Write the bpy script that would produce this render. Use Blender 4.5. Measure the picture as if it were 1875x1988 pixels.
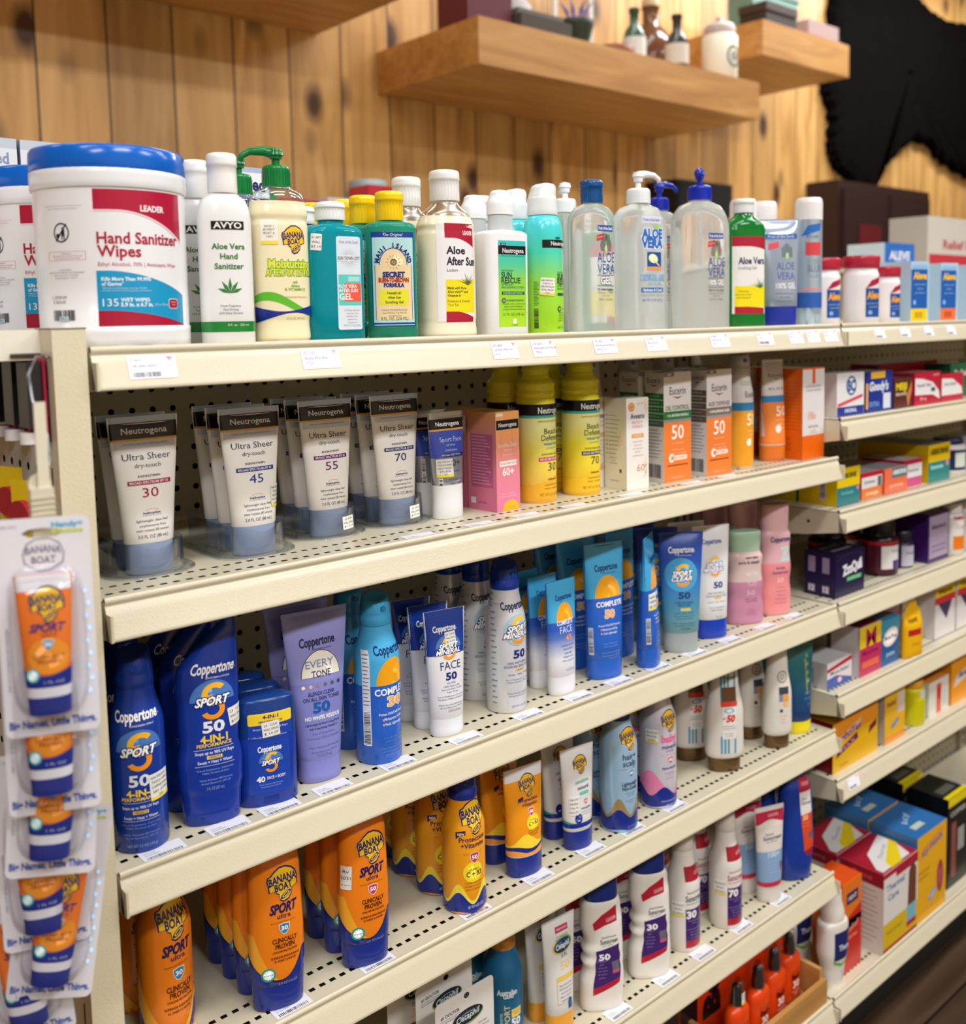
import bpy, math, random
import numpy as np
from mathutils import Vector, Matrix
from mathutils.geometry import tessellate_polygon

for o in list(bpy.data.objects):
    bpy.data.objects.remove(o)
SC = bpy.context.scene
COL = SC.collection
random.seed(7)

# ---------------------------------------------------------------- camera
cam_d = bpy.data.cameras.new('camera')
cam = bpy.data.objects.new('camera', cam_d)
COL.objects.link(cam)
RT = Vector((0.7460, -0.6657, -0.0183)).normalized()
AX = Vector((0.6619, 0.7442, -0.0900)).normalized()
UP = RT.cross(AX).normalized()
AX = UP.cross(RT).normalized()
mw = Matrix.Identity(4)
for i in range(3):
    mw[i][0] = RT[i]; mw[i][1] = UP[i]; mw[i][2] = -AX[i]
mw.translation = Vector((-0.3043, -1.2215, 0.0190))
cam.matrix_world = mw
cam_d.sensor_fit = 'HORIZONTAL'
cam_d.sensor_width = 36.0
cam_d.lens = 36.0 * 1955.885 / 1875.0
cam_d.shift_x = -(1000.07 - 937.5) / 1875.0
cam_d.shift_y = -(994.0 - 796.3) / 1875.0
cam_d.clip_start = 0.02
cam_d.dof.use_dof = True
cam_d.dof.focus_distance = 1.13
cam_d.dof.aperture_fstop = 4.8
SC.camera = cam

# ---------------------------------------------------------------- world, exposure, ceiling lights
w = bpy.data.worlds.new('room_ambient'); SC.world = w
w.use_nodes = True
w.node_tree.nodes['Background'].inputs[0].default_value = (1.0, 0.97, 0.93, 1)
w.node_tree.nodes['Background'].inputs[1].default_value = 0.62
SC.view_settings.view_transform = 'Standard'
SC.view_settings.look = 'None'
SC.view_settings.gamma = 1
SC.view_settings.use_curve_mapping = False
SC.view_settings.exposure = 0.26
FLOOR_Z = -1.36
CEIL_Z = 2.0

def area(name, loc, sx, sy, power, col=(0.955, 0.98, 1.0), rot=(0, 0, 0)):
    l = bpy.data.lights.new(name, 'AREA'); l.shape = 'RECTANGLE'; l.size = sx; l.size_y = sy
    l.energy = power; l.color = col
    o = bpy.data.objects.new(name, l); COL.objects.link(o); o.location = loc; o.rotation_euler = rot
    return o
LIGHTS = [(0.2, -1.5, 17), (1.8, -1.5, 17), (3.4, -1.5, 17), (5.0, -1.5, 15), (-1.5, -1.5, 16), (0.2, 0.75, 3), (1.8, 0.75, 6), (3.4, 0.75, 32), (5.0, 0.75, 38), (-1.5, 0.75, 4), (0.2, -3.0, 44), (2.4, -3.0, 38), (-2.0, -3.0, 40)]
for i, (lx, ly, pw) in enumerate(LIGHTS):
    area('ceiling_lamp_glow', (lx, ly, CEIL_Z - 0.075), 1.2, 0.3, pw)

# ---------------------------------------------------------------- materials
def srgb(h):
    h = h.lstrip('#')
    v = [int(h[i:i + 2], 16) / 255 for i in (0, 2, 4)]
    return tuple(x / 12.92 if x <= 0.04045 else ((x + 0.055) / 1.055) ** 2.4 for x in v) + (1,)
MATS = {}
def M(col, rough=0.38, metal=0.0, coat=0.0, trans=0.0, alpha=1.0, ior=1.45, spec=0.5):
    if 0.2 < rough < 0.42: rough *= 0.66      # moulded plastic and varnished print
    key = (col, rough, metal, coat, trans, alpha)
    if key in MATS: return MATS[key]
    m = bpy.data.materials.new('mat_%s_%d' % (col.strip('#'), len(MATS))); m.use_nodes = True
    b = m.node_tree.nodes['Principled BSDF']
    b.inputs['Base Color'].default_value = srgb(col); b.inputs['Roughness'].default_value = rough
    b.inputs['Metallic'].default_value = metal; b.inputs['Coat Weight'].default_value = coat
    b.inputs['Transmission Weight'].default_value = trans; b.inputs['Alpha'].default_value = alpha
    b.inputs['IOR'].default_value = ior; b.inputs['Specular IOR Level'].default_value = spec
    MATS[key] = m
    return m
def nodemat(name, build, rough=0.4):
    if name in MATS: return MATS[name]
    m = bpy.data.materials.new(name); m.use_nodes = True
    nt = m.node_tree; b = nt.nodes['Principled BSDF']; b.inputs['Roughness'].default_value = rough
    build(nt, b, nt.nodes.new, nt.links.new)
    MATS[name] = m
    return m
def grad(name, stops, z0, z1, rough=0.35, metal=0.0):
    """print colour that runs from one hue to another up the pack (object z)"""
    def f(nt, b, N, L):
        tc = N('ShaderNodeTexCoord'); sp = N('ShaderNodeSeparateXYZ'); mr = N('ShaderNodeMapRange'); cr = N('ShaderNodeValToRGB')
        mr.inputs['From Min'].default_value = z0; mr.inputs['From Max'].default_value = z1
        L(tc.outputs['Object'], sp.inputs[0]); L(sp.outputs['Z'], mr.inputs['Value']); L(mr.outputs[0], cr.inputs[0]); L(cr.outputs[0], b.inputs['Base Color'])
        e = cr.color_ramp.elements
        e[0].position, e[0].color = stops[0][0], srgb(stops[0][1]); e[1].position, e[1].color = stops[-1][0], srgb(stops[-1][1])
        for p, c in stops[1:-1]:
            n = e.new(p); n.color = srgb(c)
        b.inputs['Metallic'].default_value = metal
    return nodemat(name, f, rough)

def thin_clear(name='thin_clear', tint='#f4f7fa', base=0.05, r=0.08, top=0.6):
    def f(nt, b, N, L):
        out = nt.nodes['Material Output']; t = N('ShaderNodeBsdfTransparent'); t.inputs[0].default_value = srgb(tint); g = N('ShaderNodeBsdfGlossy'); g.inputs['Roughness'].default_value = r
        lw = N('ShaderNodeLayerWeight'); lw.inputs[0].default_value = 0.35; m = N('ShaderNodeMapRange'); m.inputs['To Min'].default_value = base; m.inputs['To Max'].default_value = top
        mx = N('ShaderNodeMixShader'); L(lw.outputs['Facing'], m.inputs['Value']); L(m.outputs[0], mx.inputs[0]); L(t.outputs[0], mx.inputs[1]); L(g.outputs[0], mx.inputs[2]); L(mx.outputs[0], out.inputs['Surface'])
    return nodemat(name, f)

# ---------------------------------------------------------------- mesh builder
class MB:
    def __init__(s): s.v = []; s.f = []; s.mi = []; s.mats = []; s.sm = []
    def m(s, mat):
        if isinstance(mat, str): mat = M(mat)
        if mat not in s.mats: s.mats.append(mat)
        return s.mats.index(mat)
    def add(s, vs, fs, mat, smooth=False):
        k = len(s.v); i = s.m(mat)
        s.v.extend([tuple(map(float, q)) for q in vs])
        for f in fs: s.f.append(tuple(int(a) + k for a in f)); s.mi.append(i); s.sm.append(smooth)
    def box(s, x0, y0, z0, x1, y1, z1, mat):
        v = [(x, y, z) for z in (z0, z1) for y in (y0, y1) for x in (x0, x1)]
        s.add(v, [(0, 2, 3, 1), (4, 5, 7, 6), (0, 1, 5, 4), (2, 6, 7, 3), (0, 4, 6, 2), (1, 3, 7, 5)], mat)
    def cyl(s, c, r, h, mat, seg=24, axis='z', r2=None):
        r2 = r if r2 is None else r2
        vs = []
        for k, (rr, hh) in enumerate(((r, 0), (r2, h))):
            for i in range(seg):
                a = 2 * math.pi * i / seg; p = (rr * math.cos(a), rr * math.sin(a), hh)
                if axis == 'y': p = (p[0], p[2], p[1])
                if axis == 'x': p = (p[2], p[0], p[1])
                vs.append((p[0] + c[0], p[1] + c[1], p[2] + c[2]))
        s.add(vs, [(i, (i + 1) % seg, seg + (i + 1) % seg, seg + i) for i in range(seg)], mat, True)
        n = len(vs)
        s.add(vs[:seg], [tuple(range(seg))], mat); s.add(vs[seg:], [tuple(range(seg))], mat)
    def tube(s, pts, r, mat, seg=8):
        pts = [Vector(p) for p in pts]; vs = []; fs = []
        for i, p in enumerate(pts):
            d = (pts[min(i + 1, len(pts) - 1)] - pts[max(i - 1, 0)]).normalized()
            a = d.cross(Vector((0.3, 0.9, 0.2))).normalized(); b = d.cross(a)
            rr = r[i] if isinstance(r, (list, tuple)) else r
            for k in range(seg):
                t = 2 * math.pi * k / seg; vs.append(p + a * rr * math.cos(t) + b * rr * math.sin(t))
        for i in range(len(pts) - 1):
            for k in range(seg): fs.append((i * seg + k, i * seg + (k + 1) % seg, (i + 1) * seg + (k + 1) % seg, (i + 1) * seg + k))
        fs.append(tuple(range(seg))); fs.append(tuple(range((len(pts) - 1) * seg, len(pts) * seg)))
        s.add(vs, fs, mat, True)
    def mesh(s, name):
        me = bpy.data.meshes.new(name)
        me.from_pydata(s.v, [], s.f)
        for m in s.mats: me.materials.append(m)
        me.polygons.foreach_set('material_index', s.mi)
        me.polygons.foreach_set('use_smooth', s.sm)
        me.update()
        return me

def link(name, me, parent=None, loc=(0, 0, 0), rz=0, **props):
    o = bpy.data.objects.new(name, me); COL.objects.link(o); o.location = loc; o.rotation_euler = (0, 0, rz)
    if parent: o.parent = parent
    for k, v in props.items(): o[k] = v
    return o
def struct(name, mb): return link(name, mb.mesh(name), kind='structure')

# ---------------------------------------------------------------- 2D text geometry
TXT = {}
def text_geo(s, bold=0.0, shear=0.0, res=2):
    key = (s, bold, shear)
    if key in TXT: return TXT[key]
    cu = bpy.data.curves.new('t', 'FONT'); cu.body = s; cu.size = 1.0; cu.resolution_u = res; cu.offset = bold; cu.shear = shear; cu.fill_mode = 'FRONT'
    ob = bpy.data.objects.new('t', cu)
    me = ob.to_mesh()
    me.calc_loop_triangles()
    V = np.zeros(len(me.vertices) * 3); me.vertices.foreach_get('co', V); V = V.reshape(-1, 3)[:, :2] / 0.682
    T = np.zeros(len(me.loop_triangles) * 3, dtype=np.int32); me.loop_triangles.foreach_get('vertices', T); T = T.reshape(-1, 3)
    ob.to_mesh_clear(); bpy.data.objects.remove(ob); bpy.data.curves.remove(cu)
    if len(V):
        # drop zero-area triangles and flip none: both sides are visible
        TXT[key] = (V, T)
    else: TXT[key] = (np.zeros((0, 2)), np.zeros((0, 3), int))
    return TXT[key]

def subdiv(V, T, ml):
    V = [tuple(p) for p in V]; T = [tuple(t) for t in T]
    for _ in range(9):
        out = []; ch = False; mid = {}
        for t in T:
            L = [(V[t[i]][0] - V[t[(i + 1) % 3]][0]) ** 2 + (V[t[i]][1] - V[t[(i + 1) % 3]][1]) ** 2 for i in range(3)]
            k = max(range(3), key=lambda i: L[i])
            if L[k] > ml * ml:
                a, b, c = t[k], t[(k + 1) % 3], t[(k + 2) % 3]
                e = (min(a, b), max(a, b))
                if e not in mid:
                    V.append(((V[a][0] + V[b][0]) / 2, (V[a][1] + V[b][1]) / 2)); mid[e] = len(V) - 1
                out += [(a, mid[e], c), (mid[e], b, c)]; ch = True
            else: out.append(t)
        T = out
        if not ch: break
    return np.array(V, float).reshape(-1, 2), np.array(T, int).reshape(-1, 3)

# ---------------------------------------------------------------- lofted pack shapes (mm in, metres out)
class Loft:
    """keys: (z, half width a, half depth b, exponent n, mode[, x offset]); mode of the span up to the next key: l linear, s smooth, o shoulder, i inverse shoulder"""
    def __init__(s, keys, seg=36, top=True, bottom=True):
        s.seg = seg; s.top = top; s.bottom = bottom
        K = [tuple(k) + ((0,) if len(k) == 5 else ()) for k in keys]
        lev = []
        for i in range(len(K) - 1):
            a, b = K[i], K[i + 1]; n = 1 if a[4] == 'l' and (b[0] - a[0]) < 3 else (6 if a[4] != 'l' else 3)
            for j in range(n):
                t = j / n; lev.append(s.mix(a, b, t))
        k = K[-1]; lev.append((k[0], k[1], k[2], k[3], k[5]))
        s.lev = np.array(lev) ; s.H = K[-1][0]
        s.K = K
        s._grid()
    @staticmethod
    def mix(a, b, t):
        m = a[4]
        if m == 's': e = t * t * (3 - 2 * t)
        elif m == 'o': e = 1 - math.sqrt(max(0, 1 - t * t))
        elif m == 'i': e = math.sqrt(max(0, 1 - (1 - t) ** 2))
        else: e = t
        return (a[0] + (b[0] - a[0]) * t,) + tuple(a[q] + (b[q] - a[q]) * e for q in (1, 2, 3, 5))
    def at(s, z):
        K = s.K
        z = min(max(z, K[0][0]), K[-1][0])
        for i in range(len(K) - 1):
            if z <= K[i + 1][0]:
                t = (z - K[i][0]) / max(1e-6, K[i + 1][0] - K[i][0]); return s.mix(K[i], K[i + 1], t)
        k = K[-1]; return (k[0], k[1], k[2], k[3], k[5])
    @staticmethod
    def ring(a, b, n, th, xo=0):
        c = np.cos(th); q = np.sin(th)
        return xo + a * np.sign(c) * np.abs(c) ** (2 / n), b * np.sign(q) * np.abs(q) ** (2 / n)
    def _grid(s):
        z0, z1 = s.K[0][0], s.K[-1][0]; s.NZ = 61; s.z0, s.z1 = z0, z1
        zs = np.linspace(z0, z1, s.NZ)
        amax = max(k[1] for k in s.K); bmax = max(k[2] for k in s.K)
        s.U = 2.0 * amax + 2.0 * bmax; s.NU = 121
        us = np.linspace(-s.U, s.U, s.NU)
        P = np.zeros((s.NZ, s.NU, 3))
        th = np.linspace(-math.pi / 2, math.pi / 2, 361)
        # denser towards the corner so squarish sections stay even
        for i, z in enumerate(zs):
            _, a, b, n, xo = s.at(z)
            x, y = s.ring(a, b, n, th)
            L = np.concatenate([[0], np.cumsum(np.hypot(np.diff(x), np.diff(y)))])
            uu = np.minimum(np.abs(us), L[-1])
            P[i, :, 0] = np.sign(us) * np.interp(uu, L, x) + xo; P[i, :, 1] = np.interp(uu, L, y); P[i, :, 2] = z
        s.P = P
        du = np.gradient(P, axis=1); dz = np.gradient(P, axis=0)
        N = np.cross(du, dz); N /= np.linalg.norm(N, axis=2, keepdims=True) + 1e-9
        s.N = N
    def map(s, uv, off):
        u = np.clip((uv[:, 0] + s.U) / (2 * s.U) * (s.NU - 1), 0, s.NU - 1.001); z = np.clip((uv[:, 1] - s.z0) / (s.z1 - s.z0) * (s.NZ - 1), 0, s.NZ - 1.001)
        i = u.astype(int); j = z.astype(int); fu = (u - i)[:, None]; fz = (z - j)[:, None]
        def bl(G): return (G[j, i] * (1 - fu) + G[j, i + 1] * fu) * (1 - fz) + (G[j + 1, i] * (1 - fu) + G[j + 1, i + 1] * fu) * fz
        return (bl(s.P) + bl(s.N) * off) / 1000.0
    def build(s, mb, mat, smooth=True):
        n = s.seg; th = np.linspace(0, 2 * math.pi, n, endpoint=False) - math.pi / 2
        vs = []; fs = []
        for (z, a, b, e, xo) in s.lev:
            x, y = s.ring(a, b, e, th, xo)
            vs += [(x[i] / 1000, y[i] / 1000, z / 1000) for i in range(n)]
        for k in range(len(s.lev) - 1):
            for i in range(n): fs.append((k * n + i, k * n + (i + 1) % n, (k + 1) * n + (i + 1) % n, (k + 1) * n + i))
        mb.add(vs, fs, mat, smooth)
        if s.bottom: mb.add(vs[:n], [tuple(range(n))[::-1]], mat)
        if s.top: mb.add(vs[-n:], [tuple(range(n))], mat)

class Flat:
    """a plane to print on: origin, direction of u, outward normal (mm)"""
    def __init__(s, o, u, n, up=(0, 0, 1)): s.o = np.array(o, float); s.u = np.array(u, float); s.n = np.array(n, float); s.w = np.array(up, float)
    def map(s, uv, off): return (s.o + uv[:, :1] * s.u + uv[:, 1:2] * s.w + s.n * off) / 1000.0

class Art:
    """prints shapes and lettering on a surface; all lengths in mm"""
    def __init__(s, mb, surf, base=0.22): s.mb = mb; s.S = surf; s.k = base; s.ml = 4.0; s.zt = None
    def cal(s, ytop, ybot, H):                 # read heights off a drawing whose top and bottom rows are ytop, ybot
        s.sc = H / (ybot - ytop); s.yb = ybot; s.zt = True; return s
    def Z(s, y): return (s.yb - y) * s.sc if s.zt else y
    def H(s, h): return h * s.sc if s.zt else h
    def put(s, V, T, mat, layer=0, smooth=True):
        if not len(T): return
        V = np.array(V, float)
        if not isinstance(s.S, Flat): V, T = subdiv(V, T, s.ml)
        P = s.S.map(V, s.k + layer * 0.09)
        s.mb.add(P, T, mat, smooth)
    def raw(s, pts, col, layer=0):
        tr = tessellate_polygon([[Vector((p[0], p[1], 0)) for p in pts]])
        s.put(pts, [tuple(t) for t in tr], col, layer)
    def poly(s, pts, col, layer=0): s.raw([(p[0], s.Z(p[1])) for p in pts], col, layer)
    def rect(s, u0, y0, u1, y1, col, layer=0):
        a, b = s.Z(y0), s.Z(y1)
        nu = max(1, int(abs(u1 - u0) / 3)) ; nz = max(1, int(abs(a - b) / 3.5))
        if isinstance(s.S, Flat): nu = nz = 1
        V = [(u0 + (u1 - u0) * i / nu, a + (b - a) * j / nz) for j in range(nz + 1) for i in range(nu + 1)]
        F = []
        for j in range(nz):
            for i in range(nu):
                q = j * (nu + 1) + i; F += [(q, q + 1, q + nu + 2), (q, q + nu + 2, q + nu + 1)]
        P = s.S.map(np.array(V, float), s.k + layer * 0.09); s.mb.add(P, F, col, True)
    def band(s, y0, y1, col, layer=0): s.rect(-s.S.U, y0, s.S.U, y1, col, layer)
    def wave(s, f0, f1, u0, u1, col, layer=0, n=40):
        V = []; F = []
        for i in range(n + 1):
            u = u0 + (u1 - u0) * i / n; a, b = s.Z(f0(u)), s.Z(f1(u)); m = 5
            V += [(u, a + (b - a) * j / m) for j in range(m + 1)]
        for i in range(n):
            for j in range(5):
                q = i * 6 + j; F += [(q, q + 6, q + 7), (q, q + 7, q + 1)]
        P = s.S.map(np.array(V, float), s.k + layer * 0.09); s.mb.add(P, F, col, True)
    def ell(s, u, y, ru, rz, col, layer=0, a0=0, a1=360, inner=0.0, n=28, rot=0, mm=False):
        z = s.Z(y) if not mm else y
        V = []; T = []; ca, sa = math.cos(math.radians(rot)), math.sin(math.radians(rot))
        for i in range(n + 1):
            a = math.radians(a0 + (a1 - a0) * i / n)
            for q in (inner, 1.0):
                x, w = ru * q * math.cos(a), rz * q * math.sin(a); V.append((u + x * ca - w * sa, z + x * sa + w * ca))
        for i in range(n):
            T += [(2 * i, 2 * i + 1, 2 * i + 3), (2 * i, 2 * i + 3, 2 * i + 2)]
        s.put(V, T, col, layer)
    def rrect(s, u, y, wd, ht, r, col, layer=0, rot=0):
        z = s.Z(y); pts = []
        for cx_, cz_, a in ((wd / 2 - r, ht / 2 - r, 0), (-wd / 2 + r, ht / 2 - r, 90), (-wd / 2 + r, -ht / 2 + r, 180), (wd / 2 - r, -ht / 2 + r, 270)):
            for i in range(5):
                t = math.radians(a + i * 22.5); pts.append((cx_ + r * math.cos(t), cz_ + r * math.sin(t)))
        ca, sa = math.cos(math.radians(rot)), math.sin(math.radians(rot))
        s.raw([(u + p[0] * ca - p[1] * sa, z + p[0] * sa + p[1] * ca) for p in pts], col, layer)
    def t(s, txt, y, h, col='#1b2a6b', u=0, w=None, al='c', bold=0.0, sh=0.0, rot=0, layer=2, arc=0.0, out=None, ow=0.05, sx=1.0, vert=False):
        """one line of lettering: centre height y, capital height h, optional total width w (mm)"""
        if out: s.t(txt, y, h, out, u, w, al, bold + ow * 1.2, sh, rot, layer - 1, arc, None, 0, sx, vert)
        bold = bold * .72
        V, T = text_geo(txt, bold, sh)
        if not len(V): return
        hh = s.H(h); z = s.Z(y); V = V.copy()
        V0, _ = text_geo(txt, 0.0, sh)
        x0, x1 = V0[:, 0].min(), V0[:, 0].max(); wid = max(1e-6, x1 - x0)
        if w: k = w / wid
        else: k = hh * sx
        off = {'c': (x0 + x1) / 2, 'l': x0, 'r': x1}[al]
        X = (V[:, 0] - off) * k; Y = (V[:, 1] - 0.5) * hh
        if arc: Y = Y - arc * (X / (wid * k / 2 + 1e-6)) ** 2 + arc * 0.5
        a = math.radians(rot + (90 if vert else 0)); ca, sa = math.cos(a), math.sin(a)
        s.put(np.stack([u + X * ca - Y * sa, z + X * sa + Y * ca], 1), T, col, layer)
    def lines(s, ls, y, dy, h, col, u=0, al='c', w=None, layer=2, bold=0.0):
        for i, q in enumerate(ls): s.t(q, y + i * dy, h, col, u=u, al=al, layer=layer, w=(w[i] if w else None), bold=bold, sx=0.9)
    def bars(s, u0, y0, u1, y1, col='#222222', n=26, layer=2, vert=False, seed=1):
        R = random.Random(seed); x = 0.0; seq = []
        while x < 1:
            a = R.choice((0.012, 0.02, 0.03)); seq.append((x, min(1, x + a))); x += a + R.choice((0.012, 0.02, 0.028))
        for a, b in seq:
            if vert: s.rect(u0, y0 + (y1 - y0) * a, u1, y0 + (y1 - y0) * b, col, layer)
            else: s.rect(u0 + (u1 - u0) * a, y0, u0 + (u1 - u0) * b, y1, col, layer)

# ---------------------------------------------------------------- packs: shared meshes, one tree per item on the shelf
class Pack:
    def __init__(s, name, cat): s.name = name; s.cat = cat; s.parts = []; s.surf = None; s.n = 0; s.rz0 = 0
    def part(s, name, mb, parent=None, label=None):
        s.parts.append((name, mb.mesh(name), parent, label)); return s
    def put(s, x, y, z, label, group=None, rz=0, tilt=None, name=None, scale=None, extra=None, ry=0):
        rz = math.radians(rz + s.rz0); nm = name or s.name
        if len(s.parts) == 1 and not extra:
            root = link(nm, s.parts[0][1], None, (x, y, z), rz)
        else:
            root = link(nm, None, None, (x, y, z), rz); root.empty_display_size = 0.02
            made = []
            for (pn, me, pa, lb) in s.parts:
                o = link(pn, me, root if pa is None else made[pa]); made.append(o)
                if lb: o['label'] = lb
            if extra:
                for (pn, me, pa) in extra:
                    link(pn, me, made[pa])
        if tilt: root.rotation_euler = (math.radians(tilt), math.radians(ry), rz)
        if scale: root.scale = scale
        root['label'] = label; root['category'] = s.cat
        if group: root['group'] = group
        s.n += 1
        return root
def sticker(surf, u, z, wd, ht, lines, rot=0, foot=None, off=0.7, tc='#4a4a52', base='#eeece6'):
    """a small paper price sticker wrapped on the pack"""
    mb = MB(); a = Art(mb, surf, off)
    ca, sa = math.cos(math.radians(rot)), math.sin(math.radians(rot))
    a.rrect(u, z, wd, ht, 0.8, M(base, 0.55), 0, rot)
    if foot:
        q = -ht / 2 + 1.6; a.rrect(u - q * sa, z + q * ca, wd, 3.2, 0.5, M(foot, 0.55), 1, rot)
    n = len(lines)
    for i, t_ in enumerate(lines):
        q = ht / 2 - ht * (i + 0.8) / (n + 0.6)
        a.t(t_, z + q * ca, ht / (n + 1) * 0.55, tc, u=u - q * sa, w=min(wd * 0.85, len(t_) * ht / (n + 1) * 0.5), rot=rot, layer=3)
    return ('price_sticker', mb.mesh('price_sticker'))
# ================================================================ ROOM
def wood(name, c1, c2, c3, plank=0.0, axis='X', scale=1.0, rough=0.45, knots=True, groove='#3a2412'):
    def f(nt, b, N, L):
        tc = N('ShaderNodeTexCoord'); sp = N('ShaderNodeSeparateXYZ'); L(tc.outputs['Object'], sp.inputs[0])
        def math_(op, a, v=None, c=None):
            n = N('ShaderNodeMath'); n.operation = op
            for i, q in enumerate((a, v, c)):
                if q is None: continue
                if isinstance(q, (int, float)): n.inputs[i].default_value = q
                else: L(q, n.inputs[i])
            return n.outputs[0]
        across = sp.outputs[axis]
        if plank:
            idx = math_('FLOOR', math_('DIVIDE', across, plank)); fr = math_('FRACT', math_('DIVIDE', across, plank))
            wn = N('ShaderNodeTexWhiteNoise'); wn.noise_dimensions = '1D'; L(idx, wn.inputs['W']); rnd = wn.outputs['Value']
        long_ = 'Z' if axis == 'X' else 'X'
        cx_ = N('ShaderNodeCombineXYZ')
        L(math_('MULTIPLY', across, 9.0 * scale), cx_.inputs[0])
        zz = math_('MULTIPLY', sp.outputs[long_], 0.9 * scale)
        if plank: zz = math_('ADD', zz, math_('MULTIPLY', rnd, 40.0))
        L(zz, cx_.inputs[2]); oth = 'Y' if axis != 'Y' else 'Z'
        L(math_('MULTIPLY', sp.outputs[oth], 9.0 * scale), cx_.inputs[1])
        n1 = N('ShaderNodeTexNoise'); n1.inputs['Scale'].default_value = 1.6; n1.inputs['Detail'].default_value = 6; n1.inputs['Distortion'].default_value = 1.2; L(cx_.outputs[0], n1.inputs['Vector'])
        cr = N('ShaderNodeValToRGB'); L(n1.outputs['Fac'], cr.inputs[0]); e = cr.color_ramp.elements
        e[0].position, e[0].color = 0.3, srgb(c3); e[1].position, e[1].color = 0.72, srgb(c1); q = e.new(0.5); q.color = srgb(c2)
        colr = cr.outputs[0]
        if knots:
            vv = N('ShaderNodeCombineXYZ'); L(math_('MULTIPLY', across, 5.5), vv.inputs[0]); L(math_('MULTIPLY', math_('ADD', sp.outputs[long_], math_('MULTIPLY', rnd, 9.0) if plank else 0.0), 3.0), vv.inputs[2])
            vo = N('ShaderNodeTexVoronoi'); vo.inputs['Scale'].default_value = 1.0; vo.inputs['Randomness'].default_value = 1.0; L(vv.outputs[0], vo.inputs['Vector'])
            kr = N('ShaderNodeValToRGB'); L(vo.outputs['Distance'], kr.inputs[0]); ke = kr.color_ramp.elements
            ke[0].position, ke[0].color = 0.10, (1, 1, 1, 1); ke[1].position, ke[1].color = 0.24, (0, 0, 0, 1)
            mx = N('ShaderNodeMixRGB'); L(kr.outputs[0], mx.inputs[0]); L(colr, mx.inputs[1]); mx.inputs[2].default_value = srgb('#4a2a12'); colr = mx.outputs[0]
        if plank:
            hs = N('ShaderNodeHueSaturation'); L(math_('ADD', 0.8, math_('MULTIPLY', rnd, 0.4)), hs.inputs['Value']); L(colr, hs.inputs['Color']); colr = hs.outputs[0]
            g = math_('LESS_THAN', math_('ABSOLUTE', math_('SUBTRACT', fr, 0.5)), 0.485)
            mx2 = N('ShaderNodeMixRGB'); L(g, mx2.inputs[0]); mx2.inputs[1].default_value = srgb(groove); L(colr, mx2.inputs[2]); colr = mx2.outputs[0]
        L(colr, b.inputs['Base Color'])
    return nodemat(name, f, rough)

def metal_paint(name, col, rough=0.33, bump=0.18, sc=420, dirt=0.0):
    def f(nt, b, N, L):
        tc = N('ShaderNodeTexCoord'); n = N('ShaderNodeTexNoise'); n.inputs['Scale'].default_value = sc; n.inputs['Detail'].default_value = 2
        L(tc.outputs['Object'], n.inputs['Vector']); bp = N('ShaderNodeBump'); bp.inputs['Strength'].default_value = bump; bp.inputs['Distance'].default_value = 0.0015
        L(n.outputs['Fac'], bp.inputs['Height']); L(bp.outputs[0], b.inputs['Normal'])
        n2 = N('ShaderNodeTexNoise'); n2.inputs['Scale'].default_value = 9; n2.inputs['Detail'].default_value = 8; L(tc.outputs['Object'], n2.inputs['Vector'])
        cr = N('ShaderNodeValToRGB'); L(n2.outputs['Fac'], cr.inputs[0]); e = cr.color_ramp.elements
        e[0].position = 0.24; e[0].color = srgb('#a8946a') if dirt else srgb(col); e[1].position = 0.36; e[1].color = srgb(col)
        L(cr.outputs[0], b.inputs['Base Color']); b.inputs['Coat Weight'].default_value = 0.18; b.inputs['Coat Roughness'].default_value = 0.12
    return nodemat(name, f, rough)
CREAM = metal_paint('cream_enamel', '#d4cab0')
CREAM2 = metal_paint('cream_enamel_worn', '#dbd0b2', dirt=1)
PEG = metal_paint('peg_enamel', '#a39a82', 0.5, 0.05)
WHITEPEG = metal_paint('pale_enamel', '#c9c6bd', 0.5, 0.05)
PINE = wood('knotty_pine', '#d8ab6a', '#c69656', '#a2743a', plank=0.178, axis='X')
BEAM = wood('stained_beam', '#cd9a58', '#bd8746', '#a87236', axis='Z', knots=False, scale=1.4)
FLOORM = wood('brown_floor', '#604a38', '#4c392a', '#38291d', plank=0.18, axis='Y', knots=False, rough=0.35, groove='#20140e')
TRAYW = wood('pine_tray', '#c79a5e', '#b98747', '#a5743a', axis='Y', knots=False, rough=0.5)

YW = 1.5
mb = MB(); mb.box(-4.5, -4.8, FLOOR_Z - 0.05, 9, YW, FLOOR_Z, FLOORM); struct('floor', mb)
mb = MB()
mb.box(-4.5, YW, FLOOR_Z, 9, YW + 0.1, CEIL_Z, PINE)
struct('wall_back', mb)
mb = MB(); mb.box(-4.5, -4.8, CEIL_Z, 9, YW + 0.1, CEIL_Z + 0.05, M('#dcd6c8', 0.8)); struct('ceiling', mb)
WY = wood('knotty_pine_side', '#dca765', '#cd9450', '#b0763a', plank=0.178, axis='Y', knots=False)
mb = MB(); mb.box(9.0, -4.8, FLOOR_Z, 9.1, YW, CEIL_Z, M('#b98a50', 0.6)); struct('wall_right', mb)
mb = MB(); mb.box(-4.5, -4.9, FLOOR_Z, 9.0, -4.8, CEIL_Z, M('#c9b796', 0.7)); struct('wall_front', mb)
mb = MB(); mb.box(-4.6, -4.8, FLOOR_Z, -4.5, YW, CEIL_Z, M('#b98a50', 0.6)); struct('wall_left', mb)

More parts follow.
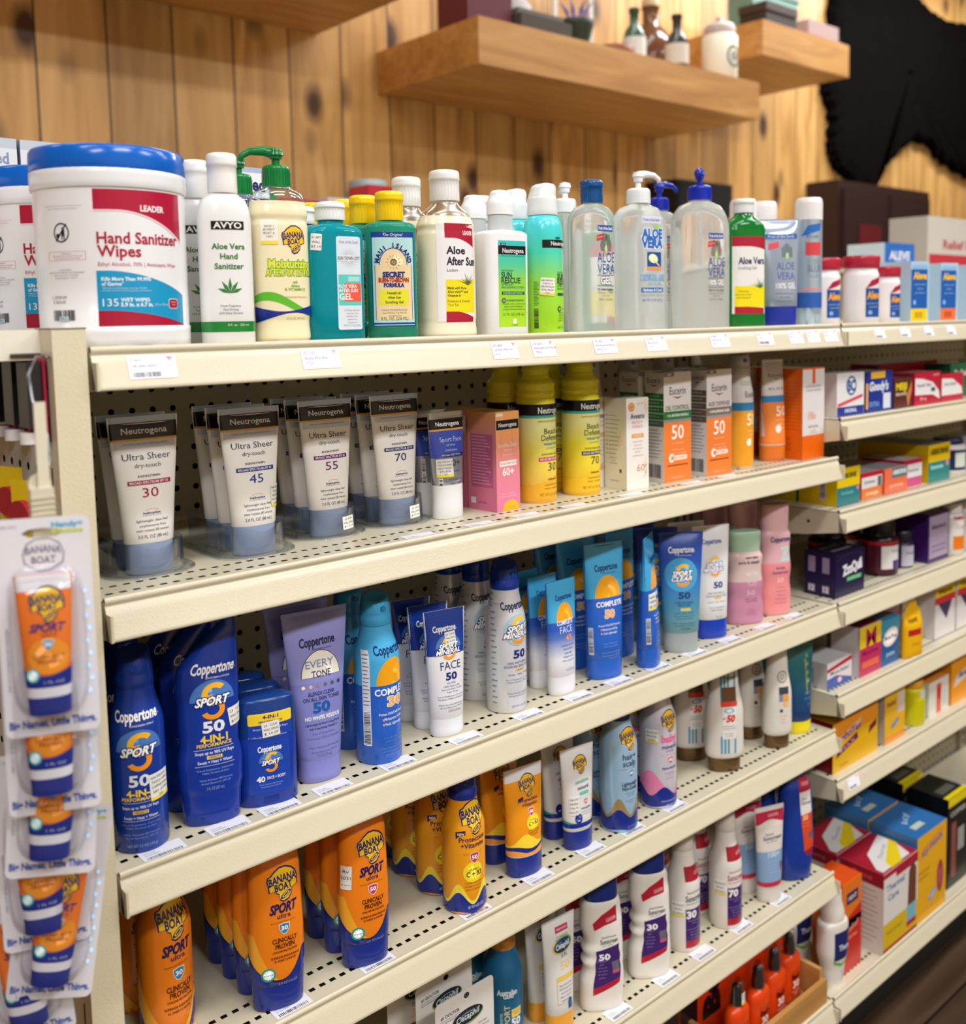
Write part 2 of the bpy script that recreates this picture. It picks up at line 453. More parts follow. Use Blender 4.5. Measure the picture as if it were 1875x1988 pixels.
# ceiling fixtures
LBL_POS = {}
mbf = MB(); mbf.box(-0.62, -0.17, -0.05, 0.62, 0.17, 0.0, M('#e8e6e0', 0.5)); mh = mbf.mesh('housing')
em = bpy.data.materials.new('lamp_diffuser'); em.use_nodes = True
eb = em.node_tree.nodes['Principled BSDF']; eb.inputs['Emission Color'].default_value = (1, 0.97, 0.92, 1); eb.inputs['Emission Strength'].default_value = 4.0
mbd = MB(); mbd.box(-0.58, -0.13, -0.06, 0.58, 0.13, -0.05, em); md = mbd.mesh('diffuser')
for i, (lx, ly, pw) in enumerate(LIGHTS):
    r = link('ceiling_light', None, None, (lx, ly, CEIL_Z)); r['label'] = 'long white ceiling lamp, %s from the left in the %s row' % (['first', 'second', 'third', 'fourth', 'fifth'][sorted(q[0] for q in LIGHTS if q[1] == ly).index(lx)], {-1.5: 'aisle', 0.75: 'rear', -3.0: 'front'}[ly]); r['category'] = 'ceiling light'; r['group'] = 'ceiling lamps'
    link('housing', mh, r); link('diffuser', md, r)

# ================================================================ GONDOLA
ZS = {1: 0.0, 2: -0.2224, 3: -0.4768, 4: -0.6960, 5: -0.9535, 6: -1.1920}
ZR = {1: 0.0, 2: -0.158, 3: -0.316, 4: -0.4768, 5: -0.638, 6: -0.790, 7: -1.1920}
W = 1.219
D = 0.322      # shelf front edge
def pegboard(x0, x1, z0, z1, px, pz, r, mat, pitch=0.0254):
    """perforated sheet in the XZ plane with real round holes"""
    mb = MB(); vs = []; fs = []
    i0 = math.ceil((x0 - px) / pitch + 0.5); i1 = math.floor((x1 - px) / pitch - 0.5)
    j0 = math.ceil((z0 - pz) / pitch + 0.5); j1 = math.floor((z1 - pz) / pitch - 0.5)
    h = pitch / 2
    xa, xb = px + i0 * pitch - h, px + i1 * pitch + h; za, zb = pz + j0 * pitch - h, pz + j1 * pitch + h
    for i in range(i0, i1 + 1):
        for j in range(j0, j1 + 1):
            cx_, cz_ = px + i * pitch, pz + j * pitch; k = len(vs)
            sq = [(h, 0), (h, h), (0, h), (-h, h), (-h, 0), (-h, -h), (0, -h), (h, -h)]
            for q in sq: vs.append((cx_ + q[0], 0, cz_ + q[1]))
            for q in range(8): vs.append((cx_ + r * math.cos(q * math.pi / 4), 0, cz_ + r * math.sin(q * math.pi / 4)))
            for q in range(8): fs.append((k + q, k + (q + 1) % 8, k + 8 + (q + 1) % 8, k + 8 + q))
    mb.add(vs, fs, mat)
    for (a, b, c, d) in ((x0, z0, xa, z1), (xb, z0, x1, z1), (xa, z0, xb, za), (xa, zb, xb, z1)):
        mb.add([(a, 0, b), (c, 0, b), (c, 0, d), (a, 0, d)], [(0, 1, 2, 3)], mat)
    mb.box(x0, 0.012, z0, x1, 0.014, z1, M('#171512', 0.9))
    return mb
PX0, PZ0 = 0.1336 - 5 * 0.0254, -0.0582
def unit(x0, label, first):
    r = link('gondola_unit', None, None, (x0, 0, FLOOR_Z)); r['label'] = label; r['category'] = 'shelving unit'; r['group'] = 'shelving units of the aisle'
    pb = pegboard(0.0, W, 0.06, -FLOOR_Z - 0.02, (PX0 if first else PX0), PZ0 - FLOOR_Z, 0.0040, PEG)
    o = link('pegboard_panel', pb.mesh('pegboard_panel'), r)
    mb = MB(); mb.box(0, 0.02, 0.0, W, 0.10, -FLOOR_Z - 0.018, PEG); link('centre_frame', mb.mesh('centre_frame'), r)
    for xx in (0.004, W - 0.034):
        mb = MB(); mb.box(xx, -0.012, 0.06, xx + 0.03, -0.0005, -FLOOR_Z - 0.02, PEG)
        for q in range(48): mb.box(xx + 0.011, -0.0128, 0.1 + q * 0.0254, xx + 0.019, -0.0121, 0.1 + q * 0.0254 + 0.014, M('#1a1714', 0.8))
        link('slotted_standard', mb.mesh('slotted_standard'), r)
    return r
unit(0.0, 'cream pegboard gondola unit behind the sun care shelves, nearest the camera', True)
unit(W + 0.002, 'cream pegboard gondola unit behind the medicine shelves at right', False)

def shelf_meshes(lip=0.036, out=0.014, top=False):
    L = W - 0.004
    # deck: sheet with two staggered rows of punched slots near the front and one far back
    mb = MB(); T = -0.0015
    rows = [(-0.3012, 0.0), (-0.2753, 0.0)]
    ys = [-D + 0.004]
    hy = 0.0026; hx = 0.0034; p = 0.0127
    y = -D
    prev = -D
    for (yc, ph) in rows:
        mb.add([(0, prev, T), (L, prev, T), (L, yc - hy, T), (0, yc - hy, T)], [(0, 1, 2, 3)], CREAM)
        n = int(L / p) - 2; x = 0.0
        for i in range(n + 1):
            c = (i + 1 + ph) * p + 0.0003
            mb.add([(x, yc - hy, T), (c - hx, yc - hy, T), (c - hx, yc + hy, T), (x, yc + hy, T)], [(0, 1, 2, 3)], CREAM)
            x = c + hx
        mb.add([(x, yc - hy, T), (L, yc - hy, T), (L, yc + hy, T), (x, yc + hy, T)], [(0, 1, 2, 3)], CREAM)
        prev = yc + hy
    mb.add([(0, prev, T), (L, prev, T), (L, -0.014, T), (0, -0.014, T)], [(0, 1, 2, 3)], CREAM)
    # dark stiffening channel, added under the slots so their shade looks black
    mb.box(0.01, -D + 0.02, -0.022, L - 0.01, -D + 0.062, -0.008, M('#2a2722', 0.8))
    deck = mb.mesh('deck')
    # front: rolled top edge, groove, sloped ticket channel with flared end lips
    mb = MB()
    prof = [(-D + 0.001, -0.0015), (-D + 0.000, 0.0008), (-D - 0.0015, 0.0020), (-D - 0.0040, 0.0016), (-D - 0.0052, -0.0004), (-D - 0.0050, -0.0030), (-D - 0.0034, -0.0048), (-D - 0.0032, -0.0060),
            (-D - 0.0046, -0.0074), (-D - 0.0075, -0.0150), (-D - out, -lip + 0.003), (-D - out - 0.0012, -lip + 0.0005), (-D - out, -lip - 0.0008), (-D - out + 0.003, -lip), (-D + 0.004, -0.0100), (-D + 0.004, -0.0040)]
    vs = []; n = len(prof)
    for xx in (0, L):
        for q in prof: vs.append((xx, q[0], q[1]))
    mb.add(vs, [(i, (i + 1) % n, n + (i + 1) % n, n + i) for i in range(n)], CREAM, True)
    for s_, xx in ((1, 0.0), (-1, L)):
        w_ = 0.0022 * s_
        mb.box(min(xx, xx + w_), -D - out - 0.003, -lip, max(xx, xx + w_), -D - 0.003, -0.012, CREAM)
    edge = mb.mesh('front_edge')
    brs = []
    for xx in (0.0, L - 0.002):
        mb = MB()
        v = [(xx, -D - 0.001, -0.003), (xx, -D - out + 0.002, -lip + 0.001), (xx, -D + 0.06, -lip - 0.012), (xx, -0.016, -0.075), (xx, -0.015, -0.003)]
        v2 = [(q[0] + 0.002, q[1], q[2]) for q in v]
        mb.add(v + v2, [(0, 1, 2, 3, 4), (9, 8, 7, 6, 5)] + [(i, 5 + i, 5 + (i + 1) % 5, (i + 1) % 5) for i in range(5)], CREAM)
        mb.cyl((xx - 0.0006, -D + 0.055, -0.024), 0.0028, 0.0034, M('#2b2822', 0.6), 10, 'x')
        brs.append(mb.mesh('side_bracket'))
    return deck, edge, brs
SM = shelf_meshes()
SHELF = {}
def ticket(mb_, x, z0, wd, ht, lines, hand=True, bar=False):
    """paper ticket lying in the sloped channel"""
    o = np.array([x * 1000, (-D - 0.0046) * 1000, (z0 - 0.0074) * 1000]); up = np.array([0, -0.0094 / 0.0256, -1.0]); up = up / np.linalg.norm(up)
    nrm = np.array([0, -up[2], up[1]]); nrm = -nrm if nrm[1] > 0 else nrm
    a = Art(mb_, Flat(o, (1, 0, 0), nrm, -up), 0.5)
    a.raw([(0, -ht), (wd, -ht), (wd, 0), (0, 0)], M('#eceaf0', 0.5), 0)
    col = '#7a5a9a' if hand else '#66656c'
    a.raw([(wd - 9, -1.6), (wd - 1.5, -2.0), (wd - 4.5, -3.4), (wd - 5, -6)], '#ee8f92', 1)
    for i, q in enumerate(lines): a.t(q, -ht * (0.2 + 0.25 * i), ht * (0.15 if hand else 0.1), col, u=2.5 + i * 0.8, al='l', sh=0.3 if hand else 0, layer=1, sx=0.8)
    if bar: a.bars(3, -ht * 0.92, wd * 0.66, -ht * 0.72, '#55555a', layer=1)
def make_shelf(x, z, label, group, tickets=()):
    r = link('store_shelf', None, None, (x + 0.002, 0, z)); r['label'] = label; r['category'] = 'shelf'; r['group'] = group
    link('deck', SM[0], r); link('front_edge', SM[1], r); [link('side_bracket', q, r) for q in SM[2]]
    if z < -1.1: mb = MB(); mb.box(0.002, -D + 0.05, FLOOR_Z - z, W - 0.006, -D + 0.065, -0.03, M('#1c1814', 0.6)); link('kick_plate', mb.mesh('kick_plate'), r)
    for (tx, wd, ht, ls, hand, bar) in tickets:
        mb = MB(); ticket(mb, tx, 0.0, wd, ht, ls, hand, bar); link('price_ticket', mb.mesh('price_ticket'), r)
    return r
ROWN = {1: 'topmost', 2: 'second from the top', 3: 'third from the top', 4: 'fourth from the top', 5: 'fifth from the top', 6: 'lowest'}
TK1 = [(0.030, 44, 22, ['573-6674', 'LDR HAND SANITIZ', ''], False, True), (0.203, 44, 21, ['157-1201', 'Banana Boat Aloe', '17 oz'], True, False),
       (0.452, 40, 21, ['433-6868', 'Ldr Aloe After Sun', '6 oz'], True, False), (0.515, 38, 21, ['576-3636', 'Neutrogena Sun Rescue', '198 mL'], True, False),
       (0.622, 42, 21, ['576-3628', 'Neutrogena Sun Rescue', 'spray 6.7 oz'], True, False), (0.722, 42, 21, ['151-0720', 'Aloe Vera Gel', '12 oz'], True, False), (0.862, 44, 21, ['157-0801', 'Aloe Vera Gel', '20 oz'], True, False),
       (0.975, 42, 21, ['440-2210', 'LDR ALOE', ''], False, True), (1.06, 38, 21, ['151-0712', 'Aloe', ''], True, False), (1.11, 36, 21, ['151-0733', 'Aloe', ''], True, False), (1.16, 40, 21, ['151-0741', 'Aloe cool', ''], True, False)]
for k in range(1, 7):
    SHELF[k] = make_shelf(0, ZS[k], 'cream steel shelf, %s of the sun care section' % ROWN[k], 'shelves of the sun care section', TK1 if k == 1 else ())
RN = ['topmost', 'second from the top', 'third from the top', 'fourth from the top', 'fifth from the top', 'sixth from the top', 'lowest']
for k in range(1, 8):
    tk = []
    if k == 1: tk = [(0.10 + 0.09 * i, 36, 20, ['22%d-140' % i, 'ALEVE', ''], False, True) for i in range(9)]
    if k == 6: tk = [(0.03, 38, 20, ['310-22', '', ''], False, True)]
    make_shelf(W + 0.002, ZR[k], 'cream steel shelf, %s of the medicine section' % RN[k - 1], 'shelves of the medicine section', tk)

# barcode tags lying on the decks near the front edge
def deck_tag(x, k, wd=0.042, label=''):
    mb = MB(); a = Art(mb, Flat((0, 0, 0), (1, 0, 0), (0, 0, 1), (0, 1, 0)), 0.3)
    a.raw([(0, 0), (wd * 1000, 0), (wd * 1000, 23), (0, 23)], M('#ebe9ee', 0.5), 0)
    a.bars(4, 2, wd * 1000 - 4, 6.5, '#44444a', layer=1, seed=int(x * 1000))
    a.t('573-%d' % (1000 + int(x * 7000) % 9000), 14, 2.0, '#66666c', u=4, al='l', layer=1); a.t('SUNSCREEN', 10.3, 1.8, '#66666c', u=4, al='l', layer=1)
    o = link('shelf_tag', mb.mesh('shelf_tag'), None, (x, -D + 0.003, ZS[k] - 0.0014)); o['label'] = label; o['category'] = 'shelf tag'; o['group'] = 'barcode tags on the decks'

# ---- corner post, endcap panel and its top at left
mb = MB(); ztop = 0.0175
mb.box(-0.031, -0.332, FLOOR_Z, -0.003, -0.290, ztop, CREAM2)
post = link('corner_post', None, None, (0, 0, 0)); post['label'] = 'scuffed cream steel post at the left corner of the shelves'; post['category'] = 'post'
link('upright', mb.mesh('upright'), post)
mb = MB(); mb.box(-0.0314, -0.314, -0.022, -0.0308, -0.3115, 0.0, M('#26231e', 0.8)); slot_me = mb.mesh('slot')
for q in range(26): link('slot', slot_me, post, (0, 0, ztop - 0.03 - q * 0.0445))
mb = MB(); mb.box(-0.0315, -0.3325, ztop, -0.0025, -0.2895, ztop + 0.0012, M('#8c8064', 0.6)); link('top_cap', mb.mesh('top_cap'), post)
ec = link('endcap_unit', None, None, (-0.031, -0.29, 0)); ec['label'] = 'pale pegboard end unit left of the corner post'; ec['category'] = 'shelving unit'
pb = pegboard(0.0, 0.58, FLOOR_Z + 0.02, ztop - 0.03, 0.02, -0.03, 0.0040, WHITEPEG)
pb.v = [(-v[1] * -1 * 1.0, v[0], v[2]) for v in pb.v]
link('pegboard_panel', pb.mesh('pegboard_panel'), ec)
mb = MB(); mb.box(-0.36, -0.01, ztop - 0.026, 0.0, 0.6, ztop, M('#e6e0d0', 0.3)); link('top_shelf', mb.mesh('top_shelf'), ec)

# ---- clear acrylic divider along the middle of the top shelf
mb = MB(); mb.box(0.40, -0.022, 0.0, 1.15, -0.020, 0.158, thin_clear()); o = link('shelf_divider', mb.mesh('shelf_divider'))
o['label'] = 'clear plastic divider standing behind the bottles on the top shelf'; o['category'] = 'divider'

# ================================================================ wall beams, decor, hide
def beam(x0, x1, z0, z1, y0, label):
    mb = MB(); v = 0.004
    mb.box(x0, y0, z0, x1, YW - 0.002, z1, BEAM)
    o = link('floating_shelf', mb.mesh('floating_shelf')); o['label'] = label; o['category'] = 'wall shelf'
BZ0, BZ1 = 0.745, 0.872
beam(1.56, 2.90, 0.735, 0.866, 1.0, 'long thick wooden floating shelf with bottles and pots on it')
beam(2.92, 3.52, 0.972, 1.098, 1.0, 'short thick wooden floating shelf beside the dark hide')
beam(0.10, 1.345, 0.885, 1.01, 1.0, 'thick wooden floating shelf at the top left, seen from below')

def lathe_obj(name, prof, mat, parent=None, loc=(0, 0, 0), seg=24):
    mb = MB(); vs = []; n = len(prof)
    for (r, z) in prof:
        for i in range(seg): a = 2 * math.pi * i / seg; vs.append((r * math.cos(a), r * math.sin(a), z))
    mb.add(vs, [(k * seg + i, k * seg + (i + 1) % seg, (k + 1) * seg + (i + 1) % seg, (k + 1) * seg + i) for k in range(n - 1) for i in range(seg)], mat, True)
    mb.add(vs[:seg], [tuple(range(seg))], mat); mb.add(vs[-seg:], [tuple(range(seg))], mat)
    return link(name, mb.mesh(name), parent, loc)
def thing(name, label, cat, loc, group=None, rz=0):
    o = link(name, None, None, loc, math.radians(rz)); o['label'] = label; o['category'] = cat
    if group: o['group'] = group
    return o
T1, T2 = 0.866, 1.098
def boxpart(name, parent, x0, y0, z0, x1, y1, z1, mat):
    mb = MB(); mb.box(x0, y0, z0, x1, y1, z1, mat); return link(name, mb.mesh(name), parent)
t = thing('storage_tin', 'maroon square tin at the left end of the long floating shelf', 'tin', (1.665, 1.14, T1))
boxpart('tin_body', t, -0.085, -0.07, 0, 0.085, 0.07, 0.13, M('#5a1626', 0.5)); boxpart('lid', t, -0.088, -0.073, 0.13, 0.088, 0.073, 0.15, M('#4a1220', 0.5))
t = thing('wooden_block', 'dark grey weathered block lying right of the maroon tin', 'block', (1.865, 1.12, T1))
boxpart('block_body', t, -0.105, -0.08, 0, 0.105, 0.08, 0.055, M('#4b4640', 0.8)); boxpart('top_slab', t, -0.10, -0.06, 0.055, 0.09, 0.06, 0.075, M('#6b6660', 0.8))
t = thing('stone_bust', 'pale grey figurine behind the dark block on the long floating shelf', 'figurine', (1.98, 1.30, T1))
lathe_obj('figure_body', [(0.045, 0), (0.05, 0.02), (0.03, 0.06), (0.05, 0.12), (0.045, 0.17), (0.02, 0.2)], M('#b9b4b4', 0.7), t)
lathe_obj('figure_head', [(0.02, 0.195), (0.04, 0.22), (0.042, 0.25), (0.02, 0.28), (0.003, 0.285)], M('#b9b4b4', 0.7), t)
t = thing('picture_frame', 'upright pale frame leaning on the wall behind the green pot', 'frame', (2.33, 1.40, T1))
boxpart('frame_bar', t, -0.10, -0.012, 0, -0.08, 0.0, 0.30, M('#c9c2b8', 0.6)); boxpart('frame_bar', t, 0.08, -0.012, 0, 0.10, 0.0, 0.30, M('#c9c2b8', 0.6)); boxpart('backing', t, -0.08, -0.006, 0, 0.08, 0, 0.30, M('#b98a55', 0.7))
t = thing('plant_pot', 'dark green plant pot on the long floating shelf', 'pot', (2.05, 1.10, T1))
lathe_obj('pot_body', [(0.035, 0), (0.042, 0.03), (0.055, 0.075), (0.058, 0.09), (0.05, 0.09)], M('#2b3524', 0.6), t)
for q in range(7):
    a = q * 0.9; mb = MB(); mb.tube([(0.02 * math.cos(a), 0.02 * math.sin(a), 0.085), (0.03 * math.cos(a), 0.03 * math.sin(a), 0.12), (0.055 * math.cos(a), 0.055 * math.sin(a), 0.15)], [0.006, 0.008, 0.001], M('#8a7a9a', 0.7), 6); link('leaf', mb.mesh('leaf'), t)
BT = [(0.028, 0), (0.036, 0.01), (0.036, 0.10), (0.028, 0.13), (0.014, 0.15), (0.014, 0.19), (0.017, 0.19), (0.017, 0.205)]
for (bx, by, sc, c1, c2, lb) in ((2.36, 1.13, 0.95, '#3e5c4a', '#d6d6d0', 'slim green glass bottle with a pale label on the long floating shelf'), (2.55, 1.10, 0.98, '#3a3a3a', '#cfc8bd', 'dark glass jar with a mottled label beside the cream canister')):
    t = thing('glass_bottle', lb, 'bottle', (bx, by, T1)); o = lathe_obj('bottle_body', [(r * sc * 1.15, z * sc) for r, z in BT], M(c1, 0.2), t); lathe_obj('paper_label', [(0.0425 * sc, 0.03 * sc), (0.0425 * sc, 0.10 * sc)], M(c2, 0.7), t)
t = thing('glass_jug', 'large brown glass jug behind the dark jar on the long floating shelf', 'jug', (2.62, 1.28, T1))
lathe_obj('jug_body', [(0.06, 0), (0.085, 0.02), (0.09, 0.13), (0.06, 0.19), (0.03, 0.22), (0.03, 0.27), (0.036, 0.28)], M('#7a5238', 0.15, trans=0.3), t)
lathe_obj('stopper', [(0.028, 0.28), (0.034, 0.30), (0.02, 0.32)], M('#c9b08a', 0.6), t)
t = thing('wooden_bowl', 'small brown wooden bowl between the pot and the bottles', 'bowl', (2.27, 1.14, T1))
lathe_obj('bowl_body', [(0.04, 0), (0.06, 0.02), (0.07, 0.05), (0.06, 0.05)], M('#8a4a22', 0.5), t)
lathe_obj('bowl_foot', [(0.03, 0.0), (0.03, 0.004)], M('#5a3016', 0.5), t)
t = thing('canister', 'tall cream canister with a round dark emblem at the right of the long floating shelf', 'canister', (2.755, 1.07, T1))
lathe_obj('canister_body', [(0.062, 0), (0.064, 0.005), (0.064, 0.15), (0.06, 0.155)], M('#e9e0cc', 0.5), t)
lathe_obj('lid', [(0.055, 0.155), (0.057, 0.18), (0.05, 0.195), (0.012, 0.20), (0.015, 0.215), (0.01, 0.225)], M('#b8a5a0', 0.5), t)
mb = MB(); sf = Loft([(0, 64, 64, 2, 'l'), (155, 64, 64, 2, 'l')]); A = Art(mb, sf, 0.6); A.ell(0, 75, 34, 40, '#77806e', 0, inner=0.72); A.ell(0, 75, 16, 18, '#77806e', 0, inner=0.5); A.t('N', 75, 14, '#55604e'); link('emblem', mb.mesh('emblem'), t)
t = thing('lidded_box', 'dark carved box at the left end of the short floating shelf', 'box', (3.10, 1.10, T2)); boxpart('box_body', t, -0.1, -0.06, 0, 0.1, 0.06, 0.06, M('#2a2220', 0.6)); boxpart('lid', t, -0.104, -0.064, 0.06, 0.104, 0.064, 0.09, M('#3a2a24', 0.6))
t = thing('stone_block', 'pinkish grey stone block at the right of the short floating shelf', 'stone', (3.38, 1.09, T2)); boxpart('stone_body', t, -0.11, -0.06, 0, 0.11, 0.06, 0.07, M('#a48a86', 0.9)); boxpart('base_slab', t, -0.12, -0.07, -0.0, 0.12, 0.07, 0.012, M('#8a7672', 0.9))
t = thing('storage_tin', 'green painted tin behind the pinkish stone on the short floating shelf', 'tin', (3.40, 1.30, T2)); boxpart('tin_body', t, -0.2, -0.06, 0, 0.12, 0.06, 0.22, M('#5f7f74', 0.6)); boxpart('lid', t, -0.205, -0.065, 0.22, 0.125, 0.065, 0.235, M('#4f6f64', 0.6))

# black hide on the wall: a thick furry pelt with splayed legs
out = [(4.30, 1.95), (4.20, 1.60), (4.12, 1.27), (4.10, 1.10), (4.18, 0.95), (4.17, 0.80), (4.28, 0.70), (4.42, 0.63), (4.55, 0.62), (4.62, 0.70), (4.72, 0.80), (4.86, 0.88), (5.0, 0.95), (5.14, 0.94), (5.3, 0.87), (5.5, 0.82), (5.75, 0.78), (6.0, 0.95), (6.15, 1.25), (6.05, 1.55), (5.7, 1.66), (5.35, 1.62), (5.1, 1.66), (4.95, 1.70), (4.8, 1.82), (4.7, 1.95)]
random.seed(3); R2 = random.Random(5); pts = []
for i in range(len(out)):
    a, b = out[i], out[(i + 1) % len(out)]; n = 7
    for j in range(n):
        t_ = j / n; dx, dy = b[0] - a[0], b[1] - a[1]; L_ = math.hypot(dx, dy); jj = R2.uniform(-0.016, 0.016)
        pts.append((a[0] + dx * t_ + dy / L_ * jj, a[1] + dy * t_ - dx / L_ * jj))
cxh = 4.9; czh = 1.28
def furm(nt, b, N, L):
    tc = N('ShaderNodeTexCoord'); n = N('ShaderNodeTexNoise'); n.inputs['Scale'].default_value = 30; n.inputs['Detail'].default_value = 8; L(tc.outputs['Object'], n.inputs['Vector'])
    cr = N('ShaderNodeValToRGB'); L(n.outputs['Fac'], cr.inputs[0]); e = cr.color_ramp.elements; e[0].color = srgb('#020101'); e[1].color = srgb('#0e0a09'); L(cr.outputs[0], b.inputs['Base Color'])
    bp = N('ShaderNodeBump'); bp.inputs['Strength'].default_value = 1.0; L(n.outputs['Fac'], bp.inputs['Height']); L(bp.outputs[0], b.inputs['Normal']); b.inputs['Specular IOR Level'].default_value = 0.03
FUR = nodemat('black_fur', furm, 0.9)
mb = MB(); n = len(pts); vs = []; fs = []
rings = [(1.0, 0.0), (1.0, -0.02), (0.97, -0.04), (0.90, -0.05), (0.6, -0.05), (0.02, -0.05)]
for (k, dy) in rings:
    for (px_, pz_) in pts:
        vs.append((cxh + (px_ - cxh) * k, YW - 0.004 + dy + (R2.uniform(-0.004, 0.004) if .9 < k < 1 else 0), czh + (pz_ - czh) * k))
for r_ in range(len(rings) - 1):
    for i in range(n): fs.append((r_ * n + i, r_ * n + (i + 1) % n, (r_ + 1) * n + (i + 1) % n, (r_ + 1) * n + i))
mb.add(vs, fs, FUR, False)
o = link('animal_hide', mb.mesh('animal_hide')); o['label'] = 'large black furry animal hide hanging on the wooden wall'; o['category'] = 'hide'
# dark cabinet under the hide
t = thing('wall_cabinet', 'dark brown wooden cabinet on the wall under the black hide', 'cabinet', (4.0, 1.33, -0.2))
DK = M('#2a1410', 0.5)
boxpart('cabinet_body', t, 0, 0, 0, 0.9, 0.165, 0.84, DK); boxpart('door', t, 0.03, -0.02, 0.04, 0.44, 0.0, 0.80, M('#24100c', 0.5)); boxpart('door', t, 0.46, -0.02, 0.04, 0.87, 0.0, 0.80, M('#24100c', 0.5))
boxpart('name_plate', t, 0.16, -0.026, 0.50, 0.36, -0.02, 0.64, M('#5a1a20', 0.4))
t = thing('wall_speaker', 'small black speaker on the wall behind the blue pumps', 'speaker', (3.02, 1.40, 0.42))
boxpart('speaker_body', t, -0.18, -0.06, 0, 0.18, 0.098, 0.135, M('#0c0c0e', 0.6)); boxpart('speaker_grille', t, -0.17, -0.064, 0.01, 0.17, -0.06, 0.125, M('#161618', 0.9))
# ================================================================ PRINT ELEMENTS
NAVY = '#1c2a78'
def bb_logo(A, u, z, w, ol='#1d2466', fill='#f8c41c', halo=None, lay=1):
    """yellow dome badge with BANANA BOAT lettering and a little leaf-shaped hull; z = centre (mm or drawing row)"""
    z = A.Z(z); zt = A.zt; A.zt = None
    base = [(-.46, -.02), (-.50, .12), (-.47, .26), (-.38, .30), (-.28, .42), (-.1, .54), (.1, .55), (.30, .46), (.44, .30), (.50, .12), (.50, -.16), (.30, -.22), (.28, -.40), (.16, -.55), (0, -.60), (-.10, -.52), (-.12, -.34), (-.22, -.28), (-.22, -.20), (-.44, -.24)]
    if halo: A.raw([(u + x * w * 1.14, z + (y * 1.14) * w) for x, y in base], halo, lay)
    A.raw([(u + x * w * 1.05, z + (y * 1.05) * w) for x, y in base], ol, lay + 1)
    A.raw([(u + x * w * .95, z + (y * .95) * w) for x, y in base], fill, lay + 2)
    A.t('BANANA', z + .15 * w, .25 * w, ol, u=u + 0.01 * w, w=.90 * w, bold=.05, layer=lay + 3, arc=.07 * w, rot=4)
    A.t('BOAT', z - .10 * w, .23 * w, ol, u=u + 0.02 * w, w=.56 * w, bold=.05, layer=lay + 3, rot=4)
    A.ell(u + .09 * w, z - .38 * w, .20 * w, .085 * w, ol, lay + 3, inner=.70, rot=35)
    A.ell(u + .09 * w, z - .38 * w, .10 * w, .03 * w, ol, lay + 3, rot=35)
    A.zt = zt
def ct_logo(A, u, y, w, col='#ffffff', sub=None, lay=2):
    h = w * .24; z = A.Z(y); zt = A.zt; A.zt = None
    A.t('Coppertone', z, h, col, u=u, w=w, bold=.04, layer=lay, rot=1)
    A.t('.', z, h * .6, col, u=u + w * .54, layer=lay)
    if sub: A.t(sub, z - h * .95, h * .16, col, u=u + w * .12, w=w * .55, layer=lay)
    A.zt = zt
def sport_logo(A, u, y, w, word2=None, dark='#1b2462', disc='#4f7fc8', full=False, lay=1, c1='#ffc22a', c2='#f79a1e'):
    z = A.Z(y); zt = A.zt; A.zt = None
    if disc: A.ell(u, z, w * .52, w * .50, disc, lay, a0=0 if not full else 0, a1=180 if not full else 360)
    A.ell(u + .06 * w, z + .16 * w, .30 * w, .27 * w, c1, lay + 1, a0=42, a1=205, inner=.55)
    A.ell(u + .00 * w, z - .20 * w, .28 * w, .25 * w, c2, lay + 1, a0=-155, a1=40, inner=.55)
    A.ell(u + .03 * w, z + .02 * w, .20 * w, .14 * w, c1, lay + 1, a0=95, a1=280, inner=.3)
    zz = z + (.06 * w if word2 else 0)
    A.t('SPORT', zz, .19 * w, '#ffffff', u=u, w=.80 * w, bold=.05, sh=.35, layer=lay + 3, rot=2, out=dark, ow=.10)
    if word2: A.t(word2, zz - .20 * w, .165 * w, '#ffffff', u=u - .03 * w, w=(1.0 if len(word2) > 5 else .80) * w, bold=.04, sh=.35, layer=lay + 3, rot=2, out=dark, ow=.10)
    A.zt = zt
def shield(A, u, y, w, txt, col, lay=1):
    z = A.Z(y); zt = A.zt; A.zt = None
    b = [(-.5, .45), (0, .55), (.5, .45), (.45, -.1), (.25, -.42), (0, -.6), (-.25, -.42), (-.45, -.1)]
    A.raw([(u + x * w * 1.15, z + q * w * 1.15) for x, q in b], '#f3e9dc', lay); A.raw([(u + x * w, z + q * w) for x, q in b], col, lay + 1)
    A.t(txt, z + .05 * w, .42 * w, '#ffffff', u=u, w=.66 * w, bold=.05, layer=lay + 2); A.zt = zt
def neutro_bar(A, z0, z1, txtw, u=0, band=True, u0=None, u1=None, tm=True):
    if band: A.band(z0, z1, M('#15151a', 0.3), 0)
    else: A.rect(u0, z0, u1, z1, M('#15151a', 0.3), 1)
    A.t('Neutrogena', (z0 + z1) / 2, abs(z1 - z0) * .42, '#f2f0ee', u=u, w=txtw, layer=2, bold=.015)

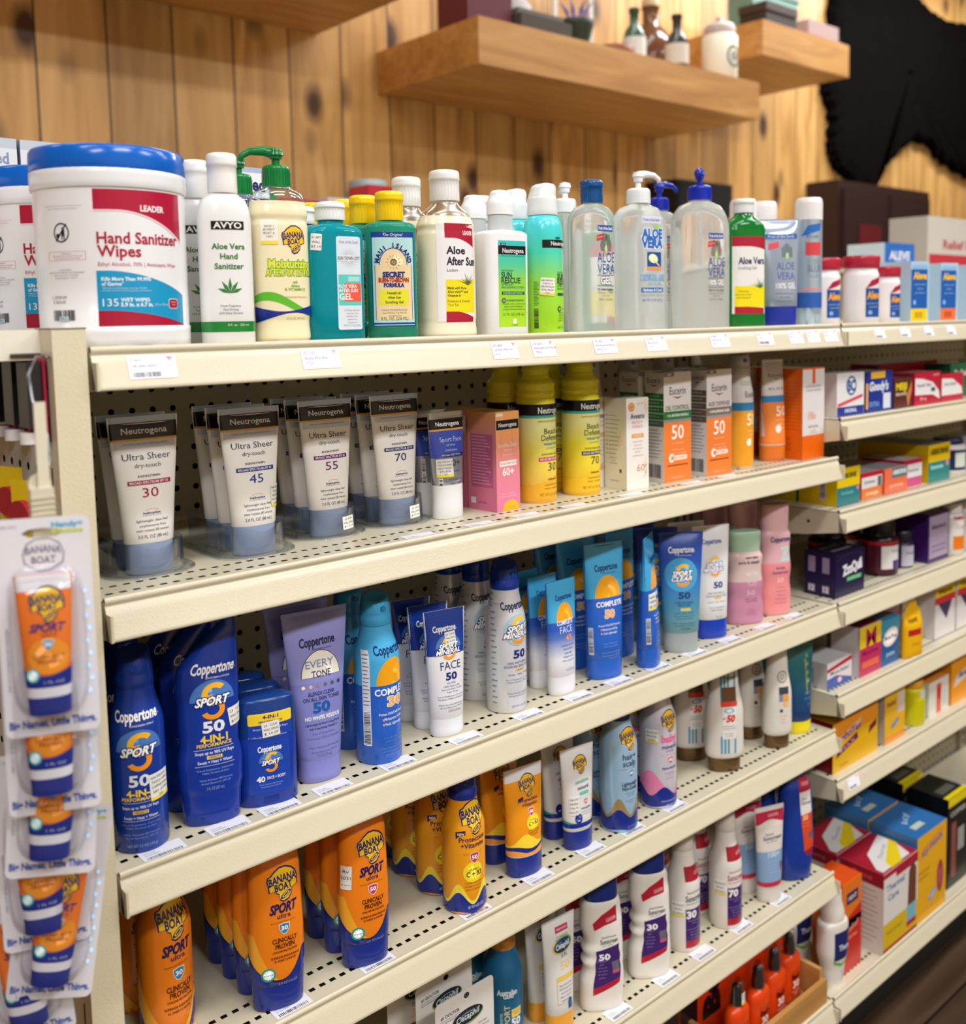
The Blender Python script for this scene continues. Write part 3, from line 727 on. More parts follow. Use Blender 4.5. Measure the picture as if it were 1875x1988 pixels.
def CAPM(c, r=0.35): return M(c, r)
def simple(name, cat, body_keys, body_mat, cap_keys=None, cap_mat=None, art=None, cap_name='cap', seg=36, cap_art=None, base=0.22, extra_parts=None, body_name='body'):
    p = Pack(name, cat); L = Loft(body_keys, seg); mb = MB(); L.build(mb, M(body_mat) if isinstance(body_mat, str) else body_mat)
    A = Art(mb, L, base); p.surf = L; p.art = A
    if art: art(A)
    p.part(body_name, mb)
    if cap_keys:
        C = Loft(cap_keys, seg); mb = MB(); C.build(mb, M(cap_mat) if isinstance(cap_mat, str) else cap_mat)
        if cap_art: cap_art(Art(mb, C, base))
        p.part(cap_name, mb)
    if extra_parts: extra_parts(p)
    return p
def tube_keys(H, hc, a0, b0, a1, crimp=7, mid=None):
    k = [(hc - .5, a0 - .8, b0 - .8, 2.1, 'l'), (hc + .5, a0, b0, 2.1, 'l')]
    k += [(hc + (H - hc) * .45, a0 + (a1 - a0) * .45, b0 * .72, 2.1, 'l'), (H - crimp, a1, 1.6, 2.6, 'l'), (H - crimp + .5, a1, 0.9, 4, 'l'), (H, a1, 0.8, 4, 'l')]
    return k
def cap_keys(hc, a, b, n=2.2): return [(0, a - 1.2, b - 1.2, n, 'l'), (1.5, a - .1, b - .1, n, 'l'), (hc, a, b, n, 'l')]

# ---------------------------------------------------------------- white lotion tube with black band
WHITE = '#e9e4de'
def neutro_tube(num, col):
    def art(A):
        A.cal(600, 1730, 155)
        A.band(600, 645, M('#b4bfd4', 0.3), 0)
        A.band(645, 760, M('#17171b', 0.3), 1); A.band(760, 774, '#eea840', 1)
        A.wave(lambda u: 774, lambda u: 830, -A.S.U, A.S.U, M('#cfd3de', .38), 0)
        A.t('Neutrogena', 703, 42, '#f2f0ee', w=45, layer=3, bold=.012); A.t('DERMATOLOGIST RECOMMENDED BRAND', 797, 9, '#55607c', w=45)
        A.t('Ultra Sheer', 886, 46, '#3c3f55', w=48, layer=2); A.t('dry-touch', 950, 30, '#3c3f55', w=26)
        A.t('sunscreen', 1022, 22, '#3c3f55', w=22, bold=.01); A.rect(-21, 1055, 22, 1087, col, 1); A.t('BROAD SPECTRUM SPF ' + num, 1071, 17, '#f0e8f0', w=38, bold=.02)
        A.t(num, 1143, 66, col, w=16, layer=2)
        A.ell(0, 1278, 7, 2.6, '#e8a860', 1, 20, 160, inner=.86); A.t('helioplex', 1288, 15, '#2c3a78', w=17, bold=.03); A.t('broad spectrum uva.uvb', 1305, 7, '#2c3a78', w=19)
        A.lines(['lightweight clean feel', 'oxybenzone free', 'water resistant (80 minutes)'], 1342, 34, 19, '#55586a', w=[31, 26, 33]); A.t('3.0 FL OZ (88 mL)', 1455, 24, '#4c4f60', w=30)
    p = simple('sunscreen_tube', 'sunscreen tube', tube_keys(155, 31, 24.5, 15, 35, 7), '#f3eee8', cap_keys(31, 23.6, 14.6), M('#8e9cba', .3), art)
    return p
N30, N45, N55, N70 = neutro_tube('30', '#a82348'), neutro_tube('45', '#2b3f94'), neutro_tube('55', '#6a2070'), neutro_tube('70', '#232a6c')

def a_sf(A):
    A.cal(543, 1290, 131)
    A.band(543, 590, M('#b9bcc2', .25, 0.6), 0); A.band(590, 660, M('#15151a', .3), 1); A.band(660, 672, '#e6a040', 1); A.band(672, 860, M('#3f52b0', .3), 0)
    A.t('Neutrogena', 625, 30, '#f2f0ee', w=36, layer=3, bold=.02); A.t('Sport Face', 733, 32, '#c3cdf0', w=34, u=2); A.t('oil-free', 772, 15, '#c3cdf0', w=14); A.t('sunscreen', 806, 15, '#c3cdf0', w=18)
    A.rect(-14, 830, 20, 852, '#20254e', 1); A.t('BROAD SPECTRUM', 841, 12, '#e6e8f4', w=28); A.t('70+', 898, 46, '#34384c', w=18, u=3)
    A.t('helioplex', 955, 12, '#2c3a78', w=12, u=4); A.lines(['won\'t clog pores', 'sweat + water', 'resistant'], 1010, 28, 13, '#3c3f50', u=3); A.t('2.5 FL OZ', 1090, 19, '#3c3f50', w=18, u=3)
    A.rect(-20, 880, -15, 1110, '#f0f0f0', 1); A.bars(-19.5, 885, -15.5, 1105, '#222228', vert=True)
SF = simple('sunscreen_tube', 'sunscreen tube', tube_keys(131, 42, 21.5, 14.5, 28, 7), M('#a9acb2', .28, .55), cap_keys(42, 21, 14), '#e6e6e8', a_sf)

# spray cans: generic aluminium can with domed shoulder and actuator cap
def can_keys(r, hb, hs, rn): return [(0, r - 1.5, r - 1.5, 2, 'l'), (1.8, r, r, 2, 'l'), (hb, r, r, 2, 's'), (hb + hs, rn, rn, 2, 'l'), (hb + hs + 1, rn, rn, 2, 'l')]
def slant_cap(z0, r, h, mat, nozzle='#0f3f96', grooves=True, dome=False, slope=5.0):
    """spray actuator: ribbed collar, slanted dished top and a nozzle hole at the front"""
    mb = MB(); seg = 40; vs = []; lv = [(0, r), (1, r + .3), (h * .33, r + .2), (h * .36, r - .6), (h * .42, r - .4), (h * .8, r - 1.6)]
    for z, q in lv:
        for i in range(seg):
            a = 2 * math.pi * i / seg; g = .35 * math.cos(a * 20) if grooves and z > h * .35 else 0
            vs.append(((q + g) * math.cos(a) / 1000, (q + g) * math.sin(a) / 1000, (z0 + z) / 1000))
    n = len(lv)
    for q, dz in ((r - 2.5, h * .97), (r - 4.5, h), (r - 8, h * .96), (1, h * .92)):
        for i in range(seg):
            a = 2 * math.pi * i / seg; vs.append((q * math.cos(a) / 1000, q * math.sin(a) / 1000, (z0 + dz + (slope * math.sin(a + .5) * q / r)) / 1000)); 
    n += 4
    mb.add(vs, [(k * seg + i, k * seg + (i + 1) % seg, (k + 1) * seg + (i + 1) % seg, (k + 1) * seg + i) for k in range(n - 1) for i in range(seg)], mat, True)
    mb.add(vs[-seg:], [tuple(range(seg))], mat, True)
    mb.cyl((0, (-r - .3) / 1000, (z0 + h * .62) / 1000), .0032, .002, M(nozzle, .4), 14, 'y')
    return mb

def complete_band(A, ytop, ysplit, top='#4fb2e6'):
    A.band(ytop, ysplit, M(top, .35), 0)

# blue 4-in-1 sport spray
def c1():
    p = Pack('spray_can', 'spray can'); L = Loft(can_keys(25.2, 118, 38, 17.5)); mb = MB(); L.build(mb, M('#173a9a', .3)); A = Art(mb, L).cal(490, 1905, 189)
    ct_logo(A, 0, 905, 41, sub='SUNSCREEN SPRAY'); sport_logo(A, 1, 1160, 42)
    A.t('50', 1372, 78, '#e9edf6', w=18, bold=.04); A.t('4-IN-1', 1462, 46, '#f6cf3c', w=24, bold=.05); A.t('PERFORMANCE', 1505, 24, '#f6cf3c', w=34, bold=.03)
    A.rect(-17, 1530, 18, 1533, '#c9d4f0', 1); A.t('Stops up to 98% UV Rays', 1565, 20, '#dfe6f8', w=34, bold=.02); A.rect(-7, 1590, 7, 1614, '#f6cf3c', 1); A.t('+RESISTS', 1602, 14, '#1c2a78', w=12, bold=.03)
    A.t('Sweat + Heat + Water', 1640, 20, '#dfe6f8', w=32, bold=.02); A.rect(-17, 1662, 18, 1665, '#c9d4f0', 1)
    A.lines(['Free of Oxybenzone, Octinoxate,', 'PABA, Parabens & Dyes', '', 'Water Resistant (80 Minutes)', 'Broad Spectrum SPF 50'], 1690, 24, 13, '#7f9ade', w=[36, 28, 0, 34, 30]); A.t('NET WT 5.5 OZ (156 g)', 1845, 20, '#8fa8e6', w=28)
    p.surf = L; p.part('can', mb); p.part('spray_cap', slant_cap(157, 17.5, 32, M('#12348c', .3)))
    return p
C1 = c1()
# slant topped lotion bottle
def c2(mark='50'):
    keys = [(31, 30, 16, 2.4, 's'), (40, 31.5, 17, 2.4, 's'), (62, 32, 17.5, 2.4, 's'), (82, 29, 16, 2.4, 's'), (110, 30, 16.5, 2.4, 's'), (140, 31, 16, 2.4, 's'), (165, 31, 13, 2.4, 's'), (180, 30, 10, 2.4, 'l'), (188, 28, 8, 2.4, 'l')]
    p = Pack('lotion_bottle', 'lotion bottle'); L = Loft(keys, top=True); mb = MB(); 
    A = Art(mb, L)
    # slanted crown: loft shifted towards the right as it rises
    L2 = Loft(keys[:5] + [(140, 31, 16, 2.4, 'l'), (158, 29.5, 14, 2.4, 'l', 1.5), (176, 21.5, 11, 2.4, 'l', 9.5), (194, 11.5, 8, 2.4, 'l', 19), (202, 6.5, 5.5, 2.2, 'o', 23.5), (206.5, 3, 3, 2, 'l', 25)]); L2.build(mb, M('#16389c', .3)); A = Art(mb, L2).cal(400, 1715, 190)
    ct_logo(A, 3, 610, 42, sub='SUNSCREEN LOTION'); sport_logo(A, 3, 835, 42)
    A.t(mark, 1015, 74, '#eef1f8', w=20, u=3, bold=.05); A.t('4-IN-1', 1100, 50, '#f6cf3c', w=26, u=3, bold=.05); A.t('PERFORMANCE', 1144, 24, '#f6cf3c', w=34, u=3, bold=.03)
    A.rect(-17, 1170, 22, 1173, '#c9d4f0', 1); A.t('Stops up to 98% UV Rays', 1195, 20, '#dfe6f8', w=38, u=3, bold=.02); A.rect(-5, 1218, 10, 1240, '#f6cf3c', 1); A.t('+RESISTS', 1229, 14, NAVY, w=12, u=2.5, bold=.03)
    A.t('Sweat + Heat + Water', 1258, 20, '#dfe6f8', w=34, u=3, bold=.02); A.rect(-17, 1282, 22, 1285, '#c9d4f0', 1)
    A.lines(['Free of Oxybenzone, Octinoxate,', 'PABA, Parabens & Dyes', '', 'Water Resistant (80 Minutes)', 'Broad Spectrum SPF 50'], 1312, 24, 13, '#93aae8', u=3, w=[36, 26, 0, 32, 28]); A.t('7 FL OZ (207 mL)', 1448, 22, '#93aae8', w=17, u=2)
    p.surf = L2; p.part('body', mb)
    C = Loft([(0, 26, 14, 2.4, 'l'), (2, 27.5, 15.5, 2.4, 'l'), (31, 29.5, 16, 2.4, 'l')]); mb = MB(); C.build(mb, M('#15359a', .28)); A = Art(mb, C); A.rect(-16, 12, 16, 13, '#0f2a7c', 0); p.part('cap', mb)
    return p
C2 = c2()
def c3():
    p = Pack('sunscreen_stick', 'sunscreen stick'); L = Loft([(0, 29.5, 15, 2.3, 'l'), (1.5, 30.5, 16, 2.3, 'l'), (72, 30.5, 16, 2.3, 'l'), (73.5, 30, 15.6, 2.3, 'l')]); mb = MB(); L.build(mb, M('#16389c', .32)); A = Art(mb, L).cal(810, 1575, 112)
    A.rrect(0, 1290, 43, 55, 2.5, M('#1d44ac', .3), 0); ct_logo(A, 0, 1155, 24, lay=2); sport_logo(A, 1, 1255, 24, lay=2); A.t('40', 1372, 38, '#eef1f8', u=-10, w=8, bold=.05, layer=3); A.t('FACE + BODY', 1368, 20, '#eef1f8', u=6, w=19, bold=.03, layer=3)
    A.lines(['Water Resistant (80 Minutes)', 'Broad Spectrum SPF 40'], 1412, 18, 10, '#9db4ee', w=[24, 20], layer=3); A.rrect(0, 1530, 16, 8, 1, M('#112e86', .3), 0)
    p.surf = L; p.part('body', mb)
    C = Loft([(73.5, 30.5, 16, 2.3, 'l'), (98, 30.5, 16, 2.3, 'l'), (109, 29, 14, 2.3, 'o'), (115, 12, 5, 2.3, 'l')]); mb = MB(); C.build(mb, M('#153a80', .3)); A = Art(mb, C).cal(790, 1080, 42); A.zt = None
    A.rrect(2, 83, 46, 30, 2, M('#1d44ac', .3), 0); A.rrect(2, 93, 46, 12, 2, M('#f6d433', .35), 1); A.t('4-IN-1', 95, 3.6, NAVY, u=2, w=16, bold=.04, layer=3); A.t('PERFORMANCE', 90, 2.2, NAVY, u=2, w=24, bold=.03, layer=3)
    A.t('Stops up to 98% UV Rays', 83, 1.8, '#dfe6f8', u=2, w=36, layer=3); A.t('Sweat + Heat + Water', 74, 1.8, '#dfe6f8', u=2, w=34, layer=3); p.part('cap', mb); p.capsurf = C
    return p
C3 = c3()
def a_c4(A):
    A.cal(180, 1410, 188)
    A.rect(-A.S.U, 690, A.S.U, 1300, M('#8285c8', .35), 0)
    ct_logo(A, 0, 400, 40, '#23264e', 'SUNSCREEN LOTION'); z = 655
    A.ell(2, 650, 22.5, 28, '#3a3a48', 1, 0, 180); A.ell(2, 650, 21.8, 27.2, M('#f3efe2', .4), 2, 0, 180)
    A.t('EVERY', 560, 52, '#8d93c0', u=1, w=32, layer=4, bold=.015); A.t('TONE', 632, 44, '#3a3c58', u=2, w=22, layer=4, bold=.02)
    for i, c in enumerate(('#f0cbbb', '#c89a88', '#8b6a62', '#5f4a4a', '#3c3036', '#2a2028')): A.ell(-19 + i * 8.2, 715 - i * 0, 2.0, 2.0, c, 2)
    A.t('BLENDS CLEAR', 768, 26, '#2a2f66', u=1, w=30, bold=.03); A.t('ON ALL SKIN TONES', 806, 26, '#2a2f66', u=1, w=42, bold=.03); A.t('50', 868, 70, '#1d5aa8', u=0, w=18, bold=.07)
    A.t('NO WHITE RESIDUE', 940, 26, '#f2f2f8', u=1, w=40, bold=.04); A.lines(['Lightweight & Won\'t Clog Pores', 'with Nourishing Vitamin E'], 985, 30, 16, '#2a2f66', u=1, w=[40, 32], bold=.02)
    A.lines(['Free of Oxybenzone,', 'Octinoxate, PABA & Phthalates', '', 'Water Resistant (80 Minutes)', 'Broad Spectrum SPF 50'], 1052, 33, 15, '#5e62a8', u=1, w=[26, 38, 0, 36, 30]); A.t('7 FL OZ (207 mL)', 1210, 22, '#5e62a8', w=17)
C4 = simple('sunscreen_tube', 'sunscreen tube', tube_keys(188, 25, 24, 16, 38, 5), M('#8f90ce', .38), cap_keys(25, 24, 16), M('#8486cc', .35), a_c4)
C4G = grad('lilac_tube', [(0, '#8285c8'), (.55, '#8a8ccc'), (1, '#a094be')], 0.03, 0.188)
def a_complete(num, tw, H, yt, yb, ysp, u=0):
    pass
def c5():
    p = Pack('spray_can', 'spray can'); L = Loft(can_keys(26, 118, 38, 17.5)); mb = MB(); L.build(mb, M('#2a63cc', .33)); A = Art(mb, L).cal(540, 1915, 178)
    A.band(540, 1212, M('#4bb0e4', .33), 0); ct_logo(A, 4, 900, 42, '#15306e'); A.ell(5, 1208, 21, 30, '#f6a81c', 1, 0, 180)
    A.t('COMPLETE', 1268, 56, '#f2f4f8', u=5, w=46, bold=.05); A.t('30', 1360, 82, '#f9b45a', u=7, w=20, bold=.05, out='#f2f4f8', ow=.05)
    A.lines(['Proven UVA/UVB Protection', 'Moisturizes All Day', 'Feels Lightweight'], 1465, 46, 24, '#e6ecf8', u=5, w=[38, 26, 24], bold=.02)
    for yy in (1517, 1560): A.ell(-9, yy, 1.4, 1.4, '#f6a0a0', 2, inner=.4)
    A.lines(['Free of Oxybenzone,', 'Octinoxate, PABA', '', 'Water Resistant (80 Minutes)', 'Broad Spectrum SPF 30'], 1680, 30, 14, '#6c98e6', u=5, w=[28, 26, 0, 36, 30]); A.t('NET WT 5.5 OZ (156 g)', 1835, 20, '#6c98e6', u=6, w=28)
    A.rect(-33, 895, -23, 1740, '#e8ecf4', 1); A.bars(-32, 1440, -24, 1735, '#33363f', vert=True)
    for i in range(14): A.rect(-32, 930 + i * 34, -24 - (i % 3), 938 + i * 34, '#55607a', 2)
    p.surf = L; p.part('can', mb); p.part('spray_cap', slant_cap(157, 17.5, 31, M('#3fa3d6', .33), '#2a7fb6')); return p
C5 = c5()
def a_c6(A):
    A.cal(545, 1670, 152)
    A.band(540, 940, M('#1e3f9e', .32), 0); ct_logo(A, -2, 705, 30); sport_logo(A, 2, 880, 32, 'MINERAL', disc='#4f7fc8', lay=1)
    A.t('FACE', 1035, 70, '#3c3f66', u=3, w=27); A.t('50', 1130, 62, NAVY, u=3, w=14, bold=.05); A.t('OIL FREE', 1190, 16, '#4c5080', u=2, w=12)
    A.lines(['100% Naturally', 'Sourced Zinc Oxide', 'Tear Free'], 1218, 26, 14, '#4c5080', u=3, w=[22, 28, 16]); A.lines(['Free of Oxybenzone, Octinoxate,', 'Parabens, PABA & Phthalates', '', 'Water Resistant (80 Minutes)', 'Broad Spectrum SPF 50'], 1305, 25, 13, '#4c5080', u=2, w=[36, 34, 0, 34, 30]); A.t('2.5 FL OZ (74 mL)', 1437, 20, '#4c5080', u=5, w=17)
C6 = simple('sunscreen_tube', 'sunscreen tube', tube_keys(152, 22, 21.5, 15, 27.5, 4), M('#e6e5ea', .38), cap_keys(22, 21, 14.6), '#e4e6ec', a_c6)
def c7():
    p = Pack('spray_can', 'spray can'); L = Loft(can_keys(26.2, 112, 44, 18)); mb = MB(); L.build(mb, M('#dcdde2', .3, .15)); A = Art(mb, L).cal(230, 1470, 180)
    ct_logo(A, 0, 520, 38, '#23306c'); sport_logo(A, 2, 735, 40, 'MINERAL', disc='#a8c4d8', full=True)
    A.t('50', 945, 68, NAVY, u=3, w=18, bold=.05); A.lines(['100% NATURALLY', 'SOURCED ZINC OXIDE'], 1020, 32, 20, '#4c5488', u=2, w=[34, 42], bold=.01); A.rect(-4, 1075, 10, 1095, '#e8c860', 1); A.t('+RESISTS', 1085, 12, NAVY, u=3, w=12)
    A.t('Sweat   Heat   Water', 1122, 17, '#4c5488', u=3, w=34); A.lines(['Free of Oxybenzone, Octinoxate,', 'PABA, Parabens, Phthalates'], 1168, 24, 13, '#6c749c', u=2, w=[38, 34]); A.lines(['Water Resistant (80 Minutes)', 'Broad Spectrum SPF 50'], 1290, 24, 14, '#6c749c', u=2, w=[36, 30]); A.t('NET WT 5 OZ (141 g)', 1408, 20, '#6c749c', u=3, w=26)
    A.lines(['Coppertone'], 500, 20, 20, '#9a9eb4', u=-30)
    for i in range(20): A.rect(-36, 420 + i * 50, -28 - (i % 3) * 1.5, 432 + i * 50, '#8c90a4', 1)
    p.surf = L; p.part('can', mb); p.part('spray_cap', slant_cap(157, 18, 32, M('#183a9c', .3))); return p
C7 = c7()
CFACE = grad('blue_white_print', [(0, '#e9e7ee'), (.22, '#e6e6f0'), (.5, '#5a78c8'), (.62, '#2a5cc0'), (1, '#2a5cc0')], 0.028, 0.125)
def a_c8(A):
    A.cal(545, 1305, 152); A.band(545, 815, M('#46aee2', .33), 0); ct_logo(A, 1, 655, 29, '#1a3a80'); A.ell(1, 812, 15, 24, '#f6a81c', 1, 0, 180)
    A.t('COMPLETE', 822, 28, '#eef2fa', u=0, w=28, bold=.05); A.t('FACE', 870, 44, '#dfe6f6', u=1, w=22); A.t('45', 926, 34, '#f2a060', u=4, w=10, bold=.05)
    A.lines(['PROVEN UVA/UVB', 'PROTECTION', 'Lightweight', 'Weightless feel', 'Won\'t clog pores'], 975, 25, 12, '#3c4a8c', u=2, w=[22, 16, 14, 18, 22]); A.t('2.5 FL OZ (74 mL)', 1138, 14, '#6c749c', u=4, w=16)
C8 = simple('sunscreen_tube', 'sunscreen tube', tube_keys(152, 25, 22, 14, 27.5, 3), CFACE, cap_keys(25, 21.6, 13.6), '#e8e8ee', a_c8)
def a_comp(num):
    def art(A):
        A.cal(312, 1210, 188); A.band(312, 670, M('#46aee2', .33), 0); ct_logo(A, 1, 470, 37, '#1a3068', 'SUNSCREEN LOTION'); A.ell(2, 668, 21, 30, '#f6a81c', 1, 0, 180)
        A.t('COMPLETE', 710, 32, '#eef2fa', u=3, w=42, bold=.05); A.t(num, 777, 50, '#f9b45a', u=2, w=15, bold=.06, out='#eef2fa', ow=.04)
        A.lines(['Proven UVA/UVB Protection', 'Moisturizes All Day', 'Feels Lightweight'], 850, 26, 14, '#e0e8f8', u=2, w=[36, 24, 22], bold=.02)
        for yy in (876, 902): A.ell(-12, yy, 1.3, 1.3, '#f6a0a0', 2, inner=.4)
        A.lines(['Free of Oxybenzone,', 'Octinoxate, PABA', '', 'Water Resistant (80 Min)', 'Broad Spectrum SPF ' + num], 970, 20, 10, '#7ea6ea', u=2, w=[24, 22, 0, 30, 28]); A.t('7 FL OZ (207 mL)', 1070, 14, '#7ea6ea', u=5, w=16)
        A.rect(-31, 860, -24, 1040, '#e8ecf4', 1); A.bars(-30.5, 865, -24.5, 1035, '#33363f', vert=True)
    return art
C9 = simple('sunscreen_tube', 'sunscreen tube', tube_keys(188, 28, 27, 17, 33, 3), M('#2a64c8', .35), cap_keys(28, 26.6, 16.6), M('#2a62c6', .35), a_comp('50'))
C10 = simple('sunscreen_tube', 'sunscreen tube', tube_keys(188, 28, 25, 17, 33, 3), M('#2a64c8', .35), cap_keys(28, 24.6, 16.6), M('#2a62c6', .35), a_comp('30'))
CLEARG = grad('clear_blue_print', [(0, '#7ba8a8'), (.28, '#4c94b4'), (.5, '#3a80c8'), (.72, '#2350b0'), (1, '#1c3f9e')], 0.03, 0.175)
def a_c11(A):
    A.cal(240, 1040, 179); ct_logo(A, 0, 355, 38, '#f2f4f8', 'SUNSCREEN LOTION'); A.ell(-1, 520, 25, 25, '#4aa6d8', 0); sport_logo(A, 1, 522, 38, 'CLEAR', disc=None, full=True)
    A.t('50', 655, 40, '#1c4880', u=3, w=17, bold=.05); A.lines(['GOES ON CLEAR,', 'FEELS COOL'], 702, 18, 11, '#1c4880', u=3, w=[28, 20], bold=.02); A.rect(-3, 740, 12, 758, '#e6d060', 1); A.t('Sweat  Heat  Water', 772, 9, '#1c4880', u=3, w=30)
    A.lines(['Free of Oxybenzone,', 'Octinoxate & PABA', '', 'Water Resistant (80 Min)', 'Broad Spectrum SPF 50'], 792, 16, 8, '#2a5c88', u=3, w=[32, 24, 0, 34, 28]); A.t('5 FL OZ (148 mL)', 876, 11, '#1c4880', u=4, w=14)
C11 = simple('sunscreen_tube', 'sunscreen tube', tube_keys(179, 30, 26.5, 16.5, 34, 4), CLEARG, cap_keys(30, 25.5, 16), M('#c4cdcc', .2, trans=.35), a_c11)
def a_c12(A):
    A.cal(195, 945, 175); ct_logo(A, 0, 300, 32, '#5c6cb0'); sport_logo(A, 2, 465, 34, 'MINERAL', disc='#d8dce6', full=True, dark='#3c4a90'); A.t('50', 588, 38, '#2c3f94', u=7, w=15, bold=.05)
    A.lines(['100% NATURALLY', 'SOURCED ZINC OXIDE'], 640, 20, 12, '#5c6498', u=4, w=[30, 36]); A.rect(0, 665, 12, 680, '#e8c860', 1); A.lines(['Sweat   Heat   Water', '', 'Free of Oxybenzone', 'PABA, Parabens'], 700, 18, 9, '#5c6498', u=4, w=[30, 0, 26, 22]); A.t('5 FL OZ', 800, 12, '#5c6498', u=6, w=10)
C12 = simple('sunscreen_tube', 'sunscreen tube', tube_keys(175, 30, 27, 16.5, 32, 4), '#e6e4e4', cap_keys(30, 26.5, 16), M('#1a3fb4', .3), a_c12)
def wave_bottle(H, hc, wmax, colb, colcap, art, capn='cap'):
    k = [(0, wmax - 3, 15, 2.3, 'l'), (2, wmax, 17, 2.3, 's'), (H * .18, wmax + .5, 18, 2.3, 's'), (H * .30, wmax - 2, 17, 2.3, 's'), (H * .42, wmax, 18, 2.3, 's'), (H * .58, wmax - 2.5, 17, 2.3, 's'), (H * .72, wmax - .5, 17.5, 2.3, 's'), (H - hc, wmax - 5, 15, 2.3, 'l')]
    return simple('lotion_bottle', 'lotion bottle', k, colb, [(H - hc, wmax - 5, 15, 2.3, 's'), (H - hc * .6, wmax - 4, 14.5, 2.3, 'l'), (H - 2, wmax - 3.5, 14.5, 2.3, 'l'), (H, wmax - 5.5, 12.5, 2.3, 'l')], colcap, art, capn)
def a_c13(A):
    A.cal(220, 855, 151); A.band(560, 860, M('#c888a4', .38), 0); A.t('pure & simple', 425, 20, '#3c3a4c', u=2, w=36, bold=.03); A.t('water babies', 392, 16, '#3c3a4c', u=6, w=22, bold=.03); A.t('tear free', 500, 34, '#f2e0e0', u=6, w=20); A.rect(-6, 480, 20, 530, M('#d8c8c4', .4), 0)
    A.t('50', 575, 30, '#e2b8c8', u=6, w=16); A.t('50', 635, 32, '#ecc8d4', u=4, w=14); A.lines(['ZINC OXIDE', 'SUNSCREEN'], 678, 16, 9, '#7c3c5c', u=5, w=[22, 20]); A.lines(['Free of dyes', 'and fragrance', 'Water resistant'], 750, 16, 8, '#b06c8c', u=5)
C13 = wave_bottle(151, 32, 31, '#dcc0bc', '#a9c8ac', a_c13)
def a_c14(A):
    A.cal(50, 790, 185); A.band(440, 800, M('#ee9294', .38), 0); A.t('Coppertone', 278, 34, '#34366c', u=4, w=38, bold=.04); A.rect(2, 330, 24, 430, M('#c9d8d8', .4), 0); A.t('K', 375, 60, '#e8a8b8', u=8, w=10); A.t('i', 375, 60, '#e8a8b8', u=17, w=3)
    A.t('kids', 470, 16, '#5c4c8c', u=3, w=16, bold=.03); A.t('Sunscreen Lotion', 500, 20, '#5c4c8c', u=3, w=30, bold=.03); A.t('50', 552, 30, '#f6c8c0', u=3, w=12, bold=.04); A.lines(['Tear free', 'Hypoallergenic', 'Pediatrician', 'Water resistant', 'Broad spectrum'], 600, 26, 10, '#a46c94', u=4)
C14 = wave_bottle(185, 42, 29.5, '#e2b0b8', '#e0b0b6', a_c14)
# ---------------------------------------------------------------- banana boat family
BBN = M('#1b2f8c', .3); BBO = M('#f28418', .32)
def wavy(A, y0, amp, ylow, col, lay=0, ph=0.0, thick=0, k=1.0, lean=0.0):
    U = A.S.U * .62
    f = lambda u: y0 + amp * math.cos((u / 27.0) * math.pi * k + ph) + lean * u
    if thick: A.wave(lambda u: f(u) - thick, f, -U, U, col, lay, 48)
    else: A.wave(f, lambda u: ylow, -U, U, col, lay, 48)
def a_bbsport(num, sh):
    def art(A):
        A.cal(219, 1305, 178)
        f_ = lambda u: max(930, 1108 - (.13 if u < 2 else .32) * (u - 2) ** 2); y_ = lambda u: max(780, 1106 - (.36 if u < 4 else .34) * (u - 4) ** 2); U_ = A.S.U * .62
        A.wave(y_, lambda u: 1300, -U_, U_, M('#f9b02c', .35), 0, 60); A.wave(lambda u: f_(u) - 7, lambda u: 1306, -U_, U_, M('#11163c', .3), 1, 60); A.wave(f_, lambda u: 1308, -U_, U_, BBN, 2, 60)
        bb_logo(A, 6, 462, 32, halo='#f28418', lay=1); A.t('SPORT', 620, 60, '#241c5c', u=6, w=29, bold=.06, sh=.3, layer=2, rot=2); A.t('ultra', 672, 30, '#3c2050', u=6, w=14, bold=.02)
        A.t('BROAD SPECTRUM SPF ' + num, 712, 9, '#7c3c10', u=5, w=26); shield(A, 6, 758, 10, num, '#2a86b8' if sh == 'b' else '#c8306c')
        A.t('CLINICALLY', 832, 30, '#5a2214', u=6, w=26, bold=.04); A.t('PROVEN', 872, 30, '#5a2214', u=6, w=20, bold=.04); A.t('UVA/UVB PROTECTION', 908, 14, '#5a2214', u=6, w=26, bold=.03); A.lines(['SUPERIOR ENDURANCE', 'VS. SWEAT & WATER*'], 945, 25, 14, '#5a2214', u=6, w=[30, 24], bold=.03)
        A.ell(-12, 1050, 7.2, 7.2, '#e8f2ee', 3); A.ell(-12, 1050, 7.6, 7.6, '#3a9c8c', 4, inner=.72); A.t('PROTECTION', 1052, 10, '#2a7c70', u=-12, w=9, layer=5)
        A.t('8 FL OZ (236 mL)', 1128, 18, '#8fa0d8', u=8, w=20, layer=4)
    return art
def bb_lotion(num, sh):
    k = [(28, 27, 15, 2.4, 's'), (45, 28.4, 16, 2.4, 's'), (80, 29, 17, 2.4, 's'), (115, 28, 17, 2.4, 's'), (150, 27, 16, 2.4, 's'), (170, 25, 13, 2.4, 'o'), (179, 14, 7, 2.2, 'l')]
    return simple('lotion_bottle', 'lotion bottle', k, BBO, [(0, 24.5, 13, 2.4, 'l'), (2, 26, 14.5, 2.4, 'l'), (28, 27.4, 15.2, 2.4, 'l')], BBN, a_bbsport(num, sh))
B2, B3 = bb_lotion('30', 'b'), bb_lotion('50', 'r')
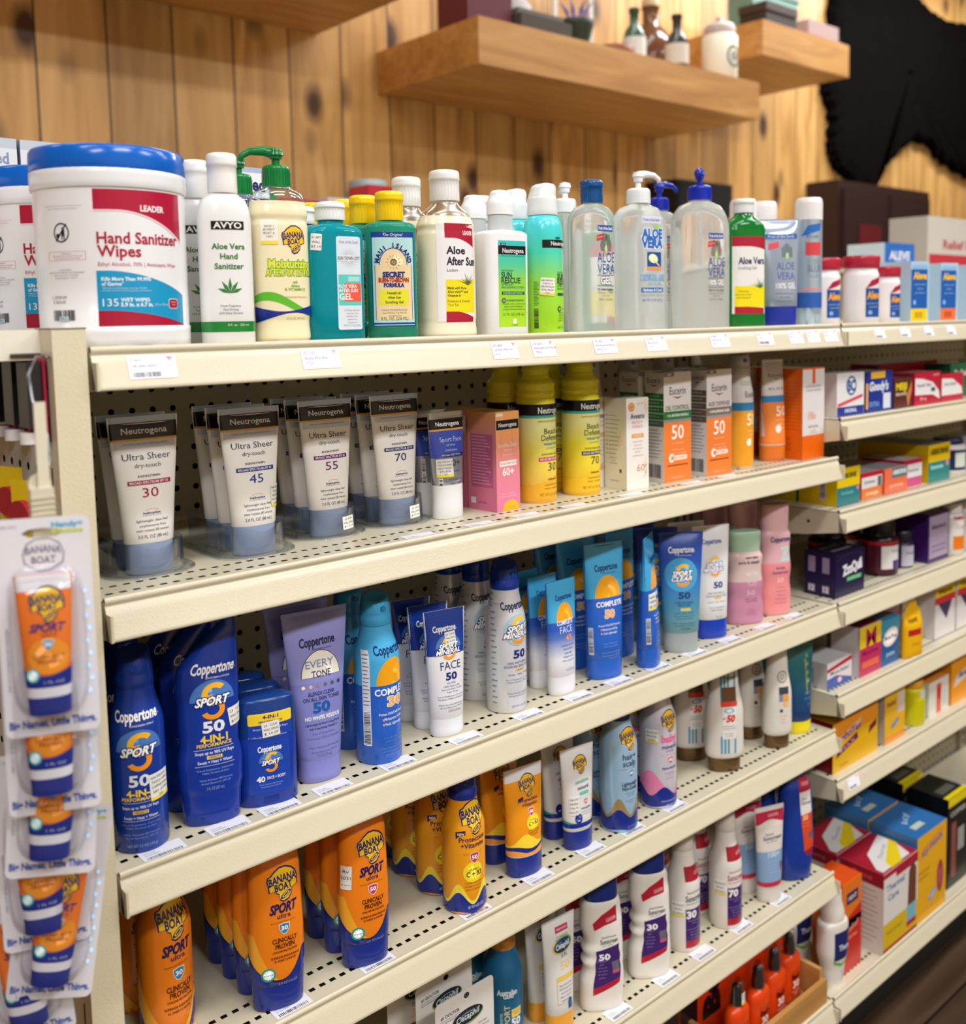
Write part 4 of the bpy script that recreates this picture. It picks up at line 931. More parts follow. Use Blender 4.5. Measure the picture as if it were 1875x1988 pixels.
def bb_can(bodymat, art, r=26.5, H=170, capmat=None, hb=100):
    p = Pack('spray_can', 'spray can'); L = Loft(can_keys(r, hb, 36, 17.5)); mb = MB(); L.build(mb, bodymat); A = Art(mb, L); art(A); p.surf = L; p.part('can', mb)
    p.part('spray_cap', slant_cap(hb + 37, 17.5, H - hb - 37, capmat or M('#1b2f8c', .3))); return p
def a_b1(A):
    A.cal(640, 1500, 145); 
    bb_logo(A, 6, 770, 35, halo='#f28418', lay=1); A.t('SPORT', 945, 62, '#241c5c', u=8, w=31, bold=.06, sh=.3, rot=2); A.t('ultra', 1000, 32, '#3c2050', u=8, w=15, bold=.02); A.t('BROAD SPECTRUM SPF 30', 1050, 10, '#7c3c10', u=7, w=26); shield(A, 8, 1105, 11, '30', '#2a86b8')
    A.t('CLINICALLY', 1190, 34, '#5a2214', u=9, w=28, bold=.04); A.t('PROVEN', 1232, 34, '#5a2214', u=9, w=22, bold=.04); A.t('UVA/UVB PROTECTION', 1270, 15, '#5a2214', u=9, w=28, bold=.03); A.lines(['SUPERIOR ENDURANCE', 'VS. SWEAT & WATER*'], 1310, 28, 15, '#5a2214', u=8, w=[32, 26], bold=.03)
    U_ = A.S.U * .5; f_ = lambda u: max(1330, 1540 - (.13 if u < 2 else .32) * (u - 2) ** 2); A.wave(lambda u: f_(u) - 60 - max(0, -u) * 4, lambda u: 1620, -U_, U_, M('#f9b02c', .35), 0, 60); A.wave(f_, lambda u: 1622, -U_, U_, BBN, 1, 60)
B1 = bb_can(BBO, a_b1, 27, 174, hb=108)
def a_b4(A):
    A.cal(525, 1405, 140)
    A.wave(lambda u: 1230 - 70 * math.cos((u + 14) / 18 * math.pi) , lambda u: 1405, -A.S.U * .6, A.S.U * .6, M('#fbe23a', .35), 0, 48)
    A.wave(lambda u: 1269 - 50 * math.cos((u + 14) / 18 * math.pi), lambda u: 1406, -A.S.U * .6, A.S.U * .6, M('#f4e6a0', .35), 1, 48); A.wave(lambda u: 1275 - 50 * math.cos((u + 14) / 18 * math.pi), lambda u: 1406, -A.S.U * .6, A.S.U * .6, BBN, 2, 48)
    bb_logo(A, 8, 652, 34, halo='#f7a21c', lay=1); A.raw([(-16, A.Z(748)), (-4, A.Z(738)), (-4, A.Z(770)), (-12, A.Z(780)), (-16, A.Z(805))], '#2a2466', 2); A.t('NEW', 765, 18, '#fbe9b0', u=-9.5, w=8, bold=.04, layer=3)
    A.t('Protection', 810, 38, '#5c2a4c', u=6, w=36, bold=.03); A.t('+Vitamins', 858, 38, '#5c2a4c', u=6, w=32, bold=.03); A.rect(-14, 903, 22, 906, '#f8c060', 1); A.t('BROAD SPECTRUM', 925, 12, '#d87c18', u=5, w=24)
    shield(A, 7, 960, 11, '50', '#b83a5c'); A.ell(5, 1072, 13, 13, '#fbe030', 1); A.t('VITAMINS', 1052, 18, '#5c2a2c', u=6, w=14, layer=3); A.t('C + B3', 1085, 38, '#4c2038', u=6, w=20, bold=.03, layer=3)
    A.lines(['12 HOUR HYDRATION', 'NOURISH & PROTECT', 'FROM UV DAMAGE'], 1155, 26, 14, '#8c4a14', u=5, w=[22, 22, 20]); A.t('NET WT 4.5OZ (127g)', 1342, 22, '#c8d0ec', u=8, w=22, layer=4, rot=4)
B4 = bb_can(M('#f6a41c', .32), a_b4, 26.5, 172, hb=102)
def a_b5(A):
    A.cal(310, 1145, 141); A.band(310, 405, M('#e4e2e2', .25), 1)
    A.wave(lambda u: 855 - 40 * math.cos(u / 24 * math.pi + .8), lambda u: 940, -A.S.U * .6, A.S.U * .6, M('#fbd93a', .35), 0, 40)
    A.wave(lambda u: 915 - 14 * math.cos(u / 26 * math.pi + 2.6), lambda u: 955, -A.S.U * .6, A.S.U * .6, BBN, 1, 40); A.wave(lambda u: 945 + 14 * math.cos(u / 24 * math.pi), lambda u: 985, -A.S.U * .6, A.S.U * .6, M('#f4a23c', .35), 2, 40); A.band(975, 1010, M('#eae8ea', .35), 3)
    bb_logo(A, 3, 452, 25, lay=1); A.raw([(-13, A.Z(540)), (-5, A.Z(530)), (-5, A.Z(552)), (-10, A.Z(560)), (-13, A.Z(575))], '#2a2466', 2); A.t('Protection', 562, 26, '#5c2a4c', u=4, w=27, bold=.03); A.t('+Vitamins', 596, 26, '#5c2a4c', u=4, w=24, bold=.03)
    shield(A, 5, 655, 8.5, '50', '#b83a5c'); A.ell(7, 738, 10.5, 10.5, '#fbe030', 1); A.t('C + B3', 745, 28, '#4c2038', u=7, w=15, bold=.03, layer=3); A.t('VITAMINS', 718, 10, '#5c2a2c', u=7, w=10, layer=3); A.lines(['12 HOUR HYDRATION', 'NOURISH & PROTECT', 'FROM UV DAMAGE'], 795, 18, 11, '#6c3210', u=7, w=[18, 18, 14]); A.t('4.5 FL OZ (133 mL)', 930, 15, '#2a2466', u=12, w=16, layer=4)
B5 = simple('sunscreen_tube', 'sunscreen tube', tube_keys(141, 27, 25.5, 17, 31, 4), M('#f29a1c', .32), cap_keys(27, 25.8, 17), BBN, a_b5)
def a_b6(A):
    A.cal(170, 940, 139)
    A.wave(lambda u: 735 + 0.9 * abs(u - 4) ** 1.1 * -1.0 + 15, lambda u: 768, -A.S.U * .6, A.S.U * .6, M('#3fa09c', .35), 0, 30); A.wave(lambda u: 735, lambda u: 768, -A.S.U * .6, A.S.U * .6, BBN, 1, 30); A.ell(-6, 700, 5.5, 7, BBN, 2); A.ell(-6, 706, 2.2, 2.2, '#dfe6ee', 3, 200, 340, inner=.5)
    bb_logo(A, 2, 302, 22, lay=1); A.t('sensitive', 425, 28, '#56b09c', u=3, w=22, bold=.02, rot=3); A.t('mineral', 472, 28, '#34407c', u=4, w=18, bold=.02, rot=3); A.rrect(5, 515, 16, 5, 2.4, '#6fc2ac', 1); A.rect(-8, 548, 20, 551, '#8fd0c0', 1)
    shield(A, 7, 582, 6.5, '50', '#c83a5c'); A.t('HYPOALLERGENIC', 630, 14, '#34407c', u=7, w=17, bold=.03); A.lines(['PEDIATRICIAN', 'RECOMMENDED'], 656, 18, 8, '#6fa0b0', u=7, w=[18, 16]); A.t('3 FL OZ (90 mL)', 805, 13, '#7c8098', u=10, w=12)
B6 = simple('sunscreen_tube', 'sunscreen tube', tube_keys(139, 26, 21.5, 14.5, 27.5, 4), '#e4e0de', cap_keys(26, 21.6, 14.6), BBN, a_b6)
def a_b7(A):
    A.cal(595, 1375, 157)
    A.wave(lambda u: 1190 - 62 * math.cos((u + 12) / 18 * math.pi), lambda u: 1376, -A.S.U * .6, A.S.U * .6, M('#b39a64', .35, .3), 0, 48); A.wave(lambda u: 1238 - 32 * math.cos((u + 12) / 18 * math.pi), lambda u: 1377, -A.S.U * .6, A.S.U * .6, BBN, 1, 48)
    bb_logo(A, 5, 712, 27, halo='#c9dcea', lay=1); A.t('hair+', 832, 40, '#3c4a60', u=5, w=22, bold=.02); A.t('scalp', 880, 40, '#3c4a60', u=5, w=22, bold=.02); A.rect(-12, 920, 22, 923, '#7c98b0', 1); shield(A, 7, 955, 9, '30', '#2a7cc0')
    A.t('Lightweight', 1025, 26, '#3c4a60', u=6, w=27, bold=.03); A.t('Non-Greasy', 1058, 26, '#3c4a60', u=6, w=26, bold=.03); A.lines(['Defends against', 'sun & heat', '', 'Broad spectrum', 'SPF 30'], 1092, 17, 10, '#6c88a4', u=6); A.t('NET WT 6 OZ', 1335, 14, '#7c90cc', u=8, w=16, layer=3, rot=4)
B7 = bb_can(M('#a4c9e6', .28, .2), a_b7, 26.7, 184, hb=120)
def a_b8(A):
    A.cal(440, 1215, 163)
    A.wave(lambda u: 1020 - 80 * math.cos((u + 26) / 36 * math.pi), lambda u: 1216, -A.S.U * .6, A.S.U * .6, M('#ec86ae', .35), 0, 48); A.wave(lambda u: 1088 - 32 * math.cos((u + 4) / 20 * math.pi), lambda u: 1217, -A.S.U * .6, A.S.U * .6, BBN, 1, 48)
    bb_logo(A, 6, 590, 27, halo='#d8d0e0', lay=1); A.t('baby', 712, 50, '#ec6ca0', u=6, w=27, bold=.06); A.t('mineral', 770, 30, '#3c4080', u=6, w=26, bold=.02); A.t('enriched', 800, 14, '#3c4080', u=6, w=14); A.rect(-10, 826, 24, 829, '#e8a0c0', 1)
    shield(A, 7, 868, 9, '50', '#d83a70'); A.t('PEDIATRICIAN', 924, 14, '#3c4080', u=6, w=26, bold=.03); A.lines(['RECOMMENDED', 'tear free', 'fragrance free'], 960, 18, 9, '#c06c9c', u=6); A.t('BROAD SPECTRUM SPF 50', 1158, 11, '#c8d0ec', u=5, w=26, layer=3); A.t('NET WT 6 OZ', 1188, 13, '#c8d0ec', u=8, w=18, layer=3)
B8 = bb_can(M('#d4d0dc', .3, .15), a_b8, 27, 187, hb=126)
def bottle_down(H, hc, a, art, col='#e2dcd4', capc='#6e5636', b=18):
    """flask standing on its cap"""
    k = [(hc, a * .82, b * .8, 2.2, 'i'), (hc + 14, a, b, 2.2, 's'), (hc + (H - hc) * .42, a * .98, b, 2.2, 's'), (H * .82, a * .70, b * .7, 2.2, 's'), (H - 6, a * .62, b * .62, 2.2, 'o'), (H, a * .3, b * .3, 2, 'l')]
    return simple('lotion_bottle', 'lotion bottle', k, col, [(0, a * .78, b * .74, 2.2, 'l'), (1.5, a * .82, b * .78, 2.2, 'l'), (hc, a * .84, b * .8, 2.2, 'l')], M(capc, .3, .6), art)
def a_b9(A):
    A.cal(245, 985, 168)
    for i, u in enumerate((-9, -3.5, 2, 7.5, 13)):
        if i % 2 == 0 or i == 1: A.rect(u - 1.5, 280, u + 1.5, 480, '#3f9cc0', 1); A.rect(u - 1.5, 720, u + 1.5, 845, '#3f9cc0', 1)
    A.t('Premium', 312, 22, '#8c6c4c', u=4, w=22, bold=.03, layer=3); A.rect(-9, 380, 15, 480, '#6c4630', 2); A.rrect(3, 495, 27, 8, 2, '#e0483c', 2); A.rect(-8, 515, 14, 740, '#eceae6', 2)
    A.ell(3, 540, 8, 4, '#4fa4c8', 3, inner=.7); A.t('SPF', 595, 12, '#d83030', u=-5, w=5, bold=.04, layer=4); A.t('50', 595, 46, '#d8302c', u=5, w=13, bold=.08, sh=.2, layer=4); A.lines(['BROAD SPECTRUM', 'SUNSCREEN LOTION', '', 'water resistant', 'reef friendly'], 650, 17, 8, '#5c5650', u=3, layer=4)
B9 = bottle_down(184, 22, 31, a_b9)
def a_b10(A):
    A.cal(155, 820, 159); A.ell(3, 310, 9, 10, '#8c8478', 1, inner=.78); A.ell(3, 310, 4, 4.5, '#8c8478', 1, inner=.6); A.rect(-4, 380, 14, 430, '#3c4456', 1); A.rect(-4, 430, 3, 480, '#8c90a0', 1); A.rect(4, 430, 14, 520, '#f2a850', 1); A.ell(0, 545, 3, 3, '#2c2c34', 1); A.t('30', 500, 30, '#f7d8a8', u=9, w=8, bold=.05, layer=3); A.lines(['sunscreen', 'lotion', 'SPF 30'], 580, 26, 10, '#e89c50', u=4)
B10 = bottle_down(172, 22, 25.5, a_b10, b=17)
TEALG = grad('teal_tube', [(0, '#10366c'), (.35, '#12446e'), (.6, '#175e70'), (1, '#1c6a68')], 0.02, 0.15)
def a_b11(A):
    A.cal(60, 712, 153); A.t('AUSTRALIAN GOLD', 300, 14, '#d8b848', u=10, w=60, vert=True, bold=.03)
    for i in range(4): A.ell(14, 150 + i * 60, 2.5, 4, '#6c9c5c', 1)
    A.lines(['CLEAR', 'SPORT', '30'], 420, 40, 20, '#4f9cb0', u=12)
B11 = simple('sunscreen_tube', 'sunscreen tube', tube_keys(153, 21, 23, 16, 30, 4), TEALG, cap_keys(21, 23, 16), M('#ecd818', .35), a_b11)
# ---------------------------------------------------------------- fifth shelf packs
AGG = grad('teal_can', [(0, '#0f6f96'), (.5, '#0c6590'), (1, '#0e5a86')], 0, .15)
def a_s2(A):
    A.cal(730, 1543, 135); A.t('Australian', 1050, 44, '#e8eef4', u=3, w=28, bold=.05, rot=-3); A.t('Gold', 1080, 36, '#e8eef4', u=4, w=14, bold=.05); A.ell(3, 975, 6, 8, '#3c5c70', 1, inner=.8)
    A.t('EXTREME', 1300, 20, '#cfe0ea', u=-6, w=26, vert=True); A.t('SPORT', 1260, 44, '#e6d690', u=2, w=34, vert=True, bold=.02); A.t('50', 1310, 60, '#e8eef4', u=15, w=14, bold=.06); A.rect(8, 1200, 24, 1270, '#f0d060', 1); A.lines(['broad spectrum', 'SPF 50'], 1220, 22, 10, '#2c3c50', u=16, w=[13, 8], layer=3)
S2 = bb_can(AGG, a_s2, 26.7, 166, M('#c98a30', .3, .3), hb=98)
def a_s3(A):
    A.cal(535, 1445, 160); A.rect(-8, 600, 14, 650, '#c8405c', 1); A.t('DERMATOLOGIST', 625, 14, '#f2dfe2', u=3, w=18, layer=3, bold=.03); A.lines(['#1 DOCTOR', 'RECOMMENDED'], 680, 22, 11, '#4c4c58', u=3, w=[20, 24])
    A.ell(3, 748, 16.5, 11, '#8cc04c', 1, rot=10); A.ell(1, 755, 16.5, 10.5, '#f0c84c', 1, rot=8); A.ell(2.5, 752, 15, 9, '#17426c', 2, rot=10); A.t('Cetaphil', 752, 40, '#f2f4f4', u=2.5, w=24, bold=.03, sh=.15, rot=5, layer=4); A.t('SUN', 828, 30, '#4c5468', u=3, w=10)
    A.t('50', 905, 62, '#f2cc84', u=4, w=15, bold=.02); A.ell(13, 895, 4, 5, '#f2d898', 1, inner=.8); A.rect(-12, 980, 19, 1020, '#ecc860', 1)
    for (a, b, c, d) in ((-12, 1020, -11.4, 1200), (18.4, 1020, 19, 1200), (-12, 1197, 19, 1201)): A.rect(a, b, c, d, '#c9a860', 1)
    A.lines(['Broad Spectrum', 'SPF 50 protects', 'and hydrates', 'water resistant', 'lightweight'], 1055, 30, 14, '#6c6c78', u=3, w=[22, 24, 18, 22, 16]); A.ell(9, 1210, 4, 6, '#1c4a8c', 2); A.rect(5, 1215, 13, 1260, '#1c4a8c', 2); A.rect(9, 1010, 9.1, 1011, '#ecc860', 1)
S3 = simple('sunscreen_tube', 'sunscreen tube', tube_keys(160, 28, 22, 15, 29, 4), '#e0dedb', cap_keys(28, 22, 14.6), M('#e8a02c', .35), a_s3)
S3B = S3
def leader_bottle(num):
    p = Pack('lotion_bottle', 'lotion bottle')
    k = [(0, 29, 16, 2.6, 'l'), (2.5, 31, 18, 2.6, 's'), (40, 32, 19, 2.6, 's', 1), (62, 28.5, 18, 2.6, 's', 3.4), (71, 30.5, 18.5, 2.6, 's', 1.8), (80, 28.2, 18, 2.6, 's', 3.6), (90, 30.3, 18, 2.6, 's', 1.8), (101, 27.8, 17.5, 2.6, 's', 3.6), (125, 30.5, 18, 2.6, 's', .5), (148, 29, 17, 2.5, 'o'), (162, 23, 15, 2.3, 'l')]
    L = Loft(k); mb = MB(); L.build(mb, M('#ece7e0', .33)); A = Art(mb, L).cal(445, 1303, 160)
    zz = A.Z
    A.raw([(-15, zz(655)), (-17, zz(600)), (-4, zz(540)), (17, zz(480)), (19, zz(485)), (19, zz(600)), (0, zz(620))], '#b81f38', 1); A.t('LEADER', 575, 26, '#e8a8b0', u=10, w=15, rot=12, layer=3, bold=.04)
    A.t('General Protection', 715, 18, '#4c4c58', u=4, w=22, rot=2); A.t('Sunscreen', 750, 36, '#3c3c48', u=4, w=26, bold=.02, rot=2); A.t('Lotion SPF ' + num, 782, 12, '#6c6c78', u=2, w=16)
    A.raw([(-14, zz(820)), (20, zz(785)), (23, zz(1050)), (-18, zz(1110))], '#41246c', 1); A.raw([(-18, zz(1110)), (23, zz(1050)), (22, zz(1090)), (-10, zz(1150)), (-18, zz(1165))], '#b81f38', 2)
    A.t(num, 870, 44, '#f2eef2', u=-3, w=15, bold=.06, layer=3); A.rrect(14, 950, 11, 14, 1.5, '#6c6a78', 2); A.rect(9, 985, 20, 1010, '#c05c74', 3); A.lines(['Broad Spectrum', 'SPF', 'UVA and UVB', 'water resistant', '80 minutes', 'oil free'], 900, 26, 11, '#9c8cb8', u=-6, w=[14, 6, 13, 14, 12, 9], layer=3)
    p.surf = L; p.part('body', mb)
    C = Loft([(161, 24, 16, 2.4, 'l'), (163, 25, 16.5, 2.4, 'l'), (192, 24, 16, 2.4, 'l'), (196, 22, 14, 2.4, 'l')]); mb = MB(); C.build(mb, M('#1a2e78', .3)); p.part('cap', mb); return p
S4, S5 = leader_bottle('50'), leader_bottle('30')
def a_ls(num, wc):
    def art(A):
        A.cal(540, 1360, 158)
        A.rect(-7, 665, 30, 775, '#a81c30', 1); A.t('LEADER', 720, 24, '#e0a0a8', u=16, w=14, layer=3, bold=.03); A.t('General Protection', 862, 20, wc, u=9, w=28); A.t('Sunscreen', 912, 48, wc, u=9, w=32, bold=.02); A.t('Clear Continuous Spray', 955, 14, wc, u=8, w=28)
        A.rect(-7, 1000, 30, 1262, '#41246c', 1); A.t(num, 1045, 56, '#f2eef2', u=3, w=16, bold=.07, layer=3); A.lines(['Broad Spectrum', 'SPF ' + num, '', 'UVA and UVB protection', 'water resistant', '80 minutes', 'no rub'], 1095, 24, 12, '#a090c0', u=8, w=[22, 8, 0, 26, 18, 14, 12], layer=3); A.rect(-7, 1262, 30, 1322, '#a81c30', 2)
    return art
def leader_spray(num, wc):
    p = Pack('spray_bottle', 'spray bottle'); L = Loft([(0, 24.5, 24.5, 2, 'l'), (2, 26, 26, 2, 'l'), (100, 26.2, 26.2, 2, 's'), (150, 16, 16, 2, 'l'), (156, 15.5, 15.5, 2, 'l')]); mb = MB(); L.build(mb, M('#e6e0da', .33)); A = Art(mb, L); a_ls(num, wc)(A); p.surf = L; p.part('body', mb)
    C = Loft([(156, 16, 16, 2, 'l'), (160, 16.4, 16.4, 2, 'l'), (180, 14.5, 14.5, 2, 'o'), (187, 6, 6, 2, 'l')]); mb = MB(); C.build(mb, M('#d6cfc6', .35)); p.part('cap', mb); return p
S6, S7 = leader_spray('30', '#3c3c48'), leader_spray('70', '#b04858')
def a_s8(A):
    A.cal(240, 1005, 160); A.band(240, 275, M('#e6e0dc', .35), 0); A.band(275, 375, M('#c42c4c', .35), 0); A.wave(lambda u: 360 - 18 * math.cos(u / 30 * 3.1), lambda u: 400, -A.S.U, A.S.U, M('#e4dcd4', .38), 1)
    A.t('LEADER', 310, 22, '#f0b8c0', u=6, w=20, layer=3, bold=.03); A.t('General', 455, 20, '#55586c', u=-4, w=16); A.t('Sunscreen', 485, 30, '#3c4058', u=2, w=36, bold=.02); A.t('lotion SPF 100+', 515, 12, '#55586c', u=0, w=22)
    A.band(590, 835, M('#86a6cc', .38), 0); A.t('100+', 615, 40, '#c8dce8', u=2, w=22, bold=.04); A.lines(['Broad spectrum', 'water resistant', 'UVA and UVB', 'protection'], 670, 28, 11, '#a8c0dc', u=0); A.rect(14, 690, 26, 740, '#5c6478', 2); A.rect(14, 740, 26, 765, '#d05c6c', 2); A.band(835, 885, M('#c42c4c', .35), 1)
S8 = simple('sunscreen_tube', 'sunscreen tube', tube_keys(160, 25, 22, 15, 29, 7), '#ddd4cc', cap_keys(25, 21.6, 14.6), '#d9d2cb', a_s8)
def a_s9(A):
    A.cal(60, 840, 187); z = A.Z
    A.raw([(0, z(90)), (24, z(80)), (24, z(180)), (0, z(190))], '#b02038', 1); A.t('LEADER', 130, 22, '#e8a0a8', u=13, w=16, layer=3, bold=.04); A.raw([(0, z(190)), (24, z(180)), (25, z(340)), (1, z(350))], '#e2dcd8', 1); A.t('Sport', 235, 20, '#4c5068', u=9, w=10, layer=3); A.t('Sunscreen', 265, 24, '#4c5068', u=13, w=20, layer=3, bold=.02)
    A.raw([(1, z(350)), (25, z(340)), (27, z(600)), (8, z(620))], '#e24a1c', 1); A.t('50', 372, 34, '#f4c8a8', u=10, w=10, layer=3, bold=.05); A.raw([(8, z(620)), (27, z(600)), (24, z(650)), (14, z(660))], '#a81c30', 2); A.rect(16, 480, 26, 530, '#6c6470', 2); A.lines(['broad spectrum', 'water resistant'], 410, 24, 9, '#f0a888', u=12, layer=3)
S9 = simple('lotion_bottle', 'lotion bottle', [(30, 31, 18, 2.4, 's'), (60, 33, 19, 2.4, 's'), (110, 32, 18, 2.4, 's'), (160, 29, 14, 2.4, 's'), (182, 20, 8, 2.4, 'o'), (187, 12, 5, 2.2, 'l')], M('#143a9a', .3), [(0, 27, 15, 2.4, 'l'), (2, 29, 16.5, 2.4, 'l'), (30, 31, 18, 2.4, 'l')], M('#12358e', .3), a_s9)
# Cetaphil hang cards (carton backed)
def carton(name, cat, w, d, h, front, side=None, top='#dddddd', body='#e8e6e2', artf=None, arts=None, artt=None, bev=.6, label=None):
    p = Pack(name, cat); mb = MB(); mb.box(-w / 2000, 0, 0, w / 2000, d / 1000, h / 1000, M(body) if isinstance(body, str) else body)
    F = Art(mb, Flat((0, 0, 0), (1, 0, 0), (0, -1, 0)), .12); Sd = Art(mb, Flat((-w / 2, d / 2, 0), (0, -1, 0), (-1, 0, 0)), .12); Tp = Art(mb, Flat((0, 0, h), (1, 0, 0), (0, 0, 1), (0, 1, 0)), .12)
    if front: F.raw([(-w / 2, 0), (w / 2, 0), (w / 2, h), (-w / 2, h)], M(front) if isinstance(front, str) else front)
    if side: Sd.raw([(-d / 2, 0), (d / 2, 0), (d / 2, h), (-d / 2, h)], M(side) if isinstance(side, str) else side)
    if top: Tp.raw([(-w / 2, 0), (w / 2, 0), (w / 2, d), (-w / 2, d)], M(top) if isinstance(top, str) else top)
    F.k = Sd.k = Tp.k = .2
    if artf: artf(F)
    if arts: arts(Sd)
    if artt: artt(Tp)
    p.part('carton_body', mb)
    mb = MB(); t_ = M(body) if isinstance(body, str) else body     # tucked closing flap
    mb.box(-w / 2000 + .001, .0005, h / 1000, w / 2000 - .001, .0012, h / 1000 + .0006, t_); p.part('flap', mb); p.w, p.d, p.h = w, d, h; p.front = Flat((0, 0, 0), (1, 0, 0), (0, -1, 0)); p.side = Flat((-w / 2, d / 2, 0), (0, -1, 0), (-1, 0, 0)); p.topf = Flat((0, 0, h), (1, 0, 0), (0, 0, 1), (0, 1, 0))
    return p
def f_cet(F0):
    class _S:      # the card face is drawn a little larger than its print units
        U = 60
        def map(self, uv, off): return F0.S.map(np.asarray(uv) * np.array([1.3, 1.13]), off)
    F = Art(F0.mb, F0.S, F0.k); F.S = _S(); F.ml = 1e9
    F.ell(2, 128, 3.2, 3.2, '#1c1a18', 2); F.t('#1 DOCTOR', 117, 3.6, '#2c2c34', u=-18, w=22, bold=.02); F.rect(-30, 112.5, -6, 112.9, '#2c2c34', 1); F.t('RECOMMENDED', 110, 2, '#6c6c78', u=-19, w=20)
    F.ell(3, 103, 19, 9.5, '#8c9c4c', 1); F.ell(3, 104, 18, 8.4, '#152434', 2); F.t('Cetaphil', 104, 6.5, '#cfd8cc', u=3, w=28, bold=.02, sh=.15, rot=2, layer=4); F.t('SUN', 90, 5, '#4c5468', u=-2, w=11); F.t('50', 79, 9, '#f0cc8c', u=0, w=17, bold=.03)
    F.rect(-14, 38, 14, 68, '#7a6020', 1); F.lines(['SHEER MINERAL', 'SUNSCREEN', 'DROPS'], 62, -7, 3, '#e8dcc0', w=[22, 18, 12], layer=3); F.lines(['ultra light', 'no white cast', 'for all skin'], 88, -4.5, 2.2, '#5c5c64', u=21)
def f_cet_card(name):
    p = Pack('carded_lotion', 'carded lotion'); mb = MB(); pts = []
    w, h, r = 92, 152, 6
    for cx_, cz_, a in ((w / 2 - r, h - r, 0), (-w / 2 + r, h - r, 90), (-w / 2 + r, r, 180), (w / 2 - r, r, 270)):
        for i in range(5): t_ = math.radians(a + i * 22.5); pts.append((cx_ + r * math.cos(t_), cz_ + r * math.sin(t_)))
    vs = [(x / 1000, 0, z / 1000) for x, z in pts] + [(x / 1000, .0008, z / 1000) for x, z in pts]; n = len(pts)
    mb.add(vs, [tuple(range(n)), tuple(range(n, 2 * n))] + [(i, (i + 1) % n, n + (i + 1) % n, n + i) for i in range(n)], M('#e2ddd6', .45)); f_cet(Art(mb, Flat((0, 0, 0), (1, 0, 0), (0, -1, 0)), .15)); p.part('card', mb)
    mb = MB(); mb.box(-.028, .0008, 0, .028, .024, .085, M('#cfa24a', .4)); p.part('carton_body', mb); return p
CET = f_cet_card('c')

# ---------------------------------------------------------------- second shelf cartons and cans
PINKG = grad('orange_to_pink_carton', [(0, '#e07aa4'), (.45, '#e98a94'), (.75, '#f2a266'), (1, '#f0a860')], 0, .128)
PINKS = grad('pink_carton_side', [(0, '#dc7298'), (.7, '#e08a8c'), (1, '#e8a060')], 0, .128)
def f_pink(F):
    F.rect(-20, 104, 20, 116, '#1c1a20', 1); F.t('Neutrogena', 110, 5, '#ececec', w=32, layer=3, bold=.02); F.rect(-20, 121, -8, 125, '#e8e0d8', 1); F.t('Invisible Daily', 84, 5, '#f6d8c0', w=34, bold=.02); F.t('defense', 78, 3.2, '#f6d8c0', w=14); F.t('face serum', 72, 3.2, '#f6d8c0', w=18)
    F.rect(-15, 57, 15, 64, '#f2ece4', 1); F.t('BROAD SPECTRUM', 60.5, 2.4, '#dc8a80', w=26, layer=3); F.t('60+', 50, 9.5, '#f6ece8', w=20, bold=.03); F.lines(['helps strengthen', 'hydrates and evens'], 22, -3.4, 1.8, '#f6d4dc', w=[26, 30])
    F.raw([(15 * math.cos(math.radians(a)) + 4, .3 + 13 * math.sin(math.radians(a))) for a in range(0, 181, 12)], '#f6b822', 1); F.t('1.7 FL OZ', 4, 2.4, '#b87818', u=4, w=14, layer=3)
    for (a, b, c, d) in ((-12, 70, -11.6, 100), (8, 70, 8.4, 100)): F.rect(a, b, c, d, '#d88a54', 1)
def s_pink(S):
    S.rect(-20, 30, 20, 98, '#c4628c', 0)
    for i in range(16): S.rect(-18, 34 + i * 4, 16 - (i % 4) * 3, 35.2 + i * 4, '#e6a4bc', 1)
    S.rect(-21, 8, -12, 16, '#ece4e8', 1); S.t('LOT 5031', 10, 2.6, '#7c3c5c', u=0, w=16)
PINK = carton('face_serum_carton', 'carton', 42, 52, 126, PINKG, PINKS, '#eeb068', PINKS, f_pink, s_pink)
def a_bd(num, cb, cs):
    def art(A):
        A.cal(540, 1180, 131); A.band(540, 612, M('#15151a', .28), 1); A.band(612, 628, '#3fa8a0', 2); A.t('Neutrogena', 580, 38, '#f0eeea', u=7, w=40, layer=4, bold=.015)
        A.t('DERMATOLOGIST RECOMMENDED', 650, 10, '#6c7438', u=4, w=34); A.t('Beach', 715, 36, '#34444c', u=6, w=22); A.t('Defense', 757, 36, '#34444c', u=6, w=30); A.t('water+sun', 795, 20, '#3f9cb8', u=7, w=26, bold=.03); A.t('protection', 822, 13, '#3f9cb8', u=7, w=18)
        A.t('sunscreen spray', 860, 18, '#4c4420', u=6, w=30); A.rect(-13, 882, 26, 908, cb, 1); A.t('BROAD SPECTRUM SPF ' + num, 895, 13, '#f2e8e8', u=6, w=34, layer=3, bold=.02); A.t(num, 945, 52, '#55504c', u=8, w=16, layer=3)
        A.wave(lambda u: 1035 - 32 * math.sin(u / 22), lambda u: 1180, -A.S.U, A.S.U, M(cs, .33), 0, 40); A.t('helioplex', 1025, 13, '#6c4c1c', u=8, w=16, bold=.03); A.lines(['oxybenzone free', 'water resistant'], 1060, 24, 13, '#8c6414', u=7, w=[24, 26]); A.t('NET WT 6.5 OZ (184 g)', 1125, 18, '#9c6c14', u=5, w=34, layer=3)
    return art
